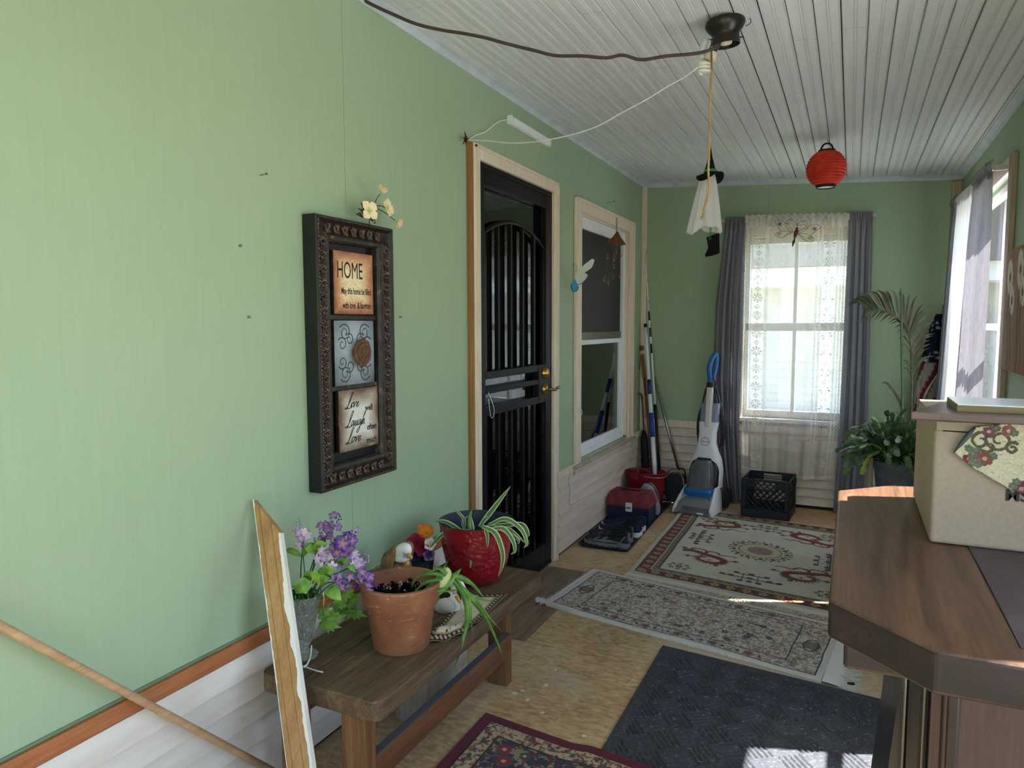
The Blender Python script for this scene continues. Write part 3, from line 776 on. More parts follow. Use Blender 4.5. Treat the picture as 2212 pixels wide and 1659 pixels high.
J = at(806, 447, x=.045)
for i, ((u, v), fc, r, op, n) in enumerate(heads):
    p = at(u, v, x=.075); blossom(fl, p, fc, r, n, op, roll=.5*i)
    tube('stem', spline([J, (J+p)/2+Vector((0, 0, .006)), p-Vector(fc)*.004], 4), .0016, 'stem_green', fl, 5)
tube('stem', spline([at(800, 500, x=.02), at(798, 470, x=.03), J], 4), .002, 'stem_green', fl, 5)
for (a, b, w) in (((784, 470), (768, 463), .010), ((786, 468), (778, 436), .009), ((800, 475), (812, 470), .012), ((802, 478), (809, 484), .010), ((788, 470), (773, 450), .009)):
    A, B = at(*a, x=.055), at(*b, x=.07); v, f = leaf_g([A, (A+B)/2+Vector((.004, 0, .003)), B], [.002, w, .001], up=(1, 0, .2)); mesh('leaf', v, f, 'leaf_dark', fl, True)

# ---- nails and screws left in the wall
plain('nail_steel', '#8d8a82', .4, .8)
def nail(u, v, L_, label, grp='nails left in the green wall'):
    p = at(u, v, x=0); t = thing('nail', label, 'nail', p, 0, grp)
    v_, f_ = tube_g([p-Vector((.004, 0, 0)), p+Vector((L_, .002, .003))], .0016, 6); mesh('shank', v_, f_, 'nail_steel', t, True)
    o = lathe('nail_head', [(.0042, 0), (.0042, .0015), (.0001, .0018)], 'nail_steel', t, 10); o.data.transform(Matrix.Translation(p+Vector((L_, .002, .003))) @ Matrix.Rotation(R(90), 4, 'Y'))
nail(562, 379, .022, 'long nail in the green wall up and left of the dark frame')
nail(862, 686, .010, 'short screw in the wall just right of the dark frame')
nail(516, 533, .006, 'small nail stub far left of the motto frame')
nail(535, 687, .005, 'small nail stub left of the frame at tile height')

# ---- LED strip above the door with its cord
plain('led_white', '#eef0f2', .3); plain('cord_white', '#efece4', .5); plain('cord_brown', '#3a2b26', .5); speck('rust_brown', '#3a2418', '#5e3a26', 60, .6)
led = thing('strip_light', 'slim white strip light fixed to the wall above the black door', 'light', (0, 3.43, 2.345))
box('housing', 0, .022, 3.188, 3.668, 2.347, 2.384, 'vinyl_white', led, .004); box('diffuser', .022, .028, 3.200, 3.655, 2.350, 2.380, 'led_white', led, .003)
box('end_cap', -.0, .027, 3.178, 3.190, 2.345, 2.386, 'vinyl_white', led, .002); box('end_cap', -.0, .027, 3.666, 3.678, 2.345, 2.386, 'vinyl_white', led, .002)
tube('power_cord', spline([at(1094, 259, x=.012), at(1078, 262, x=.012), at(1062, 274, x=.012), at(1046, 286, x=.015), at(1030, 291, x=.012), at(1012, 302, x=.015)], 6), .0028, 'cord_white', led, 6)
NA = Vector((.02, 2.765, 2.17)); NB = Vector((1.06, 2.60, 2.30))
wc = tube('light_cord', spline([at_seg(*q, NA, NB) for q in ((1012, 303), (1050, 304), (1100, 309), (1150, 307), (1200, 299), (1260, 284), (1300, 268), (1345, 243), (1400, 213), (1440, 188), (1480, 166), (1508, 145))], 5), .0022, 'cord_white', None, 6)
tag(wc, 'thin white wire strung from the door corner to the ceiling bulb', 'cord')
BA = Vector((.02, 2.06, 2.46)); BB = Vector((1.085, 2.53, 2.33))
bc = tube('extension_cord', spline([at_seg(*q, BA, BB) for q in ((776, -6), (800, 8), (840, 27), (900, 52), (960, 66), (1000, 72), (1050, 82), (1100, 96), (1150, 108), (1200, 120), (1260, 121), (1310, 125), (1345, 119), (1385, 129), (1440, 121), (1490, 117), (1520, 112), (1548, 103))], 5), .0058, 'cord_brown', None, 8)
tag(bc, 'brown extension cord sagging below the ceiling to the bulb socket', 'cord')
st = thing('metal_star', 'rusty spiked metal star at the upper left corner of the door casing', 'ornament', at(1006, 300, x=.0))
sp = at(1005, 300, x=.02)
for (u, v) in ((1003, 281), (998, 315), (1006, 315), (1016, 299), (999, 297)):
    q = at(u, v, x=.035); d = (q-sp); s = Vector((0, d.z, -d.y)).normalized()*.006
    mesh('point', [sp+s, sp-s, q, sp+Vector((.012, 0, 0))], [(0, 1, 2), (0, 2, 3), (1, 3, 2), (0, 3, 1)], 'rust_brown', st)
box('door_chime_button', 0, .012, 3.826, 3.846, 1.115, 1.175, 'vinyl_white', None, .003)
tag(bpy.data.objects['door_chime_button'], 'small white bell button on the wall between door and window', 'doorbell')
lp = tube('string_loop', spline([at(*q, x=.035) for q in ((1242, 880), (1248, 876), (1256, 885), (1257, 895), (1249, 898), (1243, 893), (1242, 880))], 5), .0018, 'cord_white', None, 5)
tag(lp, 'loop of white string hanging on the left side of the window casing', 'string')
cb = tube('cable', spline([at(*q, x=.022) for q in ((1232, 1018), (1229, 1040), (1232, 1062), (1231, 1088), (1245, 1085), (1270, 1070), (1300, 1052), (1325, 1036), (1340, 1012), (1350, 1006))], 6), .0026, 'siding_cream', None, 6)
tag(cb, 'thin painted cable sagging across the cream siding below the window', 'cable')

# ---- blue butterfly ornament hung at the window's left casing
vcol('butterfly_print', .35, .4, 0); BYP = 4.04
bf = thing('butterfly_ornament', 'white and blue butterfly ornament hanging at the left window casing', 'ornament', at(1241, 628, y=BYP))
def outline_px(name, pts, y0, th, mat, parent):
    P = [at(u, v, y=y0) for (u, v) in pts]; return prism(name, [(p.x, p.z) for p in P], 'y', y0-th/2, y0+th/2, mat, parent)
plain('wing_white', '#dfe6da', .35); plain('wing_blue', '#3f9fd0', .35); plain('wing_edge', '#16506e', .4)
outline_px('upper_wing', [(1241, 600), (1246, 587), (1263, 571), (1279, 559), (1284, 561), (1282, 569), (1278, 578), (1268, 586), (1260, 589), (1250, 604)], BYP, .004, 'wing_white', bf)
outline_px('lower_wing', [(1243, 603), (1252, 590), (1262, 588), (1270, 594), (1268, 601), (1263, 606), (1256, 612), (1249, 616), (1242, 612)], BYP-.006, .004, 'wing_white', bf)
outline_px('wing_tip', [(1234, 622), (1236, 611), (1242, 603), (1248, 615), (1250, 621), (1246, 628), (1240, 630), (1236, 628)], BYP-.012, .004, 'wing_blue', bf)
tube('wing_edge', spline([at(*q, y=BYP-.015) for q in ((1234, 614), (1234, 622), (1237, 628), (1241, 630), (1247, 627), (1250, 620))], 4), .002, 'wing_edge', bf, 5)
tube('wing_edge', spline([at(*q, y=BYP-.010) for q in ((1250, 615), (1258, 611), (1265, 604), (1269, 598), (1270, 593))], 4), .002, 'wing_edge', bf, 5)
tube('hook', spline([at(1238, 569, x=.0), at(1244, 570, y=BYP), at(1246, 576, y=BYP), at(1244, 588, y=BYP)], 4), .0012, 'nail_steel', bf, 5)

# ---- copper wind chime hung from a nail over the window
speck('copper', '#6b452b', '#8a5c38', 60, .45, metal=.55); speck('copper_bright', '#a4703f', '#c08a50', 60, .4, metal=.6)
CH = Vector((.075, 4.73, 0)); cz = at(1327, 517, x=.075).z
ch = thing('wind_chime', 'copper cone wind chime with small birds hanging before the window', 'wind chime', (CH.x, CH.y, at(1330, 615, x=.075).z))
nz = at(1327, 448, x=0).z
tube('hanger_nail', [(-.004, 4.72, nz), (.06, 4.72, nz+.006)], .0018, 'nail_steel', ch, 6)
tube('hook', spline([(.05, 4.715, nz+.004), (.06, 4.70, nz+.014), (.07, 4.715, nz+.0), (.07, 4.725, nz-.03), (.075, 4.73, nz-.05)], 5), .0012, 'nail_steel', ch, 5)
ztop = at(1327, 468, x=.075).z
for k in range(6):
    z = ztop-.010-k*.0205; r = .0085 if k % 2 == 0 else .006
    P = [(CH.x+(r*math.cos(a) if k % 2 else 0), CH.y+(0 if k % 2 else r*math.cos(a)), z+r*1.25*math.sin(a)) for a in [2*PI*i/10 for i in range(10)]]
    tube('chain_link', P, .0016, 'rust_brown', ch, 5, True)
cn = lathe('cone_cap', [(.003, .060), (.007, .055), (.030, .020), (.064, -.020), (.064, -.024), (.060, -.021), (.028, .014), (.003, .048)], 'copper', ch, 24, cap=False)
cn.data.transform(Matrix.Translation((CH.x, CH.y, cz)) @ Matrix.Rotation(R(14), 4, 'X') @ Matrix.Rotation(R(10), 4, 'Y'))
tube('cone_hanger', [(CH.x, CH.y, ztop-.125), (CH.x, CH.y, cz+.05)], .0022, 'rust_brown', ch, 5)
for (u, v, r, dx) in ((1312, 556, .016, 0), (1326, 560, .018, .02), (1342, 552, .014, .05), (1332, 546, .012, -.03), (1326, 578, .012, .04), (1305, 606, .016, 0), (1314, 612, .016, .03), (1324, 598, .018, -.02), (1339, 598, .014, .04)):
    p = at(u, v, x=CH.x+dx); P = [(p.x+.3*r*math.sin(a), p.y+r*.95*math.cos(a), p.z+.010+r*math.sin(a)) for a in [2*PI*i/14 for i in range(14)]]
    rg = tube('ring', P, .0011, 'copper_bright', ch, 5, True)
    bd = blob('bird', (p.x, p.y, p.z+.010-r), (.006, .010, .007), 'copper_bright', rg, 8, 6)
    v_, f_ = tube_g([(p.x, p.y+.007, p.z+.013-r), (p.x+.002, p.y+.016, p.z+.012-r)], [.003, .0004], 5); mesh('beak', v_, f_, 'rust_brown', ch, True)
    v_, f_ = leaf_g([(p.x, p.y-.006, p.z+.010-r), (p.x, p.y-.014, p.z+.008-r), (p.x, p.y-.022, p.z+.004-r)], [.003, .004, .001]); mesh('tail', v_, f_, 'copper', ch, True)
    zt_ = cz-.02
    tube('thread', [(p.x, p.y, p.z+.010+r), (CH.x+(p.x-CH.x)*.8, CH.y+max(-.05, min(.05, (p.y-CH.y)*.4)), zt_)], .0005, 'nail_steel', ch, 4)
# ================================================================ things on the ceiling
speck('bronze_black', '#17140f', '#241f19', 30, .3, bump=.03); plain('porcelain', '#d8cfb8', .4); speck('jute', '#a8834e', '#c9a66c', 90, .9, (1,1,.3))
plain('cfl_white', '#efece2', .35); plain('cfl_grey', '#cfd3d4', .3); plain('adapter_brown', '#2e211c', .45)
fc = at_ceil(1566, 42); FX, FYc, FZc = fc.x, fc.y, ceil_z(fc.x)
lf_ = thing('ceiling_light', 'black ceiling light base with bare socket, adapter and spiral bulb', 'light', (FX, FYc, FZc))
tilt = Matrix.Translation((FX, FYc, FZc)) @ Matrix.Rotation(R(-3.4), 4, 'Y') @ Matrix.Rotation(R(4), 4, 'X')
def L_(name, prof, mat, parent, seg=28, M=None, cap=False):
    o = lathe(name, prof, mat, parent, seg, cap=cap); o.data.transform(M if M is not None else tilt); return o
L_('canopy', [(.050, 0), (.064, -.003), (.068, -.010), (.068, -.020), (.060, -.034), (.049, -.046), (.045, -.054), (.046, -.060), (.048, -.086), (.045, -.086), (.042, -.060), (.030, -.040), (.0001, -.036)], 'bronze_black', lf_, 32)
L_('socket', [(.0001, -.026), (.021, -.028), (.021, -.075), (.019, -.082), (.0001, -.082)], 'porcelain', lf_, 20)
for k in range(3):
    a = R(100*k+15); v, f = tube_g([tilt @ Vector((.045*math.cos(a), .045*math.sin(a), -.066)), tilt @ Vector((.060*math.cos(a), .060*math.sin(a), -.066))], .0022, 6)
    s_ = mesh('set_screw', v, f, 'bronze_black', lf_, True)
lw = tube('loose_wire', spline([tilt @ Vector(p) for p in ((.05, .01, -.004), (.078, .02, -.008), (.082, .018, -.025), (.066, .012, -.034))], 5), .0014, 'bronze_black', lf_, 5)
yA = FYc-.01
pa, pb, pc_ = at(1557, 74, y=yA), at(1548, 90, y=yA), at(1538, 112, y=yA)
def cyl_between(name, a, b, ra, rb, mat, parent, seg=16): return tube(name, [a, a.lerp(b, .5), b], [ra, (ra+rb)/2, rb], mat, parent, seg)
cyl_between('adapter', pa, pc_, .017, .015, 'adapter_brown', lf_)
blob('plug_tap', pb+Vector((.006, -.012, 0)), (.016, .012, .014), 'adapter_brown', lf_, 12, 8)
pd = at(1532, 130, y=yA); cyl_between('bulb_base', pc_, pd, .019, .020, 'porcelain', lf_, 18)
# spiral tube
c0, c1 = at(1525, 133, y=yA), at(1520, 158, y=yA); ax = (c1-c0); axn = ax.normalized(); e1 = axn.orthogonal().normalized(); e2 = axn.cross(e1); P = []
for k in range(65):
    t = k/64; a = t*3.3*2*PI; P.append(c0+ax*t+(e1*math.cos(a)+e2*math.sin(a))*(.016+.004*math.sin(PI*t)))
tube('spiral_tube', P, .0058, 'cfl_white', lf_, 8)
# flat folded lamp tube beside it
q0, q1 = at(1526, 82, y=yA), at(1513, 120, y=yA); d = (q1-q0); s = Vector((-d.z, 0, d.x)).normalized()*.010
fl_ = tube('folded_lamp', [q0, q0.lerp(q1, .3), q0.lerp(q1, .7), q1], [.009, .012, .012, .009], 'cfl_grey', lf_, 10); 
tube('lamp_neck', [q1, at(1520, 126, y=yA)], .006, 'cfl_white', lf_, 8)
# pull rope tied below the bulb
ry = yA-.02
rope = thing('pull_rope', 'long frayed jute pull rope hanging from the ceiling light', 'rope', at(1520, 462, y=ry))
RP = spline([at(*q, y=ry) for q in ((1537, 100), (1537, 125), (1536, 165), (1534, 220), (1533, 280), (1532, 330), (1530, 370), (1532, 400), (1530, 420), (1524, 442), (1519, 455))], 10)
mb = MB()
for ph in range(3):
    Q = []
    for i, p in enumerate(RP):
        a = i*.75+ph*2*PI/3; Q.append(p+Vector((math.cos(a), math.sin(a), 0))*.0021)
    mb.add(*tube_g(Q, .0022, 6), smooth=True)
mb.build('rope_strands', 'jute', rope)
mb = MB(); e = RP[-1]
for k in range(14): mb.add(*tube_g(spline([e, e+Vector((random.uniform(-.004, .004), random.uniform(-.004, .004), -.012)), e+Vector((random.uniform(-.016, .006), random.uniform(-.01, .01), random.uniform(-.024, -.034)))], 3), .0008, 4))
mb.build('frayed_end', 'jute', rope)
blob('knot', at(1539, 165, y=ry), (.005, .005, .006), 'jute', rope, 8, 6); blob('knot', at(1538, 131, y=ry), (.006, .006, .010), 'jute', rope, 8, 6)
tube('bead_chain', [at(1536, 82, y=ry-.006), at(1537, 120, y=ry-.006), at(1538, 150, y=ry-.006)], .0012, 'bronze_black', rope, 5)

# ---- red paper lantern
g = G('paper_red', .75, 0, .2); n_ = g.noise(26, None, 4); g.color(g.ramp(n_, [(.3, '#d63a2e'), (.7, '#ec5440')])); g.b.inputs['Subsurface Weight'].default_value = .0
g.bump(n_, .25, .004)
plain('black_plastic', '#101114', .4)
lc = at_ceil(1787, 300); LX, LY = lc.x, lc.y; lzc = at(1784, 365, y=LY).z
lan = thing('paper_lantern', 'red ribbed paper lantern with black rims hanging from the ceiling', 'lantern', (LX, LY, at(1783, 414, y=LY).z))
RR = .105; pr = []
NR = 13
for k in range(NR*4+1):
    t = k/(NR*4); a = R(-62)+t*R(126); rib = .0035*math.cos(2*PI*NR*t); pr.append((RR*math.cos(a)**.9+rib, RR*.98*math.sin(a)))
lathe('paper_shade', pr, 'paper_red', lan, 40, (LX, LY, lzc), cap=False)
lathe('bottom_rim', [(.048, -.106), (.052, -.106), (.052, -.084), (.048, -.084), (.048, -.106)], 'black_plastic', lan, 28, (LX, LY, lzc), cap=False)
lathe('lamp_plate', [(.0001, -.100), (.047, -.100)], 'vinyl_white', lan, 24, (LX, LY, lzc), cap=False)
lathe('top_rim', [(.040, .088), (.046, .088), (.046, .104), (.040, .104), (.0001, .103)], 'black_plastic', lan, 28, (LX, LY, lzc), cap=False)
tube('carry_handle', [(LX-.032*math.cos(R(a)), LY, lzc+.100+.042*math.sin(R(a))) for a in range(0, 181, 15)], .0052, 'black_plastic', lan, 8)
hk = ceil_z(LX)
tube('hook', spline([(LX, LY, hk+.008), (LX, LY, hk-.008), (LX+.010, LY, hk-.018), (LX+.008, LY, hk-.034), (LX-.002, LY, lzc+.140)], 5), .0018, 'nail_steel', lan, 6)

# ---- hanging ghost with witch hat
plain('ghost_cloth', '#f6f3f2', .85, spec=.1); speck('felt_black', '#0c0d0f', '#17181b', 120, .95, bump=.3); plain('ribbon_green', '#4fae5c', .5); plain('spring_green', '#56b96a', .5)
gc = at_ceil(1534, 288); GX, GY = gc.x, gc.y
def gz(v): return at(1530, v, y=GY).z
gh = thing('ghost_decoration', 'white hanging ghost in a black witch hat with green band and boots', 'decoration', (GX, GY, gz(560)))
zb, zs = gz(384), gz(498)
def cl(a, t):
    r = .030+.058*t**.8+.010*t*math.sin(9*a+1.3)+.004*math.sin(17*a); hem = .020*math.sin(2*a+.4)+.008*math.sin(5*a)
    return (GX-.006-.020*t+r*math.cos(a)*1.02, GY+r*math.sin(a)*.55, zb+.02-(zb+.02-zs+hem)*t)
o = grid('cloth_body', lambda a, t: cl(2*PI*a, t), 90, 16, 'ghost_cloth', gh); solidify(o, .0015)
hz = gz(378)
o = lathe('hat_cone', [(.034, 0), (.030, .020), (.014, .080), (.004, .135), (.0005, .150)], 'felt_black', gh, 20, (GX+.004, GY, hz+.008), cap=False)
o = lathe('hat_band', [(.0355, .004), (.0345, .018), (.0335, .018)], 'ribbon_green', gh, 20, (GX+.004, GY, hz+.010), cap=False)
box('band_bow', GX+.034, GX+.046, GY-.012, GY-.006, hz+.004, hz+.020, 'ribbon_green', gh, .002)
o = grid('hat_brim', lambda a, t: (GX+.004+(.028+.048*t)*math.cos(2*PI*a), GY+(.028+.040*t)*math.sin(2*PI*a), hz+.012-.030*t+t*.024*math.cos(2*2*PI*a+.9)), 40, 4, 'felt_black', gh); solidify(o, .002)
tube('hanging_string', [(GX, GY, hz+.155), (GX, GY, ceil_z(GX))], .0007, 'nail_steel', gh, 4)
P = [(GX+.012+.007*math.cos(k*.9), GY+.007*math.sin(k*.9), zs+.03-(zs+.03-gz(520))*k/60) for k in range(61)]; tube('spring_leg', P, .0018, 'spring_green', gh, 5)
for dx, dy in ((0, 0), (.010, .012)):
    pts = [(1526, 513), (1549, 504), (1550, 548), (1540, 552), (1524, 555), (1523, 551), (1530, 535)]
    Q = [at(u, v, y=GY) for (u, v) in pts]; prism('boot', [(p.x+dx, p.z+dx*.4) for p in Q], 'y', GY+dy-.004, GY+dy+.004, 'felt_black', gh, .001, 1)
# ================================================================ old wooden bench and what stands on it
wood('bench_top', '#33241a', '#5e4733', '#86704f', 'y', 1.0, .65, .6)
wood('bench_leg', '#5a3a22', '#7d5634', '#98704a', 'z', 1.0, .6, .4)
wood('bench_rail', '#4e2f1c', '#744a2c', '#8e6240', 'y', 1.0, .6, .4)
plain('rail_top_grey', '#5b5a5d', .6)
BZ = .42; BX0, BX1, BY0, BY1 = .090, .492, 1.405, 2.470; BT = .055
bench = thing('bench', 'low weathered wooden plank bench standing against the green wall', 'bench', ((BX0+BX1)/2, (BY0+BY1)/2, 0))
def plank(name, x0, x1, corners):
    o = [(x, y) for (x, y) in corners]; return prism(name, o, 'z', BZ-BT, BZ, 'bench_top', bench, .004, 2)
def rc(cx, cy, r, a0, n=5): return [(cx+r*math.cos(R(a0+90*k/n)), cy+r*math.sin(R(a0+90*k/n))) for k in range(n+1)]
xm = .226
plank('seat_plank', xm, BX1, [(xm+.0045, BY0+.004)]+rc(BX1-.035, BY0+.035, .035, -90)+rc(BX1-.03, BY1-.03, .03, 0)+[(xm+.0045, BY1)])
plank('seat_plank', BX0, xm, [(xm-.0015, BY0+.002)]+[(xm-.0015, BY1)]+rc(BX0+.03, BY1-.03, .03, 90)+rc(BX0+.03, BY0+.03, .03, 180))
for (x0, x1, y0, y1) in ((.340, .418, 1.445, 1.492), (.125, .195, 1.445, 1.492), (.320, .400, 2.335, 2.380), (.125, .195, 2.335, 2.380)):
    box('leg', x0, x1, y0, y1, 0, BZ-BT, 'bench_leg', bench, .003)
box('long_rail', .392, .417, 1.492, 2.340, .130, .212, 'bench_rail', bench, .002)
box('rail_cap', .3915, .4175, 1.494, 2.338, .212, .2135, 'rail_top_grey', bench)
box('long_rail', .125, .150, 1.492, 2.335, .255, .350, 'bench_rail', bench, .002)
box('cross_rail', .195, .365, 1.455, 1.480, .02, .075, 'bench_rail', bench, .002)
box('leg_brace', .150, .365, 2.345, 2.372, .20, .30, 'bench_rail', bench, .002)
mb = MB()
for (cx_, cy_) in ((.345, 1.520), (.285, 1.575)):       # knots: fine raised rings in the plank
    for r in (.012, .019): mb.add(*tube_g([(cx_+r*math.cos(a)*.8, cy_+r*math.sin(a)*1.3, BZ+.0002) for a in [2*PI*k/20 for k in range(20)]], .0007, 4, True))
mb.build('knot_rings', 'bench_rail', bench)['kind'] = 'stuff'

# ---- terracotta pot with a tired aloe
def terracotta():
    g = G('terracotta', .75, 0, .25); a = g.noise(6, None, 6, .6); s = g.noise(14, g.coord((1, 1, 3)), 6, .75, 1.5)
    c = g.ramp(a, [(.3, '#6e4230'), (.5, '#8c5a3e'), (.7, '#a4724f')]); c = g.mix(g.ramp(s, [(.60, (0,0,0,1)), (.66, (.7,.7,.7,1))]), c, '#cda88a'); g.color(c); g.bump(a, .15, .002); return g.m
terracotta()
speck('soil', '#0a0807', '#1b1510', 60, 1.0, bump=.9, spec=.1); plain('perlite', '#e8e6df', .8)
TX, TY, TH = .352, 1.715, .198
tp = thing('terracotta_pot', 'scratched terracotta pot with a drooping aloe on the bench', 'flower pot', (TX, TY, BZ))
lathe('pot_body', [(.0001, 0), (.080, 0), (.084, .004), (.102, .128), (.103, .131), (.111, .133), (.113, .138), (.119, .188), (.121, .193), (.119, .198), (.108, .198), (.105, .185), (.098, .140), (.095, .12)], 'terracotta', tp, 40, (TX, TY, BZ), cap=False)
def soil_fn(u, v):
    r = v*.099; a = 2*PI*u; x, y = TX+r*math.cos(a), TY+r*math.sin(a)
    return (x, y, BZ+.145+.018*math.sin(40*x)*math.cos(53*y)*(1-v*.4)+.012*math.sin(130*x+90*y))
grid('soil', soil_fn, 48, 16, 'soil', tp)
mb = MB()
for k in range(46):
    r = .092*math.sqrt(random.random()); a = random.uniform(0, 2*PI); p = (TX+r*math.cos(a), TY+r*math.sin(a), BZ+.160+random.uniform(-.004, .008)); s_ = random.uniform(.0014, .003); mb.add(*blob_g(p, (s_, s_, s_), 6, 4))
mb.build('perlite', 'perlite', tp)['kind'] = 'stuff'
mb = MB()
for k in range(240):
    r = .090*math.sqrt(random.random()); a = random.uniform(0, 2*PI); p = (TX+r*math.cos(a), TY+r*math.sin(a), BZ+.152+random.uniform(0, .016)); s_ = random.uniform(.002, .006); mb.add(*blob_g(p, (s_, s_*1.3, s_*.8), 5, 4))
mb.build('soil_clods', 'soil', tp)['kind'] = 'stuff'
g = G('aloe_skin', .42, 0, .4); n_ = g.noise(18, None, 4); g.color(g.ramp(n_, [(.3, '#3f6b2c'), (.55, '#5f8c3c'), (.75, '#8aae5c')]))
plain('aloe_pale', '#b9c878', .5); plain('aloe_tip', '#8d6a4a', .7)
AA, AB = Vector((.43, 1.69, 0)), Vector((.545, 1.98, 0))
IA, IB = Vector((.25, 1.70, 0)), Vector((.46, 1.74, 0))
def aloe_leaf(px, w, inner=False, flat=.55):
    w *= 1.35
    P = spline([at_seg(u, v, IA, IB) if inner else at_seg(u, v, AA, AB) for (u, v) in px], 6); n = len(P)
    rs = [w*(.75+.25*math.sin(PI*min(1, i/(n-1)*1.6)))*(1-(i/(n-1))**3*.88) for i in range(n)]
    o = tube('aloe_leaf', P, rs, 'aloe_skin', tp, 8, flat=flat); return o
aloe_leaf([(943, 1284), (965, 1262), (985, 1240), (996, 1229)], .0115)
aloe_leaf([(978, 1242), (1000, 1250), (1022, 1264), (1044, 1290)], .0125)
aloe_leaf([(985, 1250), (1003, 1278), (1028, 1305), (1055, 1345), (1075, 1390), (1089, 1426)], .0085)
aloe_leaf([(1000, 1268), (1030, 1300), (1058, 1335), (1083, 1363)], .0065)
aloe_leaf([(975, 1250), (1000, 1285), (1009, 1320), (1005, 1360), (985, 1400), (948, 1434)], .0085)
aloe_leaf([(985, 1250), (1007, 1285), (1014, 1325), (1003, 1370), (992, 1415), (977, 1456)], .0080)
aloe_leaf([(995, 1262), (1012, 1295), (1017, 1330), (1021, 1381)], .0055)
aloe_leaf([(1010, 1280), (1035, 1292), (1058, 1298), (1070, 1289)], .0050)
aloe_leaf([(962, 1242), (930, 1238), (902, 1247), (888, 1272)], .0085, True)
aloe_leaf([(955, 1250), (920, 1258), (895, 1280), (876, 1297)], .0075, True)
aloe_leaf([(895, 1296), (925, 1268), (950, 1240), (967, 1211)], .0065, True)
aloe_leaf([(962, 1272), (925, 1282), (898, 1296)], .0080, True)
aloe_leaf([(945, 1278), (975, 1276), (1003, 1272)], .0045)
aloe_leaf([(965, 1240), (948, 1228), (925, 1238)], .0075, True)
v, f = tube_g(spline([at_seg(q[0], q[1], AA, AB) for q in ((945, 1272), (955, 1255), (965, 1240), (962, 1228))], 4), [.012, .014, .016, .017, .018, .018, .017, .016, .015, .014, .013, .011, .008], 10); mesh('crown', v, f, 'aloe_pale', tp, True)

# ---- red glazed pot with a spider plant
g = G('glaze_red', .16, 0, .6); n_ = g.noise(4, None, 4); vor = g.n.new('ShaderNodeTexVoronoi'); vor.inputs['Scale'].default_value = 58; g.l.new(g.coord(), vor.inputs['Vector'])
g.color(g.ramp(n_, [(.3, '#7c0f1a'), (.7, '#9c1a24')])); g.bump(vor.outputs['Distance'], .55, .008); g.b.inputs['Coat Weight'].default_value = .5
speck('glaze_navy', '#1c222c', '#2c3440', 20, .6)
RX, RY = .300, 2.285
rp = thing('red_pot', 'dimpled red glazed pot with a variegated spider plant on the bench end', 'flower pot', (RX, RY, BZ))
lathe('pot_body', [(.0001, 0), (.070, 0), (.084, .006), (.103, .035), (.117, .080), (.127, .130), (.135, .190), (.139, .226), (.141, .230)], 'glaze_red', rp, 48, (RX, RY, BZ), cap=False)
lathe('pot_lining', [(.141, .230), (.138, .232), (.134, .228), (.130, .190), (.122, .130), (.112, .090), (.0001, .088)], 'glaze_navy', rp, 48, (RX, RY, BZ), cap=False)
lathe('potting_soil', [(.118, .120), (.06, .150), (.0001, .158)], 'soil', rp, 28, (RX, RY, BZ), cap=False)
vcol('spider_leaf', .45, .4, 0)
SB = [(.41, 2.16), (.30, 2.22)]
def spider(px, w, yoff=0.):
    A = Vector((.22, 2.17+yoff, 0)); B = Vector((.50, 2.20+yoff, 0)); P = [at_seg(u, v, A, B) for (u, v) in px]
    P = spline(P, 6); n = len(P); vs = []; fs = []; cols = []
    viewd = Vector((CAM[0]-.35, CAM[1]-2.2, .5)).normalized()
    cg, cc = L3('#4c7434'), L3('#dfe3b4')
    for i, p in enumerate(P):
        t = (P[min(i+1, n-1)]-P[max(i-1, 0)]).normalized(); s = t.cross(viewd).normalized(); q = i/(n-1); ww = w*min(1, .55+q*2)*(1-q**3*.92); nn = s.cross(t)
        for k, o in ((-1, -.25), (-.45, 0), (0, .08), (.45, 0), (1, -.25)): vs.append(p+s*ww*k+nn*ww*o); cols.append(cc if abs(k) > .9 else cg)
    for i in range(n-1):
        for k in range(4): a = i*5+k; fs.append((a, a+1, a+6, a+5))
    o = mesh('spider_leaf', vs, fs, 'spider_leaf', rp, True); paint(o, np.array(cols)); return o
for px, w, yo in (([(1035, 1138), (1060, 1106), (1080, 1080), (1103, 1050)], .0095, .04), ([(1005, 1146), (965, 1150), (945, 1165), (925, 1187)], .0085, 0), ([(995, 1145), (962, 1127), (937, 1127)], .008, .03),
        ([(1015, 1146), (987, 1153), (970, 1171)], .008, 0), ([(1012, 1150), (990, 1174), (979, 1204)], .009, -.01), ([(1033, 1147), (1022, 1182), (1016, 1227)], .0095, -.015), ([(1047, 1140), (1053, 1160), (1053, 1184)], .0075, -.01),
        ([(1042, 1137), (1070, 1152), (1085, 1190), (1085, 1220), (1076, 1246)], .010, -.02), ([(1055, 1134), (1092, 1121), (1125, 1142), (1138, 1172), (1132, 1184)], .0085, .0), ([(1050, 1138), (1092, 1134), (1128, 1133), (1141, 1152), (1138, 1163)], .008, .03),
        ([(1060, 1143), (1088, 1142), (1108, 1168), (1112, 1190), (1103, 1198)], .0085, -.01), ([(1063, 1142), (1100, 1144), (1136, 1174)], .0075, .01), ([(1012, 1143), (1015, 1118), (1019, 1100)], .005, .05), ([(1004, 1143), (1002, 1122), (988, 1105), (978, 1101)], .0055, .06),
        ([(1022, 1150), (1019, 1132), (1017, 1115)], .0075, 0), ([(1037, 1138), (1048, 1120), (1060, 1116)], .006, .03), ([(1040, 1140), (1075, 1140), (1118, 1165), (1118, 1176)], .0065, .015), ([(1002, 1144), (1000, 1125), (1012, 1114)], .005, .06)): spider(px, w, yo)

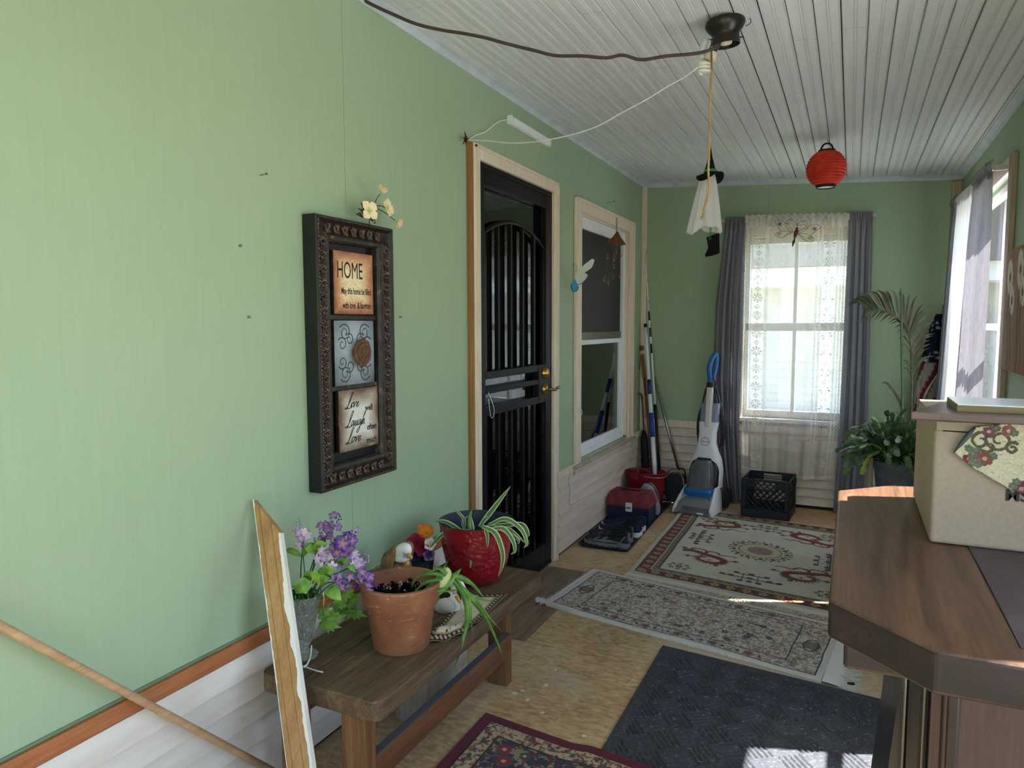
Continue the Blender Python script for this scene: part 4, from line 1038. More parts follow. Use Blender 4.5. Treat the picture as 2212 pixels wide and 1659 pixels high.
# ---- white swan planter
plain('ceramic_white', '#f0ede8', .22, spec=.6); plain('beak_orange', '#d28a3a', .4); plain('hole_dark', '#181412', .9)  # hole_dark: flat black for the shade inside openings, also an eye
SY = 2.00
sw = thing('swan_planter', 'white ceramic swan planter on the cloth behind the terracotta pot', 'figurine', at(965, 1325, z=BZ))
bc_ = at(965, 1303, y=SY)
blob('body', bc_+Vector((0, 0, -.002)), (.052, .046, .036), 'ceramic_white', sw, 20, 12)
blob('wing', bc_+Vector((.012, -.030, .006)), (.036, .018, .026), 'ceramic_white', sw, 16, 10); blob('wing', bc_+Vector((-.004, .030, .006)), (.036, .018, .026), 'ceramic_white', sw, 16, 10)
tube('tail', spline([bc_+Vector((-.035, -.01, .0)), bc_+Vector((-.048, -.012, .025)), bc_+Vector((-.040, -.012, .045))], 4), [.02]*4+[.014]*4+[.004], 'ceramic_white', sw, 10)
tube('neck', spline([at(*q, y=SY-.02) for q in ((1004, 1312), (1004, 1290), (996, 1265), (986, 1253), (979, 1262), (983, 1283))], 5), [.016, .0155, .015, .014, .013]+[.012]*10+[.013, .014, .015, .016, .015, .014, .012, .011, .010, .008, .007], 'ceramic_white', sw, 12)
v, f = tube_g([at(986, 1286, y=SY-.034), at(990, 1295, y=SY-.036), at(994, 1304, y=SY-.038)], [.0075, .006, .0015], 8); mesh('beak', v, f, 'beak_orange', sw, True)
lathe('planter_opening', [(.0001, 0), (.022, 0), (.026, -.004)], 'hole_dark', sw, 18, bc_+Vector((-.006, -.012, .0345)), cap=False)

# ---- woven cloth runner
vcol('runner_weave', .95, .1, .4, 500)
ra, rb, rc_, rd = at(915, 1392, z=BZ+.008), at(1002, 1372, z=BZ+.004), at(1096, 1284, z=BZ+.004), at(1000, 1284, z=BZ+.004)
def runner(u, v):
    p = ra.lerp(rb, u).lerp(rd.lerp(rc_, u), v); hump = .022*math.exp(-((v-.16)/.10)**2)*(.4+.6*math.sin(PI*u*.9+.3))+.006*math.sin(9*u+4*v)*math.exp(-v*3)+.003
    return (min(p.x, .4905), p.y, BZ+hump+.0015)
NU, NV = 60, 110
rn = grid('cloth_runner', runner, NU, NV, 'runner_weave'); tag(rn, 'cream woven cloth with brown floral border lying under the swan', 'cloth')
A, B = np.meshgrid(np.linspace(0, 1, NU+1), np.linspace(0, 1, NV+1)); B2 = B*2.2
c = np.ones(A.shape+(3,))*L3('#c9bfa4'); dk = L3('#37201c')
flw = (fbm(A*16, B2*16, 21) > .66) & (np.hypot(np.mod(A*2.2+.3, 1)-.5, np.mod(B2*2.2, 1)-.5) < .3); c[flw] = dk
edge = np.minimum(np.minimum(A, 1-A), np.minimum(B2, 2.2-B2))
c[(edge < .20)] = dk; mot = (np.mod((A+B2)*9, 1) < .45) & (edge > .06) & (edge < .14); c[mot] = L3('#b9ad92'); c[(edge > .165) & (edge < .21)] = L3('#a08c66'); c[edge < .02] = L3('#8c7a58')
paint(rn, c.reshape(-1, 3)); solidify(rn, .002, 1)

# ---- crystal vase with lilacs
g = G('crystal', .03, 0, .8); g.color('#dfe6e2'); g.b.inputs['Transmission Weight'].default_value = .85; g.b.inputs['IOR'].default_value = 1.45
vor = g.n.new('ShaderNodeTexVoronoi'); vor.inputs['Scale'].default_value = 120; g.l.new(g.coord((1, 1, .7)), vor.inputs['Vector']); g.bump(vor.outputs['Distance'], .9, .006)
plain('foil_green', '#1f8a4c', .2, .7); plain('foil_light', '#c5d64a', .25, .5); plain('foil_dark', '#0f5a36', .25, .6)
VX, VY = .140, 1.530
vs_ = thing('crystal_vase', 'cut crystal vase holding purple lilacs on the bench end', 'vase', (VX, VY, BZ))
lathe('glass_body', [(.0001, .002), (.040, .002), (.041, .006), (.030, .010), (.016, .018), (.014, .028), (.020, .040), (.0225, .050), (.025, .060), (.0275, .070), (.030, .082), (.0325, .094), (.035, .107), (.0375, .120), (.040, .134), (.0425, .148), (.045, .162), (.0475, .176), (.050, .186), (.047, .186), (.040, .160), (.032, .120), (.022, .070), (.010, .046), (.0001, .044)], 'crystal', vs_, 36, (VX, VY, BZ), cap=False, smooth=False, wob=lambda a, z: (.055 if int(round(a*36/(2*PI))+round(z*130)) % 2 else -.02) if .035 < z < .18 else 0)
mb = MB()
for k in range(40):
    a = random.uniform(0, 2*PI); z0 = random.uniform(.05, .12); P = []
    for i in range(5):
        zz = z0+i*.022; r = .45*(.012+.2*zz)*random.uniform(.5, 1.5); a += random.uniform(-.7, .7); P.append((VX+r*math.cos(a), VY+r*math.sin(a), BZ+zz))
    mb.add(*tube_g(P, .0020, 4), mi=k % 3)
mb.build('foil_shred', ['foil_green', 'foil_light', 'foil_dark'], vs_)['kind'] = 'stuff'
mb = MB()
for k in range(60):
    a = random.uniform(0, 2*PI); p = Vector((VX, VY, BZ+.175)); d = Vector((math.cos(a), math.sin(a), 0)); L0 = random.uniform(.015, .05)
    mb.add(*tube_g(spline([p+d*.008, p+d*L0*.7+Vector((0, 0, random.uniform(.005, .03))), p+d*L0+Vector((0, 0, random.uniform(-.006, .03)))], 4), .0009, 4), mi=k % 3)
mb.build('foil_tuft', ['foil_green', 'foil_dark', 'leaf_dark'], vs_)['kind'] = 'stuff'
tube('foil_ribbon', spline([at(*q, y=VY+.02) for q in ((681, 1302), (680, 1320), (672, 1345), (668, 1365), (663, 1385))], 5), .0018, 'foil_light', vs_, 4)
tube('foil_ribbon', spline([at(*q, y=VY+.03) for q in ((690, 1275), (698, 1280), (700, 1300), (695, 1318))], 5), .0018, 'foil_light', vs_, 4)
vcol('lilac_print', .65, .25, 0); speck('lilac_leaf', '#4b7a28', '#86ad45', 30, .5, (1, 1, 1), bump=.1)
bq = thing('lilac_bouquet', 'artificial purple and lavender lilac bouquet in the crystal vase', 'artificial flowers', (VX, VY, BZ+.15))
def lilac(px, py, rp_, cols, tipdir, dy=0., n=15):
    y0 = VY+dy; c = at(px, py, y=y0); s = rp_/744.; mb = MB(); cl = []
    dark, lite, mid = (L3(q) for q in cols); td = Vector(tipdir).normalized()
    for k in range(n):
        d = Vector((random.gauss(0, 1), random.gauss(0, 1)-.9, random.gauss(0, 1))).normalized(); p = c+Vector((d.x, d.y*.8, d.z))*s*random.uniform(.45, .85)+td*s*random.uniform(-.3, .7)
        F = (d+Vector((0, -.5, .1))).normalized(); a = F.orthogonal().normalized(); b = F.cross(a); r = s*random.uniform(.28, .40); r0 = random.uniform(0, 2); bc0 = dark+(lite-dark)*random.random()
        for q in range(5):
            an = 2*PI*q/5+r0; e = a*math.cos(an)+b*math.sin(an); sd = a*-math.sin(an)+b*math.cos(an)
            vv = [p, p+e*r*.55-sd*r*.36+F*r*.12, p+e*r*.95-sd*r*.25+F*r*.02, p+e*r*1.05+F*r*-.04, p+e*r*.95+sd*r*.25+F*r*.02, p+e*r*.55+sd*r*.36+F*r*.12]
            mb.add(vv, [(0, 1, 2, 3), (0, 3, 4, 5)]); cl += [mid]+[bc0*f_ for f_ in (1, 1.1, .8, 1.1, 1)]
    for k in range(9):
        p = c+td*s*random.uniform(.9, 1.6)+Vector((random.uniform(-1, 1), random.uniform(-1, 1), random.uniform(-1, 1)))*s*.16; v_, f_ = blob_g(p, (s*.06,)*3, 5, 4); mb.add(v_, f_); cl += [dark*.9]*len(v_)
    o = mb.build('flower_head', 'lilac_print', bq); paint(o, np.clip(np.array(cl), 0, 1)); 
    tube('stem', spline([(VX, VY, BZ+.12), (VX*.6+c.x*.4, VY, BZ+.20+(c.z-BZ-.2)*.3), c-Vector((0, 0, s*.3))], 5), .0018, 'stem_green', bq, 5)
DK = ('#3c1d78', '#6a44b4', '#b08a5a'); LT = ('#9a72b8', '#d2b6e4', '#d8c7a8'); MD = ('#4a2494', '#7d55c8', '#c09a6a')
lilac(655, 1163, 26, LT, (-.2, 0, .6), .02); lilac(708, 1142, 28, DK, (.8, 0, .7)); lilac(735, 1180, 34, DK, (.7, 0, .8), -.02, 20); lilac(764, 1170, 22, LT, (.4, 0, .9), .01)
lilac(702, 1205, 28, LT, (.6, 0, -.2), -.03); lilac(767, 1213, 26, LT, (.9, 0, .5), -.01); lilac(742, 1250, 27, MD, (.6, 0, -.2), -.05); lilac(787, 1243, 25, MD, (.9, 0, -.5), -.04)
lilac(690, 1170, 18, DK, (-.2, 0, -.6), .0, 8)
def px_leaf(parent, name, mat, a, b, w, y0, bend=.01, tip=.001, prof=None):
    A, B = at(*a, y=y0), at(*b, y=y0-.02); m = (A+B)/2+Vector((0, -.01, bend)); v_, f_ = leaf_g([A, m, B], prof or [.001, w, w*.85, tip], up=(CAM[0]-A.x, CAM[1]-A.y, .6), fold=.15); return mesh(name, v_, f_, mat, parent, True)
for (a, b, w, dy) in (((655, 1203), (617, 1188), .010, .02), ((655, 1203), (685, 1172), .010, .02), ((682, 1197), (664, 1178), .013, .0), ((685, 1195), (708, 1174), .016, .0), ((676, 1262), (640, 1282), .024, -.04),
        ((690, 1262), (683, 1230), .012, -.05), ((700, 1258), (722, 1226), .022, -.03), ((712, 1268), (737, 1297), .020, -.05), ((735, 1222), (712, 1220), .012, 0), ((738, 1222), (752, 1212), .010, 0), ((668, 1258), (676, 1238), .014, -.02), ((695, 1265), (712, 1248), .014, -.03), ((757, 1220), (768, 1237), .008, -.02)):
    px_leaf(bq, 'leaf', 'lilac_leaf', a, b, w, VY+dy)
for a, b in (((655, 1203), (660, 1252)), ((682, 1197), (671, 1250)), ((693, 1272), (699, 1330))): tube('stem', [at(*a, y=VY+.01), at(*b, y=VY)], .0015, 'stem_green', bq, 5)
# trailing maple-like leaves behind the vase
lv = thing('leafy_garland', 'green serrated artificial leaves lying between vase and terracotta pot', 'artificial leaves', at(700, 1360, z=BZ))
def maple(c, tipdir, r, up):
    U = Vector(up).normalized(); T = Vector(tipdir); T = (T-U*T.dot(U)).normalized(); S = T.cross(U)
    o = [(0, -.9), (.35, -.75), (.30, -.5), (.75, -.45), (.62, -.2), (.95, .1), (.55, .15), (.6, .5), (.28, .45), (0, 1.1)]
    pts = o+[(-x, y) for (x, y) in reversed(o[1:-1])]
    vs = [Vector(c)+U*r*.12]+[Vector(c)+S*(x*r*.75)+T*(y*r)-U*(abs(x)*r*.12) for (x, y) in pts]; n = len(pts)
    mesh('leaf', vs, [(0, 1+i, 1+(i+1) % n) for i in range(n)], 'lilac_leaf', lv, False)
for (u, v, yy, r, td) in ((720, 1335, 1.64, .040, (.6, .6, .1)), (745, 1320, 1.72, .042, (.8, .5, .2)), (758, 1298, 1.74, .040, (.5, .5, .5)), (735, 1300, 1.70, .036, (.2, .7, .6)), (712, 1350, 1.62, .036, (.8, .2, .0)), (770, 1325, 1.78, .034, (.9, .2, -.1)), (752, 1280, 1.73, .032, (.1, .5, .8)), (700, 1322, 1.63, .030, (.2, .6, .7))):
    p = at(u, v, y=yy); p.z = max(p.z, BZ+.022); maple(p, td, r, (.5, -.6, .75))
tube('stem', spline([at(683, 1365, y=1.58), at(705, 1330, y=1.63), at(735, 1305, y=1.70)], 5), .0022, 'lilac_leaf', lv, 5)
# zip tie looped round the vase foot
zt = thing('zip_tie', 'white plastic zip tie looped round the vase foot', 'zip tie', at(655, 1440, z=BZ))
tube('strap', spline([(VX+.018, VY+.012, BZ+.030), at(671, 1415, y=VY-.01), at(667, 1428, z=BZ+.012), at(658, 1440, z=BZ+.004), at(640, 1434, z=BZ+.004), (VX-.034, VY-.03, BZ+.01)], 5), .0022, 'vinyl_white', zt, 6)
tube('strap_tail', spline([at(658, 1440, z=BZ+.004), at(680, 1448, z=BZ+.006), at(697, 1452, z=BZ+.010)], 4), .0022, 'vinyl_white', zt, 6)
blob('strap_head', at(658, 1440, z=BZ+.004), (.004, .004, .004), 'vinyl_white', zt, 8, 6)

# ---- eagle figurine and the bunch behind it
speck('feather_brown', '#5d4328', '#a07c4c', 55, .6, (1, 1, .5), bump=.6); speck('feather_white', '#dcd8cf', '#f0eee8', 50, .6, bump=.3); plain('beak_yellow', '#cfa446', .4)
EY = 1.98
eg = thing('eagle_figurine', 'bald eagle figurine with brown wings peeking over the terracotta pot', 'figurine', (at(860, 1205, y=EY).x, EY, BZ))
def P_(u, v, dy=0): return at(u, v, y=EY+dy)
ebx = P_(858, 1210)
tube('body', spline([(ebx.x, EY, BZ), (ebx.x, EY, BZ+.08), P_(856, 1215), P_(868, 1195)], 4), [.055, .056, .057, .058, .058, .057, .056, .055, .052, .050, .046, .040, .030], 'feather_brown', eg, 14)
tube('wing', spline([P_(868, 1186, -.02), P_(855, 1188, -.035), P_(845, 1203, -.045), P_(840, 1225, -.05), P_(838, 1260, -.04)], 4), [.012, .018, .022, .026, .029, .030, .031, .032, .032, .030, .028, .026, .022, .018, .014, .010, .006], 'feather_brown', eg, 10, flat=.6)
tube('wing', spline([P_(872, 1182, .05), P_(880, 1176, .05), P_(888, 1182, .05), P_(890, 1200, .05)], 4), [.010, .016, .019, .020, .020, .019, .018, .016, .014, .012, .010, .008, .006], 'feather_brown', eg, 10, flat=.6)
tube('head', spline([P_(868, 1205, -.03), P_(868, 1192, -.035), P_(876, 1186, -.04), P_(885, 1196, -.045)], 5), [.030, .030, .029, .028, .027, .026, .025, .024, .023, .022, .021, .020, .018, .015, .012, .008], 'feather_white', eg, 12)
tube('beak', spline([P_(882, 1200, -.05), P_(888, 1204, -.055), P_(888, 1211, -.055)], 4), [.010, .009, .008, .007, .006, .005, .003, .002, .0008], 'beak_yellow', eg, 8)
blob('eye', P_(881, 1198, -.062), (.002, .002, .002), 'hole_dark', eg, 6, 5); blob('foot', P_(877, 1216, -.03), (.014, .012, .012), 'beak_yellow', eg, 8, 6)
FYb = 2.19
fb = thing('flower_bunch', 'small bunch of crimson, orange and white cloth flowers by the red pot', 'artificial flowers', (at(905, 1190, y=FYb).x, FYb, BZ))
def fq(u, v, dy=0): return at(u, v, y=FYb+dy)
vd = (.6, -.75, .3)
blossom(fb, fq(900, 1172, -.03), (.4, -.85, .1), .040, 6, .95, ('#5c0c22', '#8e1638', '#a41f45')); blossom(fb, fq(911, 1185, -.035), (.6, -.8, -.2), .032, 5, .9, ('#5c0c22', '#7e1232', '#98193c'), roll=.4)
blossom(fb, fq(921, 1152, 0), (.3, -.6, .7), .040, 6, .75, ('#b8640e', '#d88a1c', '#d2581c'), roll=.2); blossom(fb, fq(912, 1145, .01), (.0, -.5, .9), .030, 5, .6, ('#c8780e', '#e09a24', '#cf4f20'), roll=.8)
blossom(fb, fq(928, 1175, -.02), (.7, -.7, .2), .026, 5, .9, ('#b9b59c', '#d8d4c6', '#e8e4dc')); blossom(fb, fq(926, 1198, -.02), (.7, -.7, 0), .026, 5, .9, ('#2c1648', '#41246a', '#9a8aa0'), roll=.3); blossom(fb, fq(899, 1201, -.02), (.4, -.8, 0), .024, 5, .9, ('#241040', '#382060', '#4a2c78'))
for (a, b, w) in (((905, 1225), (890, 1205), .016), ((908, 1225), (915, 1202), .018), ((900, 1228), (902, 1204), .016), ((915, 1225), (930, 1208), .014)):
    A, B = fq(*a), fq(*b, -.02); v_, f_ = leaf_g([A, (A+B)/2+Vector((.004, -.006, .004)), B], [.004, w, .002], up=vd); mesh('leaf', v_, f_, 'leaf_dark', fb, True)
c = fq(908, 1215)
for k in range(5): tube('stem', spline([(c.x, FYb, BZ+.002), (c.x, FYb, BZ+.08), fq(895+8*k, 1195-4*k)], 4), .002, 'stem_green', fb, 5)
lathe('bunch_pot', [(.0001, 0), (.040, 0), (.050, .07), (.052, .085), (.048, .085), (.046, .07), (.0001, .068)], 'glaze_navy', fb, 20, (c.x, FYb, BZ), cap=False)

# ---- leaning board with flaked paint, and a dowel
wood('board_wood', '#9a6c3e', '#b58a56', '#cba672', 'z', 1.0, .5, .25)
plain('flake_white', '#ece8dd', .7)
bd = thing('leaning_board', 'narrow wooden board with flaking white edge leaning in front of the bench', 'board', (.42, 1.23, 0))
T0 = Vector((.016, 1.477, .880)); Dn = Vector((.269, -.177, -.628)); Wv = Vector((.0735, .010, .0125))
tb_ = T0.z/-Dn.z
nrm = Dn.cross(Wv).normalized()
if nrm.y > 0: nrm = -nrm
th = .018
L0, L1 = T0, T0+Dn*tb_
R0, R1 = T0+Wv+Dn*.145, T0+Wv+Dn*((T0.z+Wv.z)/-Dn.z)
fr_ = [L0, R0, R1, L1]; bk = [p-nrm*th for p in fr_]
mesh('plank', fr_+bk, [(0, 1, 2, 3), (7, 6, 5, 4), (0, 4, 5, 1), (1, 5, 6, 2), (2, 6, 7, 3), (3, 7, 4, 0)], 'board_wood', bd); 
# grooves down the face and torn paint along the right edge
for q in (.22, .66):
    a, b = L0.lerp(R0, q)+nrm*.0004, L1.lerp(R1, q)+nrm*.0004; tube('groove_line', [a, b], .0006, 'raw_edge', bd, 4)
N = 110; vs = []; fs = []
for i in range(N+1):
    t = i/N; e = R0.lerp(R1, t); w_ = .003+.014*max(0, fbm(np.array([t*9.]), np.array([3.2]), 4)[0]-.42)*3*(1 if .15 < t < .62 else .35)+.002*random.random()
    wn = Wv.normalized(); vs += [e-wn*w_+nrm*.0012, e+wn*(.0015+.001*random.random())+nrm*.0014, e+wn*.0016-nrm*th*.8]
for i in range(N): a = i*3; fs += [(a, a+1, a+4, a+3), (a+1, a+2, a+5, a+4)]
mesh('paint_flake', vs, fs, 'flake_white', bd)
vs = []; fs = []
for i in range(N+1):
    t = i/N; e = L0.lerp(L1, t); w_ = .0012+.003*random.random()*(fbm(np.array([t*14.]), np.array([1.2]), 8)[0] > .5); vs += [e+Wv.normalized()*w_+nrm*.0008, e-Wv.normalized()*.0008+nrm*.0008]
for i in range(N): a = i*2; fs.append((a, a+1, a+3, a+2))
mesh('paint_flake', vs, fs, 'flake_white', bd)
wood('dowel_wood', '#a07a55', '#bd9a74', '#cfb08c', 'y', 1.0, .55, .15)
d0, d1 = Vector((.020, .45, 1.135)), Vector((.060, 1.545, .0095))
dw = tube('dowel_rod', [d0.lerp(d1, i/6) for i in range(7)], .0095, 'dowel_wood', None, 12); tag(dw, 'long thin wooden dowel leaning diagonally across the white siding', 'dowel')

# ---- under the bench: paint can and a white carton
speck('can_grey', '#9a948c', '#b9b4ac', 10, .45, (6, 6, 1)); plain('can_lid', '#3b3d44', .35, .6); plain('carton_white', '#e9e9e6', .6)
pcx, pcy = .185, 2.05
pc = thing('paint_can', 'grey paint can under the bench behind the long rail', 'paint can', (pcx, pcy, 0))
lathe('can_body', [(.0001, 0), (.078, 0), (.080, .003), (.080, .184), (.082, .187), (.082, .190)], 'can_grey', pc, 32, (pcx, pcy, 0), cap=False)
lathe('can_lid', [(.082, .190), (.078, .190), (.076, .184), (.066, .184), (.064, .189), (.056, .189), (.054, .184), (.0001, .184)], 'can_lid', pc, 32, (pcx, pcy, 0), cap=False)
wcb = thing('white_carton', 'small white carton on the floor behind the paint can', 'carton', (.21, 2.26, 0)); box('carton_body', .17, .25, 2.22, 2.30, 0, .185, 'carton_white', wcb, .003); box('carton_cap', .185, .235, 2.235, 2.285, .185, .20, 'can_lid', wcb, .003)
# ================================================================ rugs
class Canvas:
    """woven pattern on a rug, in metres"""
    def __init__(s, w, h, nu, nv, base):
        s.w, s.h, s.nu, s.nv = w, h, nu, nv
        s.X, s.Y = np.meshgrid(np.linspace(0, w, nu+1), np.linspace(0, h, nv+1)); s.c = np.ones(s.X.shape+(3,))*L3(base)
        s.e = np.minimum(np.minimum(s.X, w-s.X), np.minimum(s.Y, h-s.Y))
    def put(s, m, col): s.c[m] = L3(col) if isinstance(col, str) else col
    def win(s, x0, x1, y0, y1):
        i0 = max(0, int(x0/s.w*s.nu)-1); i1 = min(s.nu+1, int(x1/s.w*s.nu)+3); j0 = max(0, int(y0/s.h*s.nv)-1); j1 = min(s.nv+1, int(y1/s.h*s.nv)+3); return slice(j0, max(j0, j1)), slice(i0, max(i0, i1))
    def line(s, pts, r, col):
        for (a, b) in zip(pts[:-1], pts[1:]):
            w = s.win(min(a[0], b[0])-r, max(a[0], b[0])+r, min(a[1], b[1])-r, max(a[1], b[1])+r); X, Y = s.X[w], s.Y[w]
            if X.size == 0: continue
            dx, dy = b[0]-a[0], b[1]-a[1]; q = dx*dx+dy*dy+1e-12; t = np.clip(((X-a[0])*dx+(Y-a[1])*dy)/q, 0, 1)
            m = (X-a[0]-t*dx)**2+(Y-a[1]-t*dy)**2 < r*r; s.c[w][m] = L3(col)
    def disk(s, x, y, r, col, ry=None):
        ry = ry or r; w = s.win(x-r, x+r, y-ry, y+ry); m = ((s.X[w]-x)/r)**2+((s.Y[w]-y)/ry)**2 < 1; s.c[w][m] = L3(col)
    def flower(s, x, y, r, col, cen=None, n=5, ph=0.):
        for k in range(n): a = 2*PI*k/n+ph; s.disk(x+r*.62*math.cos(a), y+r*.62*math.sin(a), r*.40, col)
        if cen: s.disk(x, y, r*.3, cen)
    def noise(s, amt, sc, seed=0): s.c *= (1+(fbm(s.X*sc, s.Y*sc, seed)-.5)[..., None]*amt)
def rug_mesh(name, cv, NL, NR, FL, FR, th, mat, label, height=None, cat='rug', wob=0.):
    NL, NR, FL, FR = (Vector((p[0], p[1], 0)) for p in (NL, NR, FL, FR)); nu, nv = cv.nu, cv.nv
    U, V = np.meshgrid(np.linspace(0, 1, nu+1), np.linspace(0, 1, nv+1))
    P = sum(np.array(p)[None, None, :]*wt[..., None] for p, wt in ((NL, (1-U)*(1-V)), (NR, U*(1-V)), (FL, (1-U)*V), (FR, U*V)))
    z = np.full(U.shape, th) if height is None else height(cv)+th
    P[..., 2] = z
    if wob: P[..., 0] += (vnoise(U*0+3.1, V*7, 3)-.5)*wob; P[..., 1] += (vnoise(U*7, V*0+2.2, 5)-.5)*wob
    n0 = (nu+1)*(nv+1); vs = P.reshape(-1, 3)
    # skirt down to the floor
    ring = [i for i in range(nu+1)]+[j*(nu+1)+nu for j in range(1, nv+1)]+[nv*(nu+1)+i for i in range(nu-1, -1, -1)]+[j*(nu+1) for j in range(nv-1, 0, -1)]
    low = vs[ring].copy(); low[:, 2] = .0005; allv = np.vstack([vs, low])
    idx = np.arange(n0).reshape(nv+1, nu+1); quads = np.stack([idx[:-1, :-1], idx[:-1, 1:], idx[1:, 1:], idx[1:, :-1]], -1).reshape(-1, 4)
    m = len(ring); sk = np.array([(ring[k], n0+k, n0+(k+1) % m, ring[(k+1) % m]) for k in range(m)])
    faces = np.vstack([quads, sk]); me = bpy.data.meshes.new(name); me.vertices.add(len(allv)); me.vertices.foreach_set('co', allv.astype(np.float32).ravel())
    me.loops.add(faces.size); me.loops.foreach_set('vertex_index', faces.astype(np.int32).ravel()); me.polygons.add(len(faces)); me.polygons.foreach_set('loop_start', np.arange(0, faces.size, 4, dtype=np.int32)); me.polygons.foreach_set('loop_total', np.full(len(faces), 4, np.int32))
    me.update(calc_edges=True); me.validate()
    root = thing(name, label, cat, tuple(NL.lerp(FR, .5))); o = obj('pile', me, mat, root)
    cc = cv.c.reshape(-1, 3); paint(o, np.clip(np.vstack([cc, cc[ring]]), 0, 1)); return root
vcol('rug_wool', .95, .1, .6, 380, sheen=.15); vcol('mat_felt', .95, .1, .7, 500); plain('fringe_cream', '#c9c0ae', .9); plain('fringe_white', '#d8d4cc', .9)
def fringe(root, A, B, out, L0, n, mat, z=.006, lean=0.):
    """tassel strands along edge A-B pointing out"""
    A, B, out = Vector(A), Vector(B), Vector(out).normalized(); mb = MB(); e = (B-A).normalized()
    for k in range(n):
        p = A.lerp(B, (k+random.random())/n); l = L0*random.uniform(.6, 1.1); q = p+out*l+e*random.gauss(lean, .35)*l; m = p.lerp(q, .5)+Vector((0, 0, random.uniform(0, .008)))+e*random.gauss(0, .2)*l
        p.z, q.z = z, random.uniform(.002, .006); mb.add(*tube_g([p, m, q], [.0016, .0014, .0008], 4))
    mb.build('fringe', mat, root)['kind'] = 'stuff'
def fringe_strip(root, A, B, out, w, mat, z=.005):
    A, B, out = Vector(A), Vector(B), Vector(out).normalized()*w; mesh('woven_end', [(A.x, A.y, z), (B.x, B.y, z), (B.x+out.x, B.y+out.y, z-.001), (A.x+out.x, A.y+out.y, z-.001)], [(0, 1, 2, 3)], mat, root)

# ---- dragon rug
DW, DH = 1.256, 1.556
cv = Canvas(DW, DH, 250, 310, '#b9b6a2')
cv.noise(.30, 9, 2)
RED = '#6e2018'; MAR = '#571520'; NAVY = '#2b2530'; GOLD = '#9a7c4c'
e = cv.e
cv.put(e < .145, '#8f8560'); cv.put((e > .112) & (e < .145) & (np.mod((cv.X+cv.Y)*60, 1) < .5), '#3a2a20'); cv.put((e > .140) & (e < .146), NAVY)
cv.put(e < .110, MAR); cv.put((e > .104) & (e < .110), '#b9a88c'); cv.put(e < .028, '#b5b1a0'); cv.put((e > .026) & (e < .033), '#3d1416')
for t in np.arange(.06, DW, .082):
    for yy in (.070, DH-.070): cv.flower(t, yy, .026, GOLD, '#7c4a2c', 5, t*9)
for t in np.arange(.06, DH, .082):
    for xx in (.070, DW-.070): cv.flower(xx, t, .026, GOLD, '#7c4a2c', 5, t*9)
for k in range(260):
    t = random.random(); sde = random.choice((0, 1, 2, 3)); o_ = random.choice((.042, .097)); p = [(t*DW, o_), (t*DW, DH-o_), (o_, t*DH), (DW-o_, t*DH)][sde]; cv.disk(p[0], p[1], .004, GOLD)
def dragon(cx_, cy_, fx, fy, rot=0.):
    def q(u, v):
        u *= fx; v *= fy; return (cx_+u*math.cos(rot)-v*math.sin(rot), cy_+u*math.sin(rot)+v*math.cos(rot))
    S = [(-.155, .02), (-.10, .035), (-.03, .005), (.04, -.015), (.09, -.05), (.075, -.105), (.01, -.125), (-.045, -.10), (-.055, -.06), (-.02, -.04)]
    C = [q(*p) for p in S]; P = spline([(x, y, 0) for (x, y) in C], 8); n = len(P)
    for i in range(n-1):
        w = .010+.013*math.sin(PI*min(1, .15+i/n)); cv.line([(P[i].x, P[i].y), (P[i+1].x, P[i+1].y)], w, RED)
    for i in range(0, n-1, 2):
        d = (P[i+1]-P[i]).normalized(); s = Vector((-d.y, d.x, 0))*.030*fx*fy; cv.line([(P[i].x, P[i].y), (P[i].x+s.x, P[i].y+s.y)], .004, RED)
    for T in ([(-.03, .01), (-.02, .065), (.03, .075), (.06, .04), (.11, .05), (.15, .045)], [(-.12, .03), (-.11, .085), (-.05, .09), (-.02, .06)]):
        Q = spline([(*q(*p), 0) for p in T], 6); 
        for i in range(len(Q)-1): cv.line([(Q[i].x, Q[i].y), (Q[i+1].x, Q[i+1].y)], .011*(1-.5*i/len(Q)), RED)
    for (a, b) in (((.09, -.05), (.155, -.03)), ((-.10, .035), (-.165, .07)), ((.03, -.12), (.06, -.155)), ((-.05, -.06), (-.12, -.07))):
        A_, B_ = q(*a), q(*b); cv.line([A_, B_], .006, RED); cv.flower(B_[0], B_[1], .018, NAVY, None, 4)
    A_ = q(.01, -.08); cv.disk(A_[0], A_[1], .028, '#b9ac7c', .02); cv.disk(A_[0], A_[1], .012, '#8a5a3c')
for (u, v, fx, fy) in ((.290, .335, 1, 1), (.275, .755, 1, -1), (.705, .745, -1, -1), (.705, .325, -1, 1)): dragon(u*DW, v*DH, fx, fy)
mx, my = DW/2, DH/2
for k in range(26):
    a = 2*PI*k/26; cv.disk(mx+.155*math.cos(a), my+.155*math.sin(a), .015, ('#2b2a26', GOLD)[k % 2]); cv.disk(mx+.180*math.cos(a+.1), my+.180*math.sin(a+.1), .010, NAVY)
cv.put(np.hypot(cv.X-mx, cv.Y-my) < .125, '#b3a882'); cv.put(np.abs(np.hypot(cv.X-mx, cv.Y-my)-.125) < .004, '#5a4a34')
m = np.hypot(cv.X-mx, cv.Y-my) < .075; cv.put(m, '#a08c80'); cv.put(m & ((np.mod(np.abs(cv.X-mx)*70, 1) < .4) ^ (np.mod(cv.Y*70, 1) < .4)), '#5e3038')
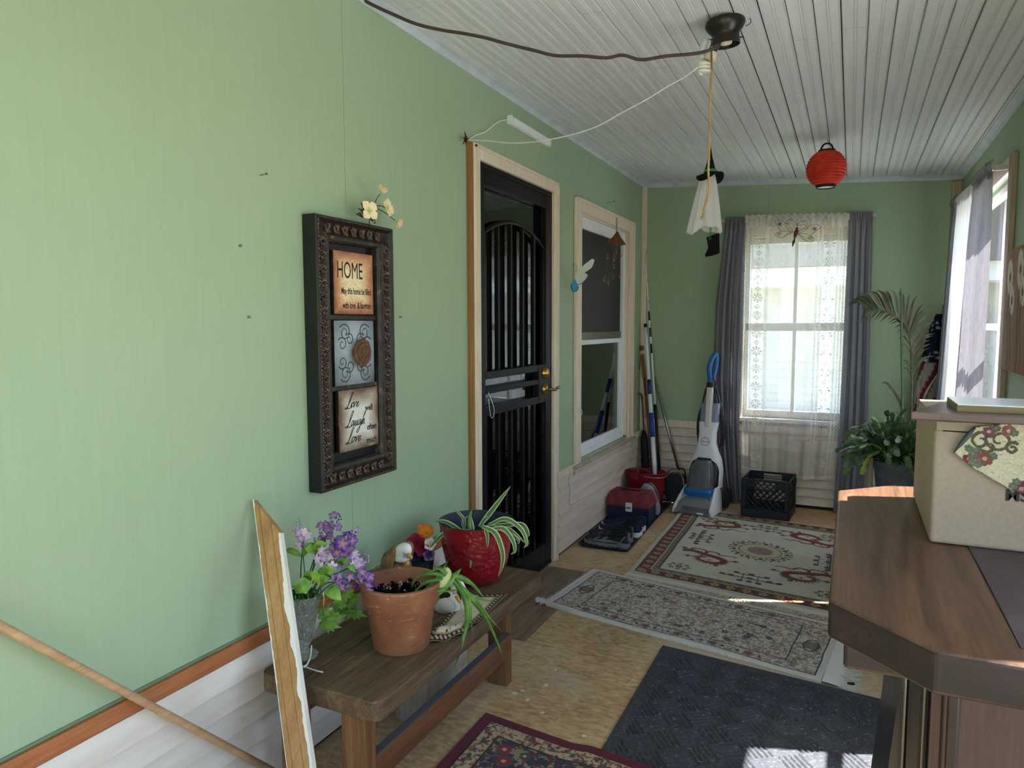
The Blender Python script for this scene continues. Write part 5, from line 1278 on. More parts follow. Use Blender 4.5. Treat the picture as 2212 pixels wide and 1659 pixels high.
def trellis(cx_, cy_, rot, s=1.):
    def q(u, v): u *= s; v *= s; return (cx_+u*math.cos(rot)-v*math.sin(rot), cy_+u*math.sin(rot)+v*math.cos(rot))
    for (a, b) in (((-.15, 0), (.15, 0)), ((-.04, -.05), (-.04, .06)), ((.04, -.05), (.04, .06)), ((-.08, .05), (.08, .05)), ((-.05, -.05), (.05, -.05)), ((-.15, -.012), (.15, -.012))): cv.line([q(*a), q(*b)], .0035, NAVY)
    for p in ((-.15, 0), (.15, 0), (-.08, .06), (.08, .06), (0, .065), (-.05, -.055), (.05, -.055), (0, 0), (-.10, .0), (.10, 0), (0, -.05)): x, y = q(*p); cv.flower(x, y, .018, NAVY, '#7a3a34', 5, 1.)
for (u, v, r_) in ((.5, .17, 0), (.5, .83, PI), (.20, .55, -PI/2), (.80, .50, PI/2)): trellis(u*DW, v*DH, r_)
for (u, v) in ((.19, .155), (.81, .155), (.19, .845), (.81, .845)):
    for k in range(8): a = 2*PI*k/8; cv.flower(u*DW+.055*math.cos(a), v*DH+.045*math.sin(a), .015, ('#6a2a2a', NAVY)[k % 2], None, 4, a)
    cv.flower(u*DW, v*DH, .024, '#7a3a34', '#b59a6c', 6)
cv.noise(.18, 60, 8)
dr = rug_mesh('dragon_rug', cv, (.466, 3.742), (1.723, 3.554), (.449, 5.300), (1.706, 5.112), .010, 'rug_wool', 'cream rug with red dragons and maroon border before the end wall', wob=.006)
fringe_strip(dr, (.466, 3.742, 0), (1.723, 3.554, 0), (-.147, -1, 0), .045, 'fringe_cream', .008); fringe(dr, (.466, 3.70, 0), (1.723, 3.51, 0), (-.147, -1, 0), .055, 520, 'fringe_cream', .008)

# ---- pale floral runner
RW, RH = 1.27, .585
cv = Canvas(RW, RH, 430, 200, '#beb6a8'); e = cv.e
n1 = fbm(cv.X*95, cv.Y*95, 31, 2); n2 = fbm(cv.X*85, cv.Y*85, 47, 2); n3 = fbm(cv.X*75, cv.Y*75, 63, 2); big_ = fbm(cv.X*16, cv.Y*16, 77, 2)
cv.put((n1 > .60) & (big_ > .42), '#938470'); cv.put((n2 > .62) & (big_ < .6), '#9a7c70'); cv.put(n3 > .68, '#7f7664')
for sd_, col_, w_ in ((71, '#6a5c50', .016), (75, '#86604f', .014), (79, '#7c7058', .014)): cv.put(np.abs(fbm(cv.X*34, cv.Y*34, sd_, 2)-.5) < w_, col_)
for k in range(34): cv.flower(random.uniform(.22, RW-.22), random.uniform(.12, RH-.12), random.uniform(.010, .018), random.choice(('#27344f', '#27344f', '#6d4438', '#4a4a3c')), None, 5, random.random())
cv.put((e > .026) & (e < .031), '#26304a'); fr2 = np.minimum(np.minimum(cv.X-.15, RW-.15-cv.X), np.minimum(cv.Y-.095, RH-.095-cv.Y)); cv.put((fr2 > 0) & (fr2 < .0055), '#26304a'); cv.put(e < .026, '#c9c4ba')
for (x, y) in ((.085, RH/2), (RW-.085, RH/2)):
    cv.flower(x, y, .040, '#6d6450', '#8a6a5c', 6); [cv.line([(x+.03*math.cos(a), y+.06*math.sin(a)), (x+.03*math.cos(a+.4), y+.06*math.sin(a+.4))], .004, '#2d3c54') for a in np.arange(0, 6.28, .4)]
for x in np.arange(.2, RW-.15, .155):
    for y in (.060, RH-.060): cv.flower(x, y, .024, random.choice(('#7a5a4c', '#5c5a48')), '#2b3850', 5); cv.disk(x+.045, y, .008, '#2b3850'); cv.disk(x-.045, y, .008, '#2b3850')
cv.noise(.22, 70, 5)
def run_h(c): return .004*np.sin(c.X*9+1)*np.exp(-(c.Y/.10)**2)+.004*np.exp(-(c.Y/.10)**2)
rr_ = rug_mesh('floral_runner', cv, (.232, 3.118), (1.482, 2.872), (.296, 3.695), (1.546, 3.452), .011, 'rug_wool', 'pale floral runner rug with white fringed ends across the porch', run_h, wob=.006)
ex = Vector((1.25, -.246, 0)).normalized()
fringe_strip(rr_, (1.482, 2.872, 0), (1.546, 3.452, 0), ex, .050, 'fringe_white', .011); fringe(rr_, (1.53, 2.865, 0), (1.594, 3.44, 0), ex, .085, 260, 'fringe_white', .010)
fringe_strip(rr_, (.232, 3.118, 0), (.296, 3.695, 0), -ex, .020, 'fringe_white', .011); fringe(rr_, (.215, 3.12, 0), (.279, 3.70, 0), -ex, .022, 160, 'fringe_white', .010)
mb = MB(); c0 = Vector((.205, 3.13, .012))
for k in range(30): mb.add(*tube_g([c0, c0+Vector((random.uniform(-.03, .02), random.uniform(-.02, .02), random.uniform(.0, .018))), c0+Vector((random.uniform(-.05, .0), random.uniform(-.02, .04), random.uniform(-.006, .012)))], [.002, .002, .001], 4))
mb.build('corner_tuft', 'fringe_white', rr_)['kind'] = 'stuff'

# ---- charcoal ribbed door mat
MW, MH = .905, .96
cv = Canvas(MW, MH, 260, 276, '#484a50')
def mat_h(c):
    a = R(38); x = c.X*math.cos(a)+c.Y*math.sin(a); y = -c.X*math.sin(a)+c.Y*math.cos(a); s = .092
    ix = np.floor(x/s); iy = np.floor(y/s); fx, fy = x/s-ix, y/s-iy; od = np.mod(ix+iy, 2) < 1
    g1 = np.abs(np.mod(np.where(od, fx, fy)*5, 1)-.5)*2; h = np.clip(g1*1.6-.25, 0, 1); edge_ = c.e < .035
    return np.where(edge_, .0, (h-1)*.0065*(np.where(od, 1.0, .35)))
H_ = mat_h(cv); cv.c *= (1+(fbm(cv.X*160, cv.Y*160, 9)-.5)[..., None]*.8)
sp = fbm(cv.X*240, cv.Y*240, 19) > .74; cv.put(sp, '#6f747c')
worn = np.clip(1-np.hypot(cv.X-.62, cv.Y-.55)/.30, 0, 1)*(fbm(cv.X*12, cv.Y*12, 15)); cv.c += worn[..., None]*L3('#6e6866')*.25
mt = rug_mesh('door_mat', cv, (.858, 1.930), (1.763, 1.860), (.858, 2.918), (1.763, 2.812), .011, 'mat_felt', 'charcoal ribbed door mat beside the dark bar', mat_h, 'mat')
mb = MB()
for k in range(130):
    x, y = .88+.85*random.random(), 1.95+.85*random.random(); a = random.uniform(0, PI); l = random.uniform(.006, .018); mb.add(*tube_g([(x, y, .0120), (x+l*.5*math.cos(a)+.003, y+l*.5*math.sin(a), .0128), (x+l*math.cos(a+.5), y+l*math.sin(a+.5), .0120)], .0003, 3))
mb.build('lint', 'fringe_white', mt)['kind'] = 'stuff'

# ---- red bordered rug in the foreground
QW, QH = .62, .77
cv = Canvas(QW, QH, 210, 260, '#2c3442'); e = cv.e
n1 = fbm(cv.X*70, cv.Y*70, 131, 2); cv.put(n1 > .66, '#8c7c5c'); cv.put(np.abs(fbm(cv.X*26, cv.Y*26, 141, 2)-.5) < .02, '#9a8660'); cv.put(fbm(cv.X*60, cv.Y*60, 151, 2) > .70, '#6a2a2c')
for k in range(30): cv.flower(random.uniform(.15, QW-.15), random.uniform(.15, QH-.15), random.uniform(.018, .03), random.choice(('#7a2a30', '#8c7c5c', '#414a3c')), '#b09c74', 6, random.random())
cv.put(e < .115, '#b09d78'); b1_ = e < .115; cv.put(b1_ & (fbm(cv.X*80, cv.Y*80, 161, 2) > .60), '#7b6248'); cv.put(b1_ & (fbm(cv.X*76, cv.Y*76, 171, 2) > .66), '#6a2430'); cv.put(b1_ & (fbm(cv.X*70, cv.Y*70, 181, 2) > .68), '#4a4c40'); cv.put((e > .104) & (e < .115), '#3c2a24')
cv.put(e < .045, '#5c1228'); cv.noise(.3, 60, 3)
def pile_h(c):
    k = np.clip((c.X-.33)/.10, 0, 1); return np.where(c.e < .045, -.002, .003+.002*fbm(c.X*90, c.Y*90, 4))+.012*k*k*(3-2*k)
rug_mesh('red_border_rug', cv, (.425, 1.36), (1.040, 1.285), (.419, 2.128), (1.034, 2.055), .012, 'rug_wool', 'patterned rug with burgundy border lying in front of the bench', pile_h)
# crumbs and paint flecks on the floor
speck('fleck', '#e2e0dc', '#cfcac2', 40, .8)
fk = MB()
for (u, v, r) in ((1112, 1498, .012), (1140, 1512, .010), (1128, 1492, .007), (1180, 1480, .010), (1172, 1540, .008), (1200, 1447, .006), (1330, 1400, .005), (1262, 1590, .009), (1310, 1600, .006), (1195, 1340, .004), (1150, 1425, .005), (1245, 1420, .004)):
    p = at(u, v, z=0); fk.add([(p.x+r*random.uniform(.6, 1.2)*math.cos(a), p.y+r*random.uniform(.6, 1.2)*math.sin(a), .0008) for a in [2*PI*k/9 for k in range(9)]], [tuple(range(9))])
for k in range(90):
    x, y, r = random.uniform(.1, 2.0), random.uniform(1.5, 3.6), random.uniform(.0008, .0025); fk.add([(x+r*math.cos(a), y+r*math.sin(a), .0007) for a in [2*PI*k/6 for k in range(6)]], [tuple(range(6))])
o = fk.build('paint_flecks', 'fleck'); tag(o, 'scattered white paint flecks on the tan floor', 'flecks', kind='stuff')
speck('leaf_litter', '#2a2118', '#3d3022', 60, .9)
for (u, v, lab) in ((1848, 1447, 'small dark dried leaf on the floor below the bar top'), (1836, 1480, 'dark dried leaf beside the mat edge and runner fringe')):
    p = at(u, v, z=0); mb = MB(); mb.add(*blob_g((p.x, p.y, .006), (.012, .009, .005), 7, 5)); mb.add(*blob_g((p.x+.01, p.y+.004, .006), (.008, .010, .005), 7, 5)); o = mb.build('dried_leaf', 'leaf_litter'); tag(o, lab, 'leaf')
# ================================================================ the corner behind the window: shoes, toolbox, bucket, mops, carpet cleaner, crate
speck('tray_black', '#1b2026', '#272d34', 30, .5)
tr = thing('boot_tray', 'long black plastic boot tray on the floor along the cream siding', 'tray', (.19, 4.75, 0), world=False, rot=(0, 0, R(1.5)))
# local frame: centre of the tray
TW, TL = .33, 1.36
mb = MB(); ol = rounded_rect(-TW/2, TW/2, -TL/2, TL/2, .03, 4); n = len(ol)
def ringz(s, z): return [(x*(1-2*s/TW), y*(1-2*s/TL), z) for (x, y) in ol]
vs = ringz(.012, 0)+ringz(0, .018)+ringz(.006, .018)+ringz(.016, .006); fs = [tuple(reversed(range(n)))]
for k in range(3): fs += [(k*n+i, k*n+(i+1) % n, (k+1)*n+(i+1) % n, (k+1)*n+i) for i in range(n)]
fs.append(tuple(3*n+i for i in range(n))); mesh('tray_shell', vs, fs, 'tray_black', tr)

# ---- shoes
speck('shoe_grey', '#3b3c40', '#5a5b60', 45, .75, bump=.3); speck('shoe_black', '#17181a', '#2a2b2e', 60, .8, bump=.3); speck('sole_grey', '#6d6c70', '#8a898c', 25, .7); speck('shoe_navy', '#141b33', '#202a4a', 60, .8, bump=.3); plain('sole_white', '#e4e6e8', .6); plain('shoe_silver', '#75767c', .5)
speck('shoe_lace', '#2e2e26', '#4a4a3e', 60, .9)
def shoe(label, loc, rz, up, acc, sole, grp, L0=.285, W0=.100, lace='shoe_lace'):
    t = thing('sneaker', label, 'shoe', loc, world=False, rot=(0, 0, rz), group=grp)
    def half(s):  # half width along length 0 heel .. 1 toe
        return W0/2*(.70+.10*math.sin(PI*s*.9)+.26*math.sin(PI*min(1, max(0, (s-.30)/.70)))**.8)*(1 if s < .90 else math.sqrt(max(0.02, 1-((s-.90)/.105)**2)))*(1 if s > .08 else math.sqrt(max(.05, 1-((.08-s)/.085)**2)))
    N = 26; M = 20
    def top(s):
        return .092-.006*s if s < .10 else (.088-.062*((s-.10)/.30)**.9*.25 if s < .40 else .0725-.030*((s-.40)/.35) if s < .75 else .0425-.022*((s-.75)/.25)**1.6)
    # sole
    vs = []; fs = []
    for i in range(N+1):
        s = i/N; x = -L0/2+L0*s; w = half(s)+.005; lift = .010*max(0, (s-.78)/.22)**2
        vs += [(x, -w, lift), (x, w, lift), (x, w+.001, .024+lift*.8+.006*(s < .2)), (x, -w-.001, .024+lift*.8+.006*(s < .2))]
    for i in range(N):
        a = i*4; b = a+4; fs += [(a, b, b+1, a+1), (a+1, b+1, b+2, a+2), (a+2, b+2, b+3, a+3), (a+3, b+3, b, a)]
    fs += [(0, 1, 2, 3), (4*N+3, 4*N+2, 4*N+1, 4*N)]
    so = mesh('sole', vs, fs, sole, t); smooth_by_angle(so.data, 50)
    # upper: closed vamp and quarters; a black disc stands for the shade in the foot opening
    vs = []; fs = []
    for i in range(N+1):
        s = i/N; x = -L0/2+.004+(L0-.008)*s; w = half(s); h = top(s); lift = .010*max(0, (s-.78)/.22)**2
        for k in range(M+1):
            a = PI*k/M; cs, sn = math.cos(a), math.sin(a); dip = 0
            if .05 < s < .43: dip = max(0, 1-((k-M/2)/(M*.30))**2)*.040*math.sin(PI*(s-.05)/.38)**.5
            vs.append((x, w*math.copysign(abs(cs)**.6, cs), .024+lift+(h-.02)*sn**.55-dip))
    for i in range(N):
        for k in range(M): a = i*(M+1)+k; fs.append((a, a+1, a+M+2, a+M+1))
    mesh('upper', vs, fs, up, t, True)
    cpts = []
    for k in range(24):
        a = 2*PI*k/24; s = .24+.185*math.cos(a); cpts.append((-L0/2+L0*s, .029*math.sin(a), top(s)+.003))
    tube('collar', cpts, .0055, 'shoe_black', t, 6, True)
    mesh('foot_shade', [(p[0]*.98-.001, p[1]*.85, p[2]-.018) for p in cpts], [tuple(range(24))], 'hole_dark', t)
    def surf(s, sd, z):
        hh = max(.02, min(.98, (z-.024)/(top(s)-.02))); sn = hh**(1/.55); return (-L0/2+.004+(L0-.008)*s, sd*(half(s)*max(.05, 1-sn*sn)**.3+.0012), z)
    for sd in (-1, 1):
        for (z0, z1, s0, s1, sb0, sb1) in ((.034, .062, .40, .47, .52, .60), (.034, .056, .58, .64, .70, .755), (.036, .078, .03, .05, .13, .16)):
            v_, f_ = grid_g(lambda a, b: surf((s0+(sb0-s0)*(1-b))*(1-a)+(s1+(sb1-s1)*(1-b))*a, sd, z0+(z1-z0)*b), 4, 4); mesh('side_overlay', v_, f_, acc, t, True)
        v_, f_ = grid_g(lambda a, b: surf(.03+.93*a, sd, .030+(.006+.010*math.sin(PI*a*1.2)**2)*b), 24, 2); mesh('mudguard', v_, f_, acc, t, True)
    tg = grid('tongue', lambda a, b: (-L0/2+L0*(.38+.26*a), (b-.5)*.046, top(.38+.26*a)+.010*(1-a)+.004-.016*abs(b-.5)**1.5*2), 6, 6, up, t); solidify(tg, .003)
    for q in range(5):
        s = .45+.05*q; z = top(s)+.009; w = .021; tube('lace', spline([(-L0/2+L0*s, -w, z-.008), (-L0/2+L0*s+.003, 0, z), (-L0/2+L0*s, w, z-.008)], 3), .0024, lace, t, 5)
    box('heel_tab', -L0/2-.001, -L0/2+.006, -.014, .014, .045, .095, acc, t, .002)
    if sole == 'sole_grey':
        mb_ = MB()
        for q in range(8): x = -L0/2+.015+q*.034; mb_.box(x, x+.022, -half((x+L0/2)/L0)-.006, half((x+L0/2)/L0)+.006, -.0, .006)
        mb_.build('tread_lugs', 'shoe_black', t)['kind'] = 'stuff'
    return t
gp = 'sneakers on the boot tray'
shoe('worn grey trail sneaker nearest the tray\'s front edge', (.205, 4.165, .0075), R(174), 'shoe_black', 'shoe_silver', 'sole_grey', gp, .30)
shoe('worn grey trail sneaker standing behind its mate on the tray', (.188, 4.285, .0075), R(176), 'shoe_black', 'shoe_grey', 'sole_grey', gp, .30)
shoe('navy sneaker with thick white sole beside the grey pair', (.210, 4.435, .0075), R(172), 'shoe_navy', 'shoe_navy', 'sole_white', gp, .30)
shoe('navy sneaker closest to the red and blue tool box', (.195, 4.560, .0075), R(178), 'shoe_navy', 'shoe_navy', 'sole_white', gp, .30)

# ---- tool box
speck('box_red', '#6e1c26', '#84303a', 14, .6); speck('box_navy', '#10193a', '#1a2448', 16, .5); plain('latch_white', '#d9d9d4', .45)
tbx = thing('tool_box', 'red lidded navy plastic tool box with a white latch', 'tool box', (.175, 4.80, .0075))
X0, X1, Y0, Y1 = .035, .330, 4.700, 4.900; zt0 = .0075
b_ = box('box_base', X0, X1, Y0, Y1, zt0, .118, 'box_navy', tbx, .006)
ld = mesh('lid', [(X0-.006, Y0-.006, .116), (X1+.006, Y0-.006, .116), (X1+.006, Y1+.006, .116), (X0-.006, Y1+.006, .116), (X0-.006, Y0-.006, .128), (X1+.006, Y0-.006, .128), (X1+.006, Y1+.006, .128), (X0-.006, Y1+.006, .128),
    (X0+.015, Y0+.030, .215), (X1-.015, Y0+.030, .215), (X1-.015, Y1-.030, .215), (X0+.015, Y1-.030, .215)], [(3, 2, 1, 0), (0, 1, 5, 4), (1, 2, 6, 5), (2, 3, 7, 6), (3, 0, 4, 7), (4, 5, 9, 8), (5, 6, 10, 9), (6, 7, 11, 10), (7, 4, 8, 11), (8, 9, 10, 11)], 'box_red', tbx); bev(ld.data, .004, 2)
box('handle_recess', .11, .25, 4.775, 4.825, .2145, .2165, 'box_navy', ld); tube('carry_handle', [(.115, 4.80, .214), (.125, 4.80, .224), (.235, 4.80, .224), (.245, 4.80, .214)], .007, 'box_red', tbx, 8)
la = box('latch', .170, .215, Y0-.016, Y0-.004, .088, .150, 'latch_white', tbx, .003); box('latch_slot', .178, .207, Y0-.0165, Y0-.0155, .110, .119, 'hole_dark', la)
g = G('film_bag', .35, 0, .4); g.color('#aeb6bc'); g.b.inputs['Alpha'].default_value = .55
pb_ = thing('plastic_bag', 'crumpled clear plastic bag between the tool box and red bucket', 'bag', (.26, 4.99, .0075))
o = grid('film', lambda a, b: (.25+(.085+.012*math.sin(7*a*2*PI/2+b*5))*math.cos(2*PI*a)*math.sin(PI*(.12+.55*b)), 4.985+.062*math.sin(2*PI*a)*math.sin(PI*(.12+.55*b)), .010+.215*(1-b)*(1+.05*math.sin(11*a+3*b))), 40, 14, 'film_bag', pb_); 

# ---- red mop bucket with wringer
speck('bucket_red', '#6c0d18', '#86131f', 9, .42); plain('bail_wire', '#a08a86', .3, .7)
KX, KY = .170, 5.215
bk_ = thing('mop_bucket', 'red plastic mop bucket with wringer insert in the corner', 'bucket', (KX, KY, .0075))
def oval(rx, ry, z, n=36): return [(KX+rx*math.cos(2*PI*k/n), KY+ry*math.sin(2*PI*k/n), z) for k in range(n)]
def ovals(name, secs, mat, parent, capb=True):
    n = 36; vs = []; fs = []
    for (rx, ry, z) in secs: vs += oval(rx, ry, z)
    for j in range(len(secs)-1): fs += [(j*n+k, j*n+(k+1) % n, (j+1)*n+(k+1) % n, (j+1)*n+k) for k in range(n)]
    if capb: fs.append(tuple(reversed(range(n))))
    o = mesh(name, vs, fs, mat, parent); smooth_by_angle(o.data, 40); return o
ovals('bucket_body', [(.120, .095, .0075), (.124, .099, .012), (.150, .120, .255), (.160, .130, .258), (.162, .132, .270), (.152, .122, .272), (.144, .114, .262), (.116, .092, .020), (.0001, .0001, .018)], 'bucket_red', bk_)
wr_ = ovals('wringer', [(.070, .085, .262), (.060, .070, .175), (.0001, .0001, .172)], 'bucket_red', bk_, False); wr_.data.transform(Matrix.Translation((-.062, 0, 0)))
for k in range(12):
    a = 2*PI*k/12; c_ = (KX-.062, KY); box('wringer_rib', c_[0]+.050*math.cos(a)-.004, c_[0]+.050*math.cos(a)+.004, c_[1]+.062*math.sin(a)-.004, c_[1]+.062*math.sin(a)+.004, .195, .262, 'bucket_red', wr_, .001)
tube('bail', spline([(KX+.02, KY-.136, .258), (KX+.09, KY-.122, .250), (KX+.150, KY-.06, .246), (KX+.168, KY, .256), (KX+.155, KY+.06, .268)], 6), .004, 'bail_wire', bk_, 6)
v, f = prism_g([(KX-.075, .255), (KX-.035, .225), (KX-.005, .255)], 'y', KY-.137, KY-.122); o = mesh('pour_lip', v, f, 'bucket_red', bk_); fixn(o.data)

# ---- poles standing in the bucket and corner
plain('pole_white', '#dfe3e6', .35); plain('pole_blue', '#1d3fa0', .4); plain('pole_navy', '#1b2f66', .4); plain('pole_black', '#121316', .5); wood('cane_wood', '#4a2c18', '#7a4c28', '#96683c', 'z', 1.0, .4, .2); speck('umbrella_black', '#0e0f12', '#1b1c20', 40, .8)
mp = thing('mop', 'white mop handle with blue bands standing in the red bucket', 'mop', at(1414, 1012, y=5.26))
ma, mb2 = at(1415, 1028, y=5.26), at(1394, 700, y=5.61)
def pole_seg(name, a, b, t0, t1, r, mat, parent, seg=12): return tube(name, [a.lerp(b, t0), a.lerp(b, (t0+t1)/2), a.lerp(b, t1)], r, mat, parent, seg)
pole_seg('lower_tube', ma, mb2, 0, .245, .0165, 'pole_white', mp); pole_seg('blue_grip', ma, mb2, .245, .40, .0172, 'pole_blue', mp); pole_seg('middle_tube', ma, mb2, .40, .525, .0145, 'pole_white', mp); pole_seg('navy_grip', ma, mb2, .525, .62, .0158, 'pole_navy', mp); pole_seg('upper_tube', ma, mb2, .62, .975, .0135, 'pole_white', mp); pole_seg('end_cap', ma, mb2, .975, 1.0, .014, 'pole_black', mp)
rd_ = thing('fishing_rod', 'slender white and black fishing rod standing in the corner', 'fishing rod', (.26, 5.50, 0))
fa, fb2 = Vector((at(1427, 1000, y=5.50).x, 5.50, .02)), at(1395, 572, y=5.61)
fa = Vector((at(1428, 1010, y=5.50).x+.004, 5.50, .006))
pole_seg('rod_butt', fa, fb2, 0, .40, .0125, 'pole_black', rd_); pole_seg('rod_blank', fa, fb2, .40, .62, .0085, 'pole_white', rd_); pole_seg('rod_section', fa, fb2, .62, .80, .0070, 'pole_black', rd_); pole_seg('rod_section', fa, fb2, .66, .69, .0078, 'pole_white', rd_); pole_seg('rod_section', fa, fb2, .73, .76, .0076, 'pole_white', rd_); pole_seg('rod_tip', fa, fb2, .80, 1.0, .0045, 'pole_white', rd_)
tube('rod_tip_wire', spline([fb2, at(1394, 552, y=5.62), at(1398, 540, y=5.62)], 4), .0014, 'pole_black', rd_, 5)
for t in (.63, .74, .84, .93):
    p = fa.lerp(fb2, t); tube('line_guide', [p+Vector((.008+.006*math.cos(a), -.006, .008*math.sin(a))) for a in [2*PI*k/8 for k in range(8)]], .0012, 'pole_black', rd_, 4, True)
um = thing('umbrella', 'closed black umbrella with wooden crook handle in the corner', 'umbrella', (.10, 5.52, 0))
ua, ub = Vector((.105, 5.52, .0)), at(1387, 862, y=5.60)
uc = ua.lerp(ub, .68)
tube('canopy_fold', [ua.lerp(ub, t) for t in (.05, .2, .38, .40, .44, .6, .68)], [.008, .028, .036, .030, .034, .030, .012], 'umbrella_black', um, 9)
tube('tip', [ua, ua.lerp(ub, .06)], .004, 'pole_black', um, 6); tube('shaft', [uc, ub], .006, 'cane_wood', um, 8)
tube('crook', spline([ub, ub+Vector((-.004, 0, .03)), ub+Vector((-.022, -.004, .045)), ub+Vector((-.040, -.006, .030)), ub+Vector((-.040, -.006, .005))], 5), .009, 'cane_wood', um, 8)
cn_ = thing('walking_cane', 'dark wooden walking cane with knob handle leaning in the corner', 'cane', (.155, 5.56, 0))
ca, cb2 = Vector((.155, 5.56, 0)), at(1386, 752, y=5.615)
pole_seg('shaft', ca, cb2, 0, .80, .0105, 'cane_wood', cn_); pole_seg('grip', ca, cb2, .80, .96, .0150, 'raw_edge', cn_); blob('knob', cb2, (.022, .020, .022), 'cane_wood', cn_, 12, 8); tube('wrist_strap', spline([cb2+Vector((-.018, 0, -.01)), cb2+Vector((-.026, -.01, -.09)), cb2+Vector((-.016, -.008, -.17)), cb2+Vector((-.004, -.006, -.06))], 5), .0025, 'cane_wood', cn_, 5)
plain('steel_pole', '#a4a6a8', .25, .9)
dp = thing('dustpan', 'black lobby dustpan with long steel handle beside the carpet cleaner', 'dustpan', (.36, 5.47, 0))
da, db = at(1467, 1020, y=5.49), at(1412, 812, y=5.625)
tube('handle', [da, da.lerp(db, .5), db], .0105, 'steel_pole', dp, 10)
o = prism('pan', rounded_rect(.262, .415, .005, .215, .05, 5), 'y', 5.445, 5.530, 'tray_black', dp, .008, 2); 
tube('pan_bail', spline([(.275, 5.44, .15), (.295, 5.425, .24), (.345, 5.42, .262), (.385, 5.42, .24), (.405, 5.43, .18), (.412, 5.43, .14)], 6), .005, 'bail_wire', dp, 6)
tube('pan_lip', spline([(.35, 5.49, .255), (.40, 5.49, .25), (.415, 5.49, .19)], 5), .006, 'pole_black', dp, 6)
g = G('bottle_glass', .05, 0, .6); g.color('#8a9080'); g.b.inputs['Transmission Weight'].default_value = .7
bo = thing('glass_bottle', 'clear glass bottle with black cap behind the carpet cleaner', 'bottle', (.475, 5.585, 0))
bz = at(1473, 1005, y=5.585).z
lathe('bottle_body', [(.0001, .001), (.036, .001), (.038, .006), (.038, .20), (.030, .24), (.0155, .285), (.0145, bz-.02), (.0145, bz+.005)], 'bottle_glass', bo, 24, (.475, 5.585, 0), cap=False); lathe('bottle_cap', [(.0175, bz+.003), (.0175, bz+.036), (.0001, bz+.037)], 'pole_black', bo, 18, (.475, 5.585, 0), cap=False)

# ---- upright carpet cleaner
plain('shell_white', '#e3e5ea', .3); plain('shell_blue', '#1568b0', .35); plain('trim_black', '#131417', .4); plain('switch_red', '#c23a30', .4)
g = G('smoke_tank', .12, 0, .5); g.color('#74777c'); g.b.inputs['Alpha'].default_value = .62
g = G('violet_tank', .2, 0, .5); g.color('#8f94b8'); g.b.inputs['Alpha'].default_value = .75
plain('tube_alu', '#d6d3cf', .35)
HX, HY = .575, 5.285
hv = thing('carpet_cleaner', 'white upright carpet cleaner with blue handle and clear tank', 'carpet cleaner', (HX, HY, .010), world=False, rot=(0, 0, R(-8)))
Zr = .0015
# local: x right, -y towards the room
def shell(name, secs, mat, parent, smooth=True):
    """loft of rounded rectangles (x0,x1,y0,y1,r) at heights z"""
    vs = []; fs = []; n = None
    for (x0, x1, y0, y1, r, z, sh) in secs:
        o = rounded_rect(x0, x1, y0, y1, r, 3); n = len(o); vs += [(x, y+sh, z) for (x, y) in o]
    for j in range(len(secs)-1): fs += [(j*n+k, j*n+(k+1) % n, (j+1)*n+(k+1) % n, (j+1)*n+k) for k in range(n)]
    fs += [tuple(reversed(range(n))), tuple((len(secs)-1)*n+k for k in range(n))]
    o = mesh(name, vs, fs, mat, parent); smooth_by_angle(o.data, 40); return o
shell('base_deck', [(-.135, .135, -.10, .14, .03, .030, 0), (-.130, .130, -.09, .14, .04, .085, 0), (-.110, .110, -.05, .13, .04, .120, 0)], 'shell_white', hv)
shell('nozzle_hood', [(-.138, .138, -.215, -.08, .015, .006, 0), (-.134, .134, -.205, -.07, .02, .035, 0), (-.120, .120, -.165, -.04, .02, .080, 0), (-.070, .070, -.125, -.02, .02, .112, 0)], 'smoke_tank', hv)
for s in (-1, 1):
    shell('side_fender', [(min(s*.118, s*.150), max(s*.118, s*.150), -.205, .02, .008, .002, 0), (min(s*.118, s*.148), max(s*.118, s*.148), -.20, .03, .008, .040, 0), (min(s*.112, s*.134), max(s*.112, s*.134), -.11, .05, .008, .115, 0), (min(s*.105, s*.120), max(s*.105, s*.120), -.03, .06, .006, .17, 0)], 'shell_white', hv)
    wl_ = lathe('wheel', [(.0001, -.016), (.068, -.016), (.075, -.010), (.075, .010), (.068, .016), (.0001, .016)], 'trim_black', hv, 28, cap=False); wl_.data.transform(Matrix.Translation((s*.148, .115, .0755)) @ Matrix.Rotation(R(90), 4, 'Y'))
shell('tank_band', [(-.102, .102, -.115, .08, .04, .118, 0), (-.108, .108, -.12, .09, .045, .150, 0), (-.104, .104, -.11, .09, .045, .165, 0)], 'shell_blue', hv)
shell('dirty_tank', [(-.092, .092, -.110, .02, .04, .160, .0), (-.090, .090, -.095, .03, .04, .24, .01), (-.078, .078, -.070, .04, .035, .325, .02), (-.055, .055, -.04, .05, .03, .362, .03)], 'smoke_tank', hv)
shell('tank_surround', [(-.108, .108, -.04, .09, .03, .160, .02), (-.110, .110, -.02, .10, .03, .28, .03), (-.096, .096, .0, .10, .03, .345, .04), (-.070, .070, .005, .10, .03, .385, .045)], 'trim_black', hv)
shell('body_shell', [(-.118, .118, .02, .13, .03, .155, .02), (-.120, .120, .02, .13, .03, .28, .03), (-.105, .105, .0, .12, .03, .36, .045), (-.082, .082, -.005, .10, .03, .42, .06), (-.064, .064, -.01, .09, .03, .48, .07), (-.062, .062, .0, .085, .025, .56, .085), (-.074, .074, .02, .08, .02, .635, .095)], 'shell_white', hv)
shell('clean_tank', [(-.060, .060, .01, .07, .02, .55, .10), (-.070, .070, .015, .07, .02, .66, .11), (-.072, .072, .02, .07, .02, .76, .115), (-.066, .066, .03, .07, .02, .775, .12)], 'violet_tank', hv)
shell('handle_tube', [(-.024, .024, .0, .036, .010, .56, .095), (-.024, .024, .0, .036, .010, .90, .135)], 'tube_alu', hv)
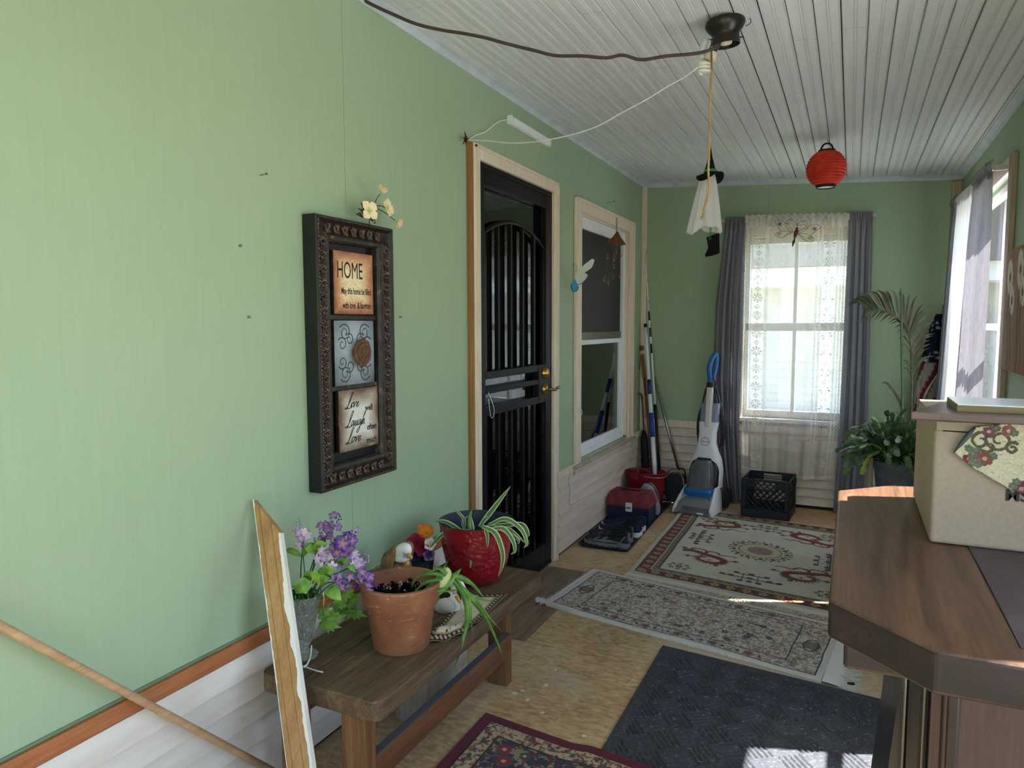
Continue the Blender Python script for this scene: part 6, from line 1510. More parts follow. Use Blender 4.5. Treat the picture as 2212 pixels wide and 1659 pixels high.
shell('handle_collar', [(-.027, .027, -.003, .040, .010, .895, .135), (-.026, .026, -.002, .040, .010, .935, .14)], 'trim_black', hv)
tube('grip_loop', spline([(0, .150, .93), (-.002, .140, .98), (-.004, .128, 1.04), (.006, .150, 1.10), (.018, .185, 1.135), (.026, .205, 1.13), (.024, .205, 1.05), (.014, .185, .98), (.004, .165, .935)], 6), .0175, 'shell_blue', hv, 10)
box('switch', .022, .034, .150, .175, .945, .972, 'switch_red', hv, .003)
for s in (-1, 1):
    tube('power_cord', spline([(s*.022, .17, .915), (s*.045, .175, .86), (s*.070, .18, .74), (s*.092, .18, .62), (s*.088, .185, .50), (s*.070, .19, .44)], 7), .0065, 'trim_black', hv, 6); tube('power_cord', spline([(s*.026, .18, .915), (s*.060, .19, .80), (s*.100, .19, .66), (s*.106, .19, .55), (s*.094, .19, .46)], 7), .0055, 'trim_black', hv, 6)
# round maker's badge
bdg = MB(); bcz = .495
bdg.add(*tube_g([(.030*math.cos(a), .058, bcz+.030*math.sin(a)) for a in [2*PI*k/28 for k in range(28)]], .0016, 5, True), smooth=True)
bo_ = bdg.build('badge_ring', 'trim_black', hv)
me = text_mesh('Hoover', .018, .35); me.transform(Matrix(((1, 0, 0, 0), (0, 0, -1, .0570), (0, 1, 0, bcz), (0, 0, 0, 1)))); obj('badge_lettering', me, 'trim_black', hv)
me = text_mesh('H', .040, .35); me.transform(Matrix(((1, 0, 0, -.010), (0, 0, -1, .0572), (0, 1, 0, bcz), (0, 0, 0, 1)))); 
box('brush_window', .035, .085, -.218, -.206, .012, .022, 'shell_white', hv, .002)

# ---- milk crate
speck('crate_black', '#12161c', '#1b2028', 30, .5)
cr = thing('milk_crate', 'black plastic milk crate on the floor under the lace curtain', 'crate', (1.04, 5.35, .0105), world=False, rot=(0, 0, R(-3.5)))
CW, CD, CHh, T_ = .325, .325, .275, .012
h = CW/2; hd = CD/2
def crate_side(M, handle=True):
    """lattice wall in local (u along, w up) placed by matrix M"""
    def slab(name, u0, u1, w0, w1, d0=0, d1=T_, bev_=.002):
        o = box(name, u0, u1, d0, d1, w0, w1, 'crate_black', cr, bev_, 1); o.data.transform(M); return o
    slab('bottom_band', -h, h, 0, .062); slab('corner_post', -h, -h+.032, .062, CHh); slab('corner_post', h-.032, h, .062, CHh)
    slab('top_rail', -h+.032, h-.032, CHh-.016, CHh); slab('top_rail', -h+.032, -.065, CHh-.060, CHh-.016); slab('top_rail', .065, h-.032, CHh-.060, CHh-.016); slab('handle_sill', -.075, .075, CHh-.082, CHh-.066)
    for z in (.072, .205, .222, .24): 
        o = box('ridge', -h-.002, h+.002, -.004, 0, z, z+.004, 'crate_black', cr); o.data.transform(M)
    w0, w1, u0, u1 = .062, CHh-.062, -h+.032, h-.032
    for sgn in (1, -1):
        c_ = u0-(w1-w0)
        while c_ < u1+(w1-w0):
            p = [(c_, w0), (c_+sgn*(w1-w0), w1)] if sgn > 0 else [(c_+(w1-w0), w0), (c_, w1)]
            (ua_, wa), (ub_, wb_) = p; a0, a1 = 0., 1.
            du = ub_-ua_
            for lim, s_ in ((u0, 1), (u1, -1)):
                ta = (lim-ua_)/du
                if (du > 0) == (s_ > 0): a0 = max(a0, ta)
                else: a1 = min(a1, ta)
            if a1-a0 > .05:
                A_, B_ = (ua_+du*a0, wa+(wb_-wa)*a0), (ua_+du*a1, wa+(wb_-wa)*a1); v, f = tube_g([(A_[0], T_/2, A_[1]), (B_[0], T_/2, B_[1])], .0034, 4); o = mesh('lattice_bar', v, f, 'crate_black', cr); o.data.transform(M)
            c_ += .044
crate_side(Matrix.Translation((0, -hd, 0))); crate_side(Matrix.Translation((0, hd, 0)) @ Matrix.Rotation(PI, 4, 'Z')); crate_side(Matrix.Translation((-hd, 0, 0)) @ Matrix.Rotation(-PI/2, 4, 'Z')); crate_side(Matrix.Translation((hd, 0, 0)) @ Matrix.Rotation(PI/2, 4, 'Z'))
box('floor_grid', -h, h, -hd, hd, .004, .010, 'crate_black', cr)
# ================================================================ end window: rod, lace, grey curtains, wire butterfly
def cloth_mat(name, c1, c2, trans=.25, scale=(60, 60, 3)):
    g = G(name, .9, 0, .15); f = g.noise(6, g.coord(scale), 4); col = g.ramp(f, [(.35, c1), (.65, c2)]); g.color(col); g.bump(g.noise(700, None, 2), .1, .001)
    t = g.n.new('ShaderNodeBsdfTranslucent'); g.l.new(col, t.inputs[0]); mx = g.n.new('ShaderNodeMixShader'); mx.inputs[0].default_value = trans
    g.l.new(g.b.outputs[0], mx.inputs[1]); g.l.new(t.outputs[0], mx.inputs[2]); g.l.new(mx.outputs[0], g.n['Material Output'].inputs[0]); return g.m
cloth_mat('curtain_grey', '#7f7e85', '#8e8d94', .15); cloth_mat('curtain_sunlit', '#848084', '#96929a', .25); cloth_mat('sheer_white', '#d6d6d6', '#e2e2e2', .28)  # curtain_sunlit: paler copy of the grey cloth, sunlight in its colour
def lace_mat():
    g = G('lace', .9, 0, .1); a = g.n.new('ShaderNodeVertexColor'); a.layer_name = 'pattern'; col = '#dcd8ce'
    d = g.n.new('ShaderNodeBsdfDiffuse'); d.inputs[0].default_value = lin(col); t = g.n.new('ShaderNodeBsdfTranslucent'); t.inputs[0].default_value = lin(col)
    m1 = g.n.new('ShaderNodeMixShader'); m1.inputs[0].default_value = .32; g.l.new(d.outputs[0], m1.inputs[1]); g.l.new(t.outputs[0], m1.inputs[2])
    tr_ = g.n.new('ShaderNodeBsdfTransparent'); m2 = g.n.new('ShaderNodeMixShader'); g.l.new(a.outputs[0], m2.inputs[0]); g.l.new(tr_.outputs[0], m2.inputs[1]); g.l.new(m1.outputs[0], m2.inputs[2]); g.l.new(m2.outputs[0], g.n['Material Output'].inputs[0]); return g.m
lace_mat()
plain('rod_white', '#cfcac2', .4, .2)
def pl(tab, t):
    for (a, va), (b, vb) in zip(tab[:-1], tab[1:]):
        if t <= b: return va+(vb-va)*((t-a)/(b-a) if b > a else 0)
    return tab[-1][1]
def drape(name, label, y_of, xl, xr, ztop, zbot, n_fold, amp, mat, axis='y', ph=0., nu=90, nv=40, cat='curtain', gather=.02, group=None):
    """hanging panel; xl/xr tables of (t from top, coordinate); axis = direction the folds push"""
    root_t = thing(name, label, cat, (0, 0, 0) if False else ((xl[0][1], y_of(0, 0), pl(zbot, .5) if isinstance(zbot, list) else zbot) if axis == 'y' else (y_of(0, 0), xl[0][1], pl(zbot, .5) if isinstance(zbot, list) else zbot)), group=group)
    def fn(u, t):
        a, b = pl(xl, t), pl(xr, t); zb = pl(zbot, u) if isinstance(zbot, list) else zbot; zt = ztop(u) if callable(ztop) else ztop
        w = a+(b-a)*u; k = 1-.55*math.exp(-t*14); f = amp*k*(.7+.5*t)*(math.sin(2*PI*n_fold*u+ph+.5*math.sin(3*u+2*t))+.35*math.sin(2*PI*n_fold*2.3*u+1.7+ph))
        if t < .035: f += .004*math.sin(2*PI*n_fold*3*u)
        d = y_of(u, t)+f; z = zt+(zb-zt)*t
        return (w, d, z) if axis == 'y' else (d, w, z)
    o = grid('panel', fn, nu, nv, mat, root_t)
    # gathered heading above the rod
    def hd(u, t):
        a, b = pl(xl, 0), pl(xr, 0); w = a+(b-a)*u; zt = ztop(u) if callable(ztop) else ztop
        d = y_of(u, 0)+amp*.45*math.sin(2*PI*n_fold*2.2*u+ph)*(1-.2*t)-.012*math.sin(PI*min(1, t*1.6)); z = zt+gather*(1-t)*(1+.25*math.sin(2*PI*n_fold*3.1*u))-.030*t
        return (w, d, z) if axis == 'y' else (d, w, z)
    grid('gathered_heading', hd, nu, 6, mat, root_t); return root_t
YC = LEN-.075
rod = thing('curtain_rod', 'white curtain rod above the end window', 'curtain rod', (1.15, LEN-.07, 2.14)); zr0, zr1 = 2.158, 2.130
tube('rod_tube', [(.640, YC, zr0), (1.66, YC, zr1)], .007, 'rod_white', rod, 8); box('bracket', .632, .644, YC-.005, LEN, zr0-.012, zr0+.006, 'rod_white', rod); box('bracket', 1.656, 1.668, YC-.005, LEN, zr1-.012, zr1+.006, 'rod_white', rod)
# the lace, with star motifs down both sides
LX0 = [(0, .800), (.4, .797), (1, .812)]; LX1 = [(0, 1.502), (.4, 1.497), (.8, 1.490), (1, 1.466)]
lace = drape('lace_curtain', 'cream lace curtain with star motifs hanging over the end window', lambda u, t: YC-.022-.02*t, LX0, LX1, lambda u: 2.163-.030*u, [(0, .285), (.15, .262), (.45, .250), (.6, .232), (1, .258)], 5.5, .010, 'lace', nu=190, nv=470)
pn = [o for o in bpy.data.objects if o.parent == lace and o.name.startswith('panel')][0]
hdg = [o for o in bpy.data.objects if o.parent == lace and o.name.startswith('gathered')][0]
NU, NV = 190, 470
U, T = np.meshgrid(np.linspace(0, 1, NU+1), np.linspace(0, 1, NV+1)); X = U*.70; Y = T*1.90
den = np.full(U.shape, .36)+.10*((np.floor(X/.0074)+np.floor(Y/.0081)) % 2)
def star(cx_, cy_, r):
    dx, dy = (X-cx_)/r, (Y-cy_)/r; rad = np.hypot(dx, dy); an = np.arctan2(dy, dx); k = np.abs(np.mod(an/(PI/4)+.5, 1)-.5)*2
    return (rad < 1.0) & (rad > .12) & (k < .70-.28*np.abs(rad-.62)) & (np.abs(k) > .07)
def band(x0, x1):
    global den
    xc = (x0+x1)/2; hw = (x1-x0)/2; m = (X > x0-.028) & (X < x1+.028); den[m] = .40
    g_ = (X > x0) & (X < x1); den[g_] = .20
    yy = .06; k = 0
    while yy < 1.85:
        den[star(xc, yy, hw*1.02)] = .93
        q = (np.abs(X-xc)/.022+np.abs(Y-(yy+.068))/.020); den[(q < 1) & (q > .55)] = .92; den[q < .25] = .9; yy += .132; k += 1
    zz = np.abs(np.mod(Y/.020, 1)-.5)*.018
    for xe in (x0-.018, x1+.012): den[np.abs(X-(xe+zz)) < .0042] = .9
band(.070, .140); band(.545, .620)
zz = np.abs(np.mod(Y/.024, 1)-.5)*.024; den[X < .012+zz*.0] = .5
for xe in (.020, .165, .500, .655, .675): den[np.abs(X-(xe+zz*.6)) < .004] = .88
den[(Y > 1.62) & (Y < 1.70)] = np.maximum(den[(Y > 1.62) & (Y < 1.70)], .80); den[Y > 1.70] = np.maximum(den[Y > 1.70], .62); den[(Y > 1.875)] = .92; den[Y < .075] = .88
scal = np.abs(np.mod(Y/.022, 1)-.5)*.016; den[(X < scal)] = 0; den[(X > .70-scal)] = 0
den = np.clip(den, 0, 1); paint(pn, np.repeat(den.reshape(-1, 1), 3, 1)); paint(hdg, np.full((len(hdg.data.vertices), 3), .93))
drape('grey_curtain', 'grey curtain panel on the left of the end window behind the carpet cleaner', lambda u, t: YC-.004+.0*t, [(0, .655), (.30, .592), (.55, .583), (.72, .612), (.9, .66), (1, .700)], [(0, .806), (.5, .800), (.75, .79), (.9, .808), (1, .826)], lambda u: 2.156-.004*u, [(0, .02), (.5, .012), (1, .03)], 5, .017, 'curtain_grey', ph=.6, group='grey curtains of the end window')
drape('grey_curtain', 'grey curtain panel on the right of the end window beside the palm', lambda u, t: YC-.004, [(0, 1.496), (.4, 1.488), (.8, 1.480), (1, 1.462)], [(0, 1.648), (.4, 1.660), (1, 1.672)], lambda u: 2.136-.004*u, .02, 4, .015, 'curtain_grey', ph=2.1, group='grey curtains of the end window')
wc2 = tube('hanging_cord', spline([at(*q, y=LEN-.03) for q in ((1607, 935), (1599, 945), (1597, 965), (1594, 985), (1590, 990))], 5), .003, 'cord_white', None, 6); tag(wc2, 'white cord hanging on the wall beside the lace curtain', 'cord')

# ---- wire butterfly pinned to the lace
plain('wire_bronze', '#4a3a30', .4, .5); speck('body_bronze', '#4a3128', '#7a5a4c', 60, .35, metal=.4); plain('gem_red', '#a01c20', .1); plain('gem_amber', '#c79a34', .1)
BY_ = LEN-.135
wb_ = thing('wire_butterfly', 'bronze wire butterfly with red and amber beads over the lace', 'ornament', at(1712, 533, y=BY_))
def zp(x, y): return at(1660+x/17.015, 460+y/17.015, y=BY_)
def wire(pts, r=.0016, n=5): tube('wing_wire', spline([zp(*p) for p in pts], n), r, 'wire_bronze', wb_, 5)
wire([(910, 680), (760, 470), (600, 350), (400, 265), (270, 270), (245, 330), (330, 470), (400, 600), (480, 680)]); wire([(480, 680), (620, 670), (780, 685), (900, 700)]); wire([(900, 700), (750, 640), (660, 500), (600, 370)], .0012)
wire([(890, 720), (700, 790), (560, 880), (420, 895), (290, 850), (240, 805), (300, 745), (430, 690), (480, 680)]); wire([(900, 715), (740, 745), (620, 820), (540, 885)], .0012)
wire([(1100, 660), (1300, 570), (1480, 490), (1650, 440), (1850, 445), (1930, 510), (1850, 600), (1700, 700), (1560, 810), (1500, 815)]); wire([(1500, 815), (1350, 770), (1200, 740), (1090, 730)]); wire([(1100, 700), (1240, 690), (1400, 600), (1500, 480)], .0012)
wire([(1090, 760), (1200, 880), (1320, 1000), (1480, 1060), (1620, 1050), (1680, 990), (1620, 900), (1530, 820)]); wire([(1100, 760), (1250, 860), (1350, 980), (1420, 1040)], .0012)
for c_, s in (((1050, 480), -1), ((1060, 480), 1)):
    wire([c_, (c_[0]+s*60, 360), (c_[0]+s*190, 250 if s < 0 else 300), (c_[0]+s*330, 270 if s < 0 else 310), (c_[0]+s*370, 370 if s < 0 else 430), (c_[0]+s*320, 400 if s < 0 else 500), (c_[0]+s*285, 365 if s < 0 else 450), (c_[0]+s*310, 340 if s < 0 else 420)], .0014)
    wire([c_, (c_[0]+s*70, 440), (c_[0]+s*130, 440), (c_[0]+s*150, 480), (c_[0]+s*110, 495), (c_[0]+s*95, 470)], .0011)
for (x, y, m) in ((415, 405, 'gem_red'), (1695, 580, 'gem_red'), (405, 778, 'gem_amber'), (1525, 922, 'gem_amber')):
    p = zp(x, y); blob('bead', p, (.0085, .006, .0085), m, wb_, 12, 8); tube('bead_ring', [p+Vector((.013*math.cos(a), 0, .013*math.sin(a))) for a in [2*PI*k/16 for k in range(16)]], .0012, 'wire_bronze', wb_, 4, True)
blob('head', zp(1045, 570), (.011, .009, .011), 'body_bronze', wb_, 12, 8); tube('thorax', [zp(1040, 620), zp(1010, 720), zp(985, 840), zp(955, 960)], [.010, .0155, .012, .004], 'body_bronze', wb_, 10); tube('abdomen', [zp(955, 960), zp(920, 1080), zp(880, 1240)], [.004, .011, .003], 'body_bronze', wb_, 8); tube('hanger', [zp(1050, 480), zp(1045, 240), zp(1100, 200)], .0012, 'wire_bronze', wb_, 5)

# ================================================================ street window: sheers and grey curtains
XC = WID-.075
def zhead(u): return 2.125-.0*u
rod2 = thing('curtain_rod', 'curtain rod above the street-side window near the corner', 'curtain rod', (XC, 4.6, 2.10)); tube('rod_tube', [(XC, 3.93, 2.085), (XC, 5.40, 2.125)], .007, 'rod_white', rod2, 8); box('bracket', XC-.004, WID, 3.925, 3.935, 2.07, 2.095, 'rod_white', rod2)
def ydir(*a, **k): return drape(*a, axis='x', **k)
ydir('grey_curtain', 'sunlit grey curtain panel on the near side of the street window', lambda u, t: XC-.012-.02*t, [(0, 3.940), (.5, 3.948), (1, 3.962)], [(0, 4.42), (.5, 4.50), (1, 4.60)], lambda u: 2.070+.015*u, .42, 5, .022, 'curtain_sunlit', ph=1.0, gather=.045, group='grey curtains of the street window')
ydir('sheer_curtain', 'white sheer curtain glowing in the street-side window', lambda u, t: XC-.002-.015*t, [(0, 4.40), (.5, 4.46), (1, 4.56)], [(0, 5.16), (.5, 5.24), (1, 5.34)], lambda u: 2.085+.03*u, .40, 6, .014, 'sheer_white', ph=.3, gather=.030)
ydir('grey_curtain', 'narrow grey curtain panel at the far end of the street window', lambda u, t: XC-.004-.03*t, [(0, 5.20), (.5, 5.28), (1, 5.36)], [(0, 5.38), (.5, 5.42), (1, 5.45)], lambda u: 2.115, .40, 3, .018, 'curtain_grey', ph=2., gather=.045, group='grey curtains of the street window')

# ---- painting on the street wall
vcol('canvas_print', .7, .2, .2, 200)
pt = thing('canvas_painting', 'brown canvas painting of pale blossoms on stems on the street wall', 'painting', (WID, 3.45, 1.17))
box('canvas_frame', WID-.030, WID, 3.10, 3.80, 1.172, 1.690, 'trim_tan', pt)
NU, NV = 70, 54
cf = grid('canvas_face', lambda a, b: (WID-.0305, 3.80-.70*a, 1.172+.518*b), NU, NV, 'canvas_print', pt, False)
A, B = np.meshgrid(np.linspace(0, .70, NU+1), np.linspace(0, .518, NV+1)); c = np.ones(A.shape+(3,))*L3('#a8805e'); c = c*(1+(fbm(A*10, B*6, 5)-.5)[..., None]*.5); c[np.mod(A*6, 1) > .62] *= .82
for (x, y, r) in ((.10, .40, .075), (.16, .30, .06), (.30, .42, .08), (.36, .33, .06), (.52, .38, .07)):
    d = np.hypot((A-x)/.75, B-y+.25*(A-x)); m = d < r; c[m] = lerp3(L3('#c9a25c'), L3('#ece6dc'), np.clip(d/r*1.3, 0, 1))[m]; st_ = (np.abs(A-x-.02*np.sin(B*20)) < .005) & (B < y-r*.5); c[st_] = L3('#4a3222'); c[np.hypot(A-x, B-y) < .018] = L3('#5c3a24')
paint(cf, c.reshape(-1, 3))

# ================================================================ plants in the far corner
plain('palm_stalk', '#3f5a34', .5); speck('palm_dry', '#3d3a2a', '#5a5440', 30, .7)
PYp = 5.22
pm = thing('palm_plant', 'tall drooping palm frond plant in the far corner', 'plant', (1.87, PYp, 0))
def pp(u, v, dy=0): return at(u, v, y=PYp+dy)
sb_ = Vector((1.860, PYp, .22))
tube('stalk', spline([sb_, pp(1949, 880), pp(1948, 760), pp(1947, 640), pp(1946, 624)], 5), [.010]*6+[.008]*10+[.005]*5, 'palm_stalk', pm, 8)
RC = spline([Vector((1.905, PYp, .25)), pp(1969, 880), pp(1969, 800), pp(1966, 735), pp(1952, 698), pp(1925, 678), pp(1895, 670), pp(1877, 671)], 8)
tube('rachis', RC, [.007*(1-.8*i/(len(RC)-1)) for i in range(len(RC))], 'palm_dry', pm, 6)
n = len(RC)
for i in range(14, n-1):
    for sd in (1, -1):
        t = (i-14)/(n-15); p = RC[i]; tg = (RC[min(i+1, n-1)]-RC[i-1]).normalized(); L0 = (.24 if sd > 0 else .12)*(1-.55*abs(t-.35)); side = Vector((tg.z, 0, -tg.x))*sd
        if sd < 0 and i % 2: continue
        d = (side*.55+tg*.75+Vector((random.uniform(-.1, .1), random.uniform(-.35, .35), random.uniform(-.05, .1)))).normalized()
        q = p+d*L0; q2 = p+d*L0*.55+Vector((0, 0, .02)); v, f = leaf_g([p, q2, q+Vector((0, 0, -.03))], [.002, .006, .0045, .0006], up=(0, -1, .2), seg=4); mesh('leaflet', v, f, 'palm_dry' if random.random() < .75 else 'palm_stalk', pm, True)
for (a, b, c_) in (((1955, 880), (1918, 830), (1905, 828)), ((1952, 890), (1930, 845), (1917, 838)), ((1985, 900), (2000, 850), (2030, 800)), ((1980, 890), (1990, 820), (2010, 760))):
    v, f = leaf_g([pp(*a), pp(*b), pp(*c_)], [.004, .008, .001], up=(0, -1, .2)); mesh('frond_blade', v, f, 'palm_dry', pm, True)
lathe('pot', [(.0001, 0), (.10, 0), (.12, .02), (.14, .22), (.145, .24), (.135, .24), (.13, .21), (.0001, .20)], 'glaze_navy', pm, 28, (1.88, PYp, 0), cap=False)

# ---- furled flag
vcol('flag_cloth', .85, .15, .2, 300)
fg = thing('furled_flag', 'rolled stars and stripes flag on a pole in the far corner', 'flag', (2.03, 5.50, 0))
fA, fB = Vector((2.030, 5.50, .0)), Vector((2.095, 5.56, 1.50)); tube('pole', [fA, fA.lerp(fB, .5), fB], .010, 'cane_wood', fg, 8)
NU, NV = 40, 90
def fl_fn(u, t):
    p = fB.lerp(fA, .04+.52*t); a = 2*PI*u; r = .028+.075*math.sin(PI*min(1, t*.9))**.8*(1+.35*math.sin(3*a+4*t)); return (p.x-.035*t+r*math.cos(a)*.8-.02, p.y+r*.45*math.sin(a)-.01, p.z)
fm = grid('cloth', fl_fn, NU, NV, 'flag_cloth', fg)
U, T = np.meshgrid(np.linspace(0, 1, NU+1), np.linspace(0, 1, NV+1)); s = U*5+T*2.6; c = np.where((np.mod(s, 1) < .5)[..., None], L3('#5c1f2a'), L3('#8f8b88')); nv_ = T < .42; c[nv_] = L3('#141c30')  # flag colours darkened to carry the corner's shadow
for k in range(26):
    u0, t0 = (k*.37) % 1, .04+.36*((k*.61) % 1); c[(np.hypot((U-u0)*.22, (T-t0)*.8) < .009)] = L3('#a9a9a6')
paint(fm, c.reshape(-1, 3))

# ---- christmas cactus on a stool
speck('cactus_leaf', '#2f4a2c', '#5c7c50', 26, .35, bump=.1, spec=.6); speck('cactus_new', '#7d9c3c', '#9ab85a', 26, .45); speck('pot_slate', '#50555e', '#646a74', 10, .5); wood('stool_wood', '#8c7c6c', '#a8988a', '#b9aa9a', 'z', 1.0, .6)
QX, QY, QZ = 1.800, 4.36, .385
stl = thing('plant_stool', 'pale wooden stool carrying the slate cactus pot', 'stool', (QX, QY, 0))
lathe('seat', [(.0001, QZ-.03), (.15, QZ-.03), (.155, QZ-.02), (.155, QZ-.008), (.15, QZ), (.0001, QZ)], 'stool_wood', stl, 32, (QX, QY, 0), cap=False)
for k in range(4):
    a = R(45+90*k); tube('leg', [(QX+.10*math.cos(a), QY+.10*math.sin(a), QZ-.03), (QX+.104*math.cos(a), QY+.104*math.sin(a), 0)], .016, 'stool_wood', stl, 10)
cp = thing('christmas_cactus', 'bushy christmas cactus in a slate grey pot near the street window', 'plant', (QX, QY, QZ))
lathe('pot', [(.0001, 0), (.095, 0), (.100, .008), (.128, .225), (.136, .228), (.138, .248), (.130, .250), (.124, .22), (.0001, .215)], 'pot_slate', cp, 40, (QX, QY, QZ), cap=False)
lathe('soil', [(.122, .215), (.06, .225), (.0001, .230)], 'soil', cp, 24, (QX, QY, QZ), cap=False)
st_p = at(1880, 1000, y=4.30); tube('support_stake', [Vector((st_p.x, 4.22, .0105)), Vector((st_p.x-.003, 4.22, .66))], .016, 'stool_wood', stl, 8)
def seg_leaf(mb, p, d, up, l, w):
    s = d.cross(up).normalized(); nn = s.cross(d).normalized(); o = [(0, .25), (.22, .85), (.40, .62), (.55, 1.0), (.75, .72), (.88, .8), (1.0, .3)]
    vs = [p+d*(l*a)+s*(w*b)+nn*(w*.22*b) for a, b in o]; vs2 = [p+d*(l*a)-s*(w*b)+nn*(w*.22*b) for a, b in o]; mid = [p+d*(l*a) for a, b in o]
    V = vs+mid+vs2; m = len(o); mb.add(V, [(i, i+1, m+i+1, m+i) for i in range(m-1)]+[(m+i, m+i+1, 2*m+i+1, 2*m+i) for i in range(m-1)], True)
top = Vector((QX, QY, QZ+.235))
for k in range(260):
    a = random.uniform(0, 2*PI); el = random.uniform(.30, 1.50); d = Vector((math.cos(a)*math.cos(el), math.sin(a)*math.cos(el), math.sin(el))); p = top+Vector((math.cos(a), math.sin(a), 0))*random.uniform(.01, .10); mb = MB(); ns = random.choice((4, 5, 5, 6, 7)); up = Vector((random.uniform(-.4, .4), random.uniform(-.9, .1), .8)).normalized()
    for j in range(ns):
        l = random.uniform(.040, .056); w = random.uniform(.013, .019); seg_leaf(mb, p, d, up, l, w); p = p+d*l*.93; d = (d+Vector((0, 0, -.10-.075*j))+Vector((random.gauss(0, .13), random.gauss(0, .13), random.gauss(0, .08)))).normalized()
        r_ = math.hypot(p.x-QX, p.y-QY)
    if max(v_[0] for v_ in mb.v) > 2.055: continue
    mb.build('cactus_stem', 'cactus_leaf' if k % 13 else 'cactus_new', cp)
for (u, v) in ():
    mb = MB(); b0 = at(u, v+25, y=4.34); d = (at(u, v, y=4.34)-b0).normalized(); seg_leaf(mb, b0, d, Vector((0, -1, .2)), .05, .015); seg_leaf(mb, b0+d*.045, (d+Vector((.3, 0, 0))).normalized(), Vector((0, -1, .2)), .04, .014); mb.build('cactus_stem', 'cactus_new', cp)
# ================================================================ dark bar counter and what lies on it
wood('bar_wood', '#2c1c15', '#64432e', '#8a6448', 'y', .8, .38, .15, .5)
wood('bar_edge', '#1c1615', '#2c2220', '#41332f', 'x', .8, .45, .2, .4)
wood('bar_panel', '#3a2a26', '#4c3a36', '#5c4844', 'z', .8, .5, .15); speck('bar_inset', '#453c3c', '#514746', 14, .45, bump=.05); plain('bar_dark', '#19161a', .3); plain('chrome', '#6e6a62', .3, .8)
ZB = 1.0; AX0, AX1, AY0, AY1, CUT, ZS = 1.524, 2.125, .917, 1.860, .116, .947
bar = thing('home_bar', 'dark wooden home bar with clipped corners standing along the street wall', 'bar counter', ((AX0+AX1)/2, (AY0+AY1)/2, 0))
oc = [(AX0, AY0+CUT), (AX0+CUT, AY0), (AX1-.02, AY0+.01), (AX1, AY1-.01), (AX0+CUT+.06, AY1), (AX0+CUT, AY1), (AX0, AY1-CUT)]
vs, fs = prism_g(oc, 'z', ZS, ZB); n = len(oc)
o = mesh('bar_top', vs, fs, ['bar_edge', 'bar_wood'], bar); fixn(o.data); o.data.polygons.foreach_set('material_index', [1 if abs(p.normal.z) > .9 and p.center.z > .98 else 0 for p in o.data.polygons]); bev(o.data, .006, 3)
o.data.polygons.foreach_set('material_index', [1 if p.normal.z > .6 else 0 for p in o.data.polygons])
box('top_inset', 1.730, AX1-.05, AY0+.05, AY1-.05, ZB-.002, ZB+.0008, 'bar_inset', bar)
tube('inset_edge', [(1.729, AY0+.05, ZB+.0004), (1.729, AY1-.05, ZB+.0004)], .0012, 'bar_dark', bar, 4)
box('under_slab', 1.545, AX1-.03, 1.082, AY1-.06, .885, ZS, 'bar_edge', bar, .005)
box('bar_body', 1.672, AX1-.05, 1.105, AY1-.09, 0, .885, 'bar_panel', bar, .004)
box('side_panel', 1.630, 1.672, 1.150, AY1-.12, .0, .885, 'bar_dark', bar, .003)
for (x, w) in ((1.624, .004), (1.648, .004), (1.658, .014)):
    box('chrome_strip', x, x+w, 1.118, 1.150, .0, .885, 'chrome' if w < .012 else 'bar_panel', bar, .002)
v, f = prism_g([(1.618, .80), (1.630, .885), (1.672, .885), (1.672, .0), (1.570, .0), (1.585, .40)], 'y', 1.152, 1.40); o = mesh('foot_flare', v, f, 'bar_dark', bar); fixn(o.data)
box('front_moulding', 1.676, 1.690, 1.095, 1.106, 0, .885, 'bar_edge', bar, .003); box('front_moulding', 2.05, 2.075, 1.095, 1.106, 0, .885, 'bar_edge', bar, .003)
# cardboard box
g = G('cardboard', .8, 0, .2); n_ = g.noise(140, None, 3); big = g.noise(3, None, 3); g.color(g.mix(.5, g.ramp(n_, [(.3, '#9c8975'), (.7, '#ae9a86')]), g.ramp(big, [(.3, '#a08c78'), (.7, '#ae9a86')]))); g.bump(n_, .05, .001)
plain('card_ink', '#34312f', .8)
cbx = thing('cardboard_box', 'brown cardboard box standing on the bar top', 'box', (1.85, 1.52, ZB))
KX0, KX1, KY0, KY1, KZ = 1.672, 2.07, 1.380, 1.74, 1.214
box('box_body', KX0, KX1, KY0, KY1, ZB+.001, KZ-.016, 'cardboard', cbx, .006, 3)
v, f = prism_g([(KY0-.001, KZ-.018), (KY0+.001, KZ-.004), (KY0+.014, KZ), (KY1-.01, KZ), (KY1, KZ-.018)], 'x', KX0+.003, KX1-.003); o = mesh('top_flap', v, f, 'cardboard', cbx); fixn(o.data)
tube('flap_gap', [(KX0+.012, KY0-.0012, KZ-.019), (KX0+.09, KY0-.0012, KZ-.0205)], .0009, 'hole_dark', cbx, 4)
p = at(2197, 1072, y=KY0-.001); me = text_mesh('MS', .0265, 0, 0, 1.0, .0008); me.transform(Matrix(((1, 0, 0, p.x), (0, 0, -1, KY0-.0012), (0, 1, 0, p.z), (0, 0, 0, 1)))); obj('printed_letters', me, 'card_ink', cbx)
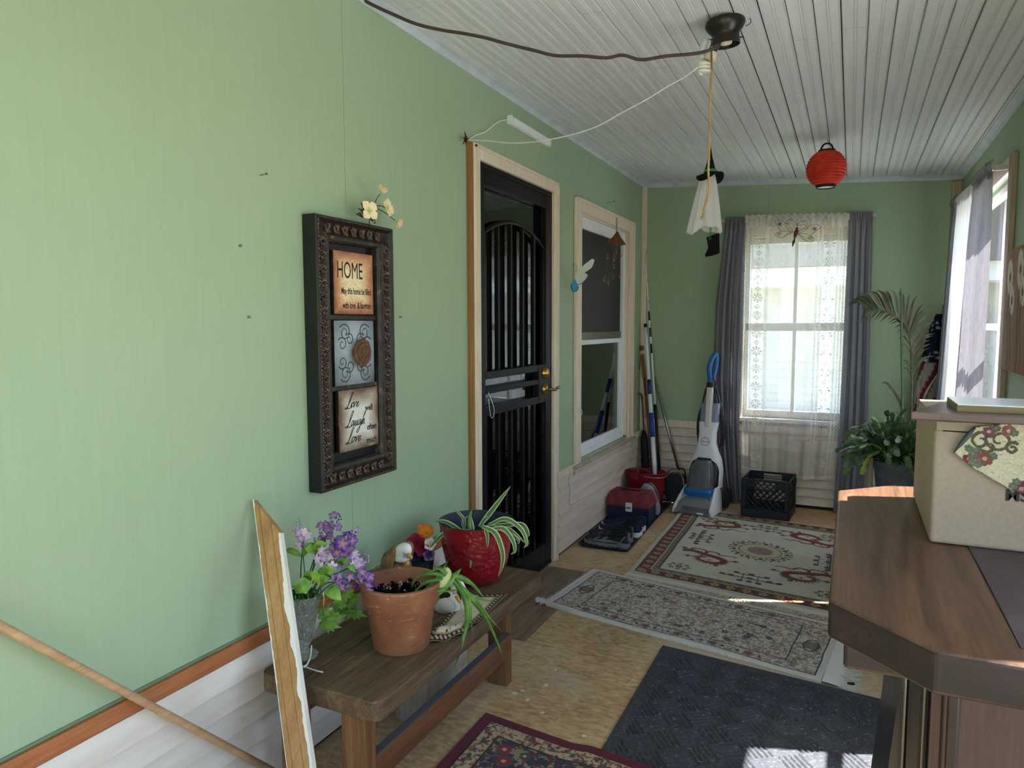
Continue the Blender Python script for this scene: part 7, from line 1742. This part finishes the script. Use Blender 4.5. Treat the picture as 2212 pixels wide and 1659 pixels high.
# dark board lid and framed panel on it
wood('lid_wood', '#5a4640', '#6c5650', '#7c6660', 'x', .8, .3, .1, .5)
lzb, lzt = 1.222, 1.234
l0 = at(1968, 890, z=lzt); l1 = at(2040, 868, z=lzt); lb = thing('wooden_board', 'flat dark wooden board laid across the cardboard box', 'board', (1.85, l0.y+.1, lzb))
v, f = prism_g([(l0.x, l0.y), (2.10, l0.y-.010), (2.12, l1.y+.05), (l1.x+.02, l1.y+.05), (l1.x-.005, l1.y)], 'z', lzb, lzt); o = mesh('board_slab', v, f, 'lid_wood', lb); fixn(o.data); bev(o.data, .0015, 1)
sp1 = box('spacer_strip', 1.70, 2.05, KY0+.02, KY0+.05, KZ, lzb, 'lid_wood', lb)
plain('panel_white', '#e8ecee', .25); wood('panel_edge', '#5a4a2c', '#8a744c', '#a08a5e', 'x', 1.0, .6)
n0 = at(2067, 889, z=lzt); n1 = at(2103, 858, z=lzt+.012)
wp = thing('white_board', 'white topped panel with brown edge lying on the dark board', 'panel', (1.85, n0.y+.05, lzt))
box('panel_body', n0.x, 2.05, n0.y, n1.y, lzt, lzt+.0105, 'panel_edge', wp, .001); box('panel_face', n0.x+.001, 2.049, n0.y+.001, n1.y-.001, lzt+.0105, lzt+.012, 'panel_white', wp)
# quilted tapestry cloth hanging over the box's front
vcol('tapestry', .9, .15, .5, 260)
pg = [at(u, v, y=KY0-.004) for (u, v) in ((2060, 978), (2080, 950), (2107, 922), (2140, 918), (2240, 908), (2320, 915), (2320, 1115), (2240, 1078), (2212, 1067), (2195, 1062), (2174, 1053), (2138, 1032), (2098, 1008))]
poly = [(q.x, q.z) for q in pg]; xs = [q[0] for q in poly]; zs = [q[1] for q in poly]
def inside(x, z):
    r = False; j = len(poly)-1
    for i in range(len(poly)):
        if (poly[i][1] > z) != (poly[j][1] > z) and x < (poly[j][0]-poly[i][0])*(z-poly[i][1])/(poly[j][1]-poly[i][1])+poly[i][0]: r = not r
        j = i
    return r
STEP = .0011; nx = int((max(xs)-min(xs))/STEP)+1; nz = int((max(zs)-min(zs))/STEP)+1
idx = {}; vs = []; fs = []
for j in range(nz+1):
    for i in range(nx+1):
        x, z = min(xs)+i*STEP, min(zs)+j*STEP
        if inside(x, z): idx[(i, j)] = len(vs); vs.append((x, KY0-.0055-.0009*abs(math.sin((x+z)*330))*abs(math.sin((x-z)*330)), z))
for (i, j) in idx:
    q = [(i, j), (i+1, j), (i+1, j+1), (i, j+1)]
    if all(k in idx for k in q): fs.append(tuple(idx[k] for k in q))
tc_ = thing('tapestry_cloth', 'quilted cream tapestry cloth with floral scrolls hanging over the box', 'cloth', (1.78, KY0, 1.09))
o = mesh('quilt_face', vs, fs, 'tapestry', tc_, True); V = np.array(vs); X, Z = V[:, 0], V[:, 2]; c = np.ones((len(vs), 3))*L3('#cdc1a2')
st_ = np.abs(np.sin((np.hypot((X-1.74)*1.0, Z-1.10)*300)+2*np.sin(X*90))) < .06; c[st_] = L3('#a8966e')
def fl_t(u, v, r, col, cen):
    q = at(u, v, y=KY0-.005)
    for k in range(6): a = 2*PI*k/6+.4; m = np.hypot(X-q.x-r*.6*math.cos(a), Z-q.z-r*.6*math.sin(a)) < r*.42; c[m] = L3(col)*(0.8+.4*random.random())
    c[np.hypot(X-q.x, Z-q.z) < r*.28] = L3(cen)
def curl(u, v, r, turns, ph, col='#5d5a46', w=.0022):
    q = at(u, v, y=KY0-.005)
    for k in range(40):
        t = k/39; a = ph+turns*2*PI*t; rr = r*(1-.75*t); m = np.hypot(X-q.x-rr*math.cos(a), Z-q.z-rr*math.sin(a)) < w*(1.3-.5*t); c[m] = L3(col)
curl(2118, 952, .016, 1.2, 0.5); curl(2158, 950, .020, 1.4, 2.4); curl(2186, 968, .010, 1.2, 1.); curl(2135, 962, .014, .6, 3.4)
fl_t(2136, 932, .0095, '#83555c', '#bfa08c'); fl_t(2126, 990, .0125, '#86524a', '#bf9a7e'); fl_t(2090, 990, .008, '#7a3a44', '#a87868'); fl_t(2178, 930, .010, '#90605a', '#c9a890'); fl_t(2205, 1055, .013, '#78404c', '#b08a7a'); fl_t(2100, 985, .007, '#6a6a54', '#8a8666')
for (u, v) in ((2092, 968), (2100, 978), (2108, 972), (2145, 985), (2112, 1002), (2100, 1000), (2195, 1040), (2187, 1048), (2152, 925), (2190, 935)): fl_t(u, v, .0065, '#6a6c5a', '#7e806a')
paint(o, np.clip(c, 0, 1)); solidify(o, .0025, 1)
q0, q1 = at(2060, 978, y=KY0-.006), at(2107, 922, y=KY0-.006); v, f = tube_g([q0, q0.lerp(q1, .35), q0.lerp(q1, .7), q1], [.001, .0060, .0072, .003], 8, flat=.6); mesh('rolled_hem', v, f, 'scroll_grey', tc_, True)
mesh('top_fold', [(q1.x, KY0-.006, q1.z), (2.0, KY0-.006, KZ+.002), (2.0, KY0+.05, KZ+.004), (q1.x+.01, KY0+.05, KZ+.004)], [(0, 1, 2, 3)], 'fringe_cream', tc_)
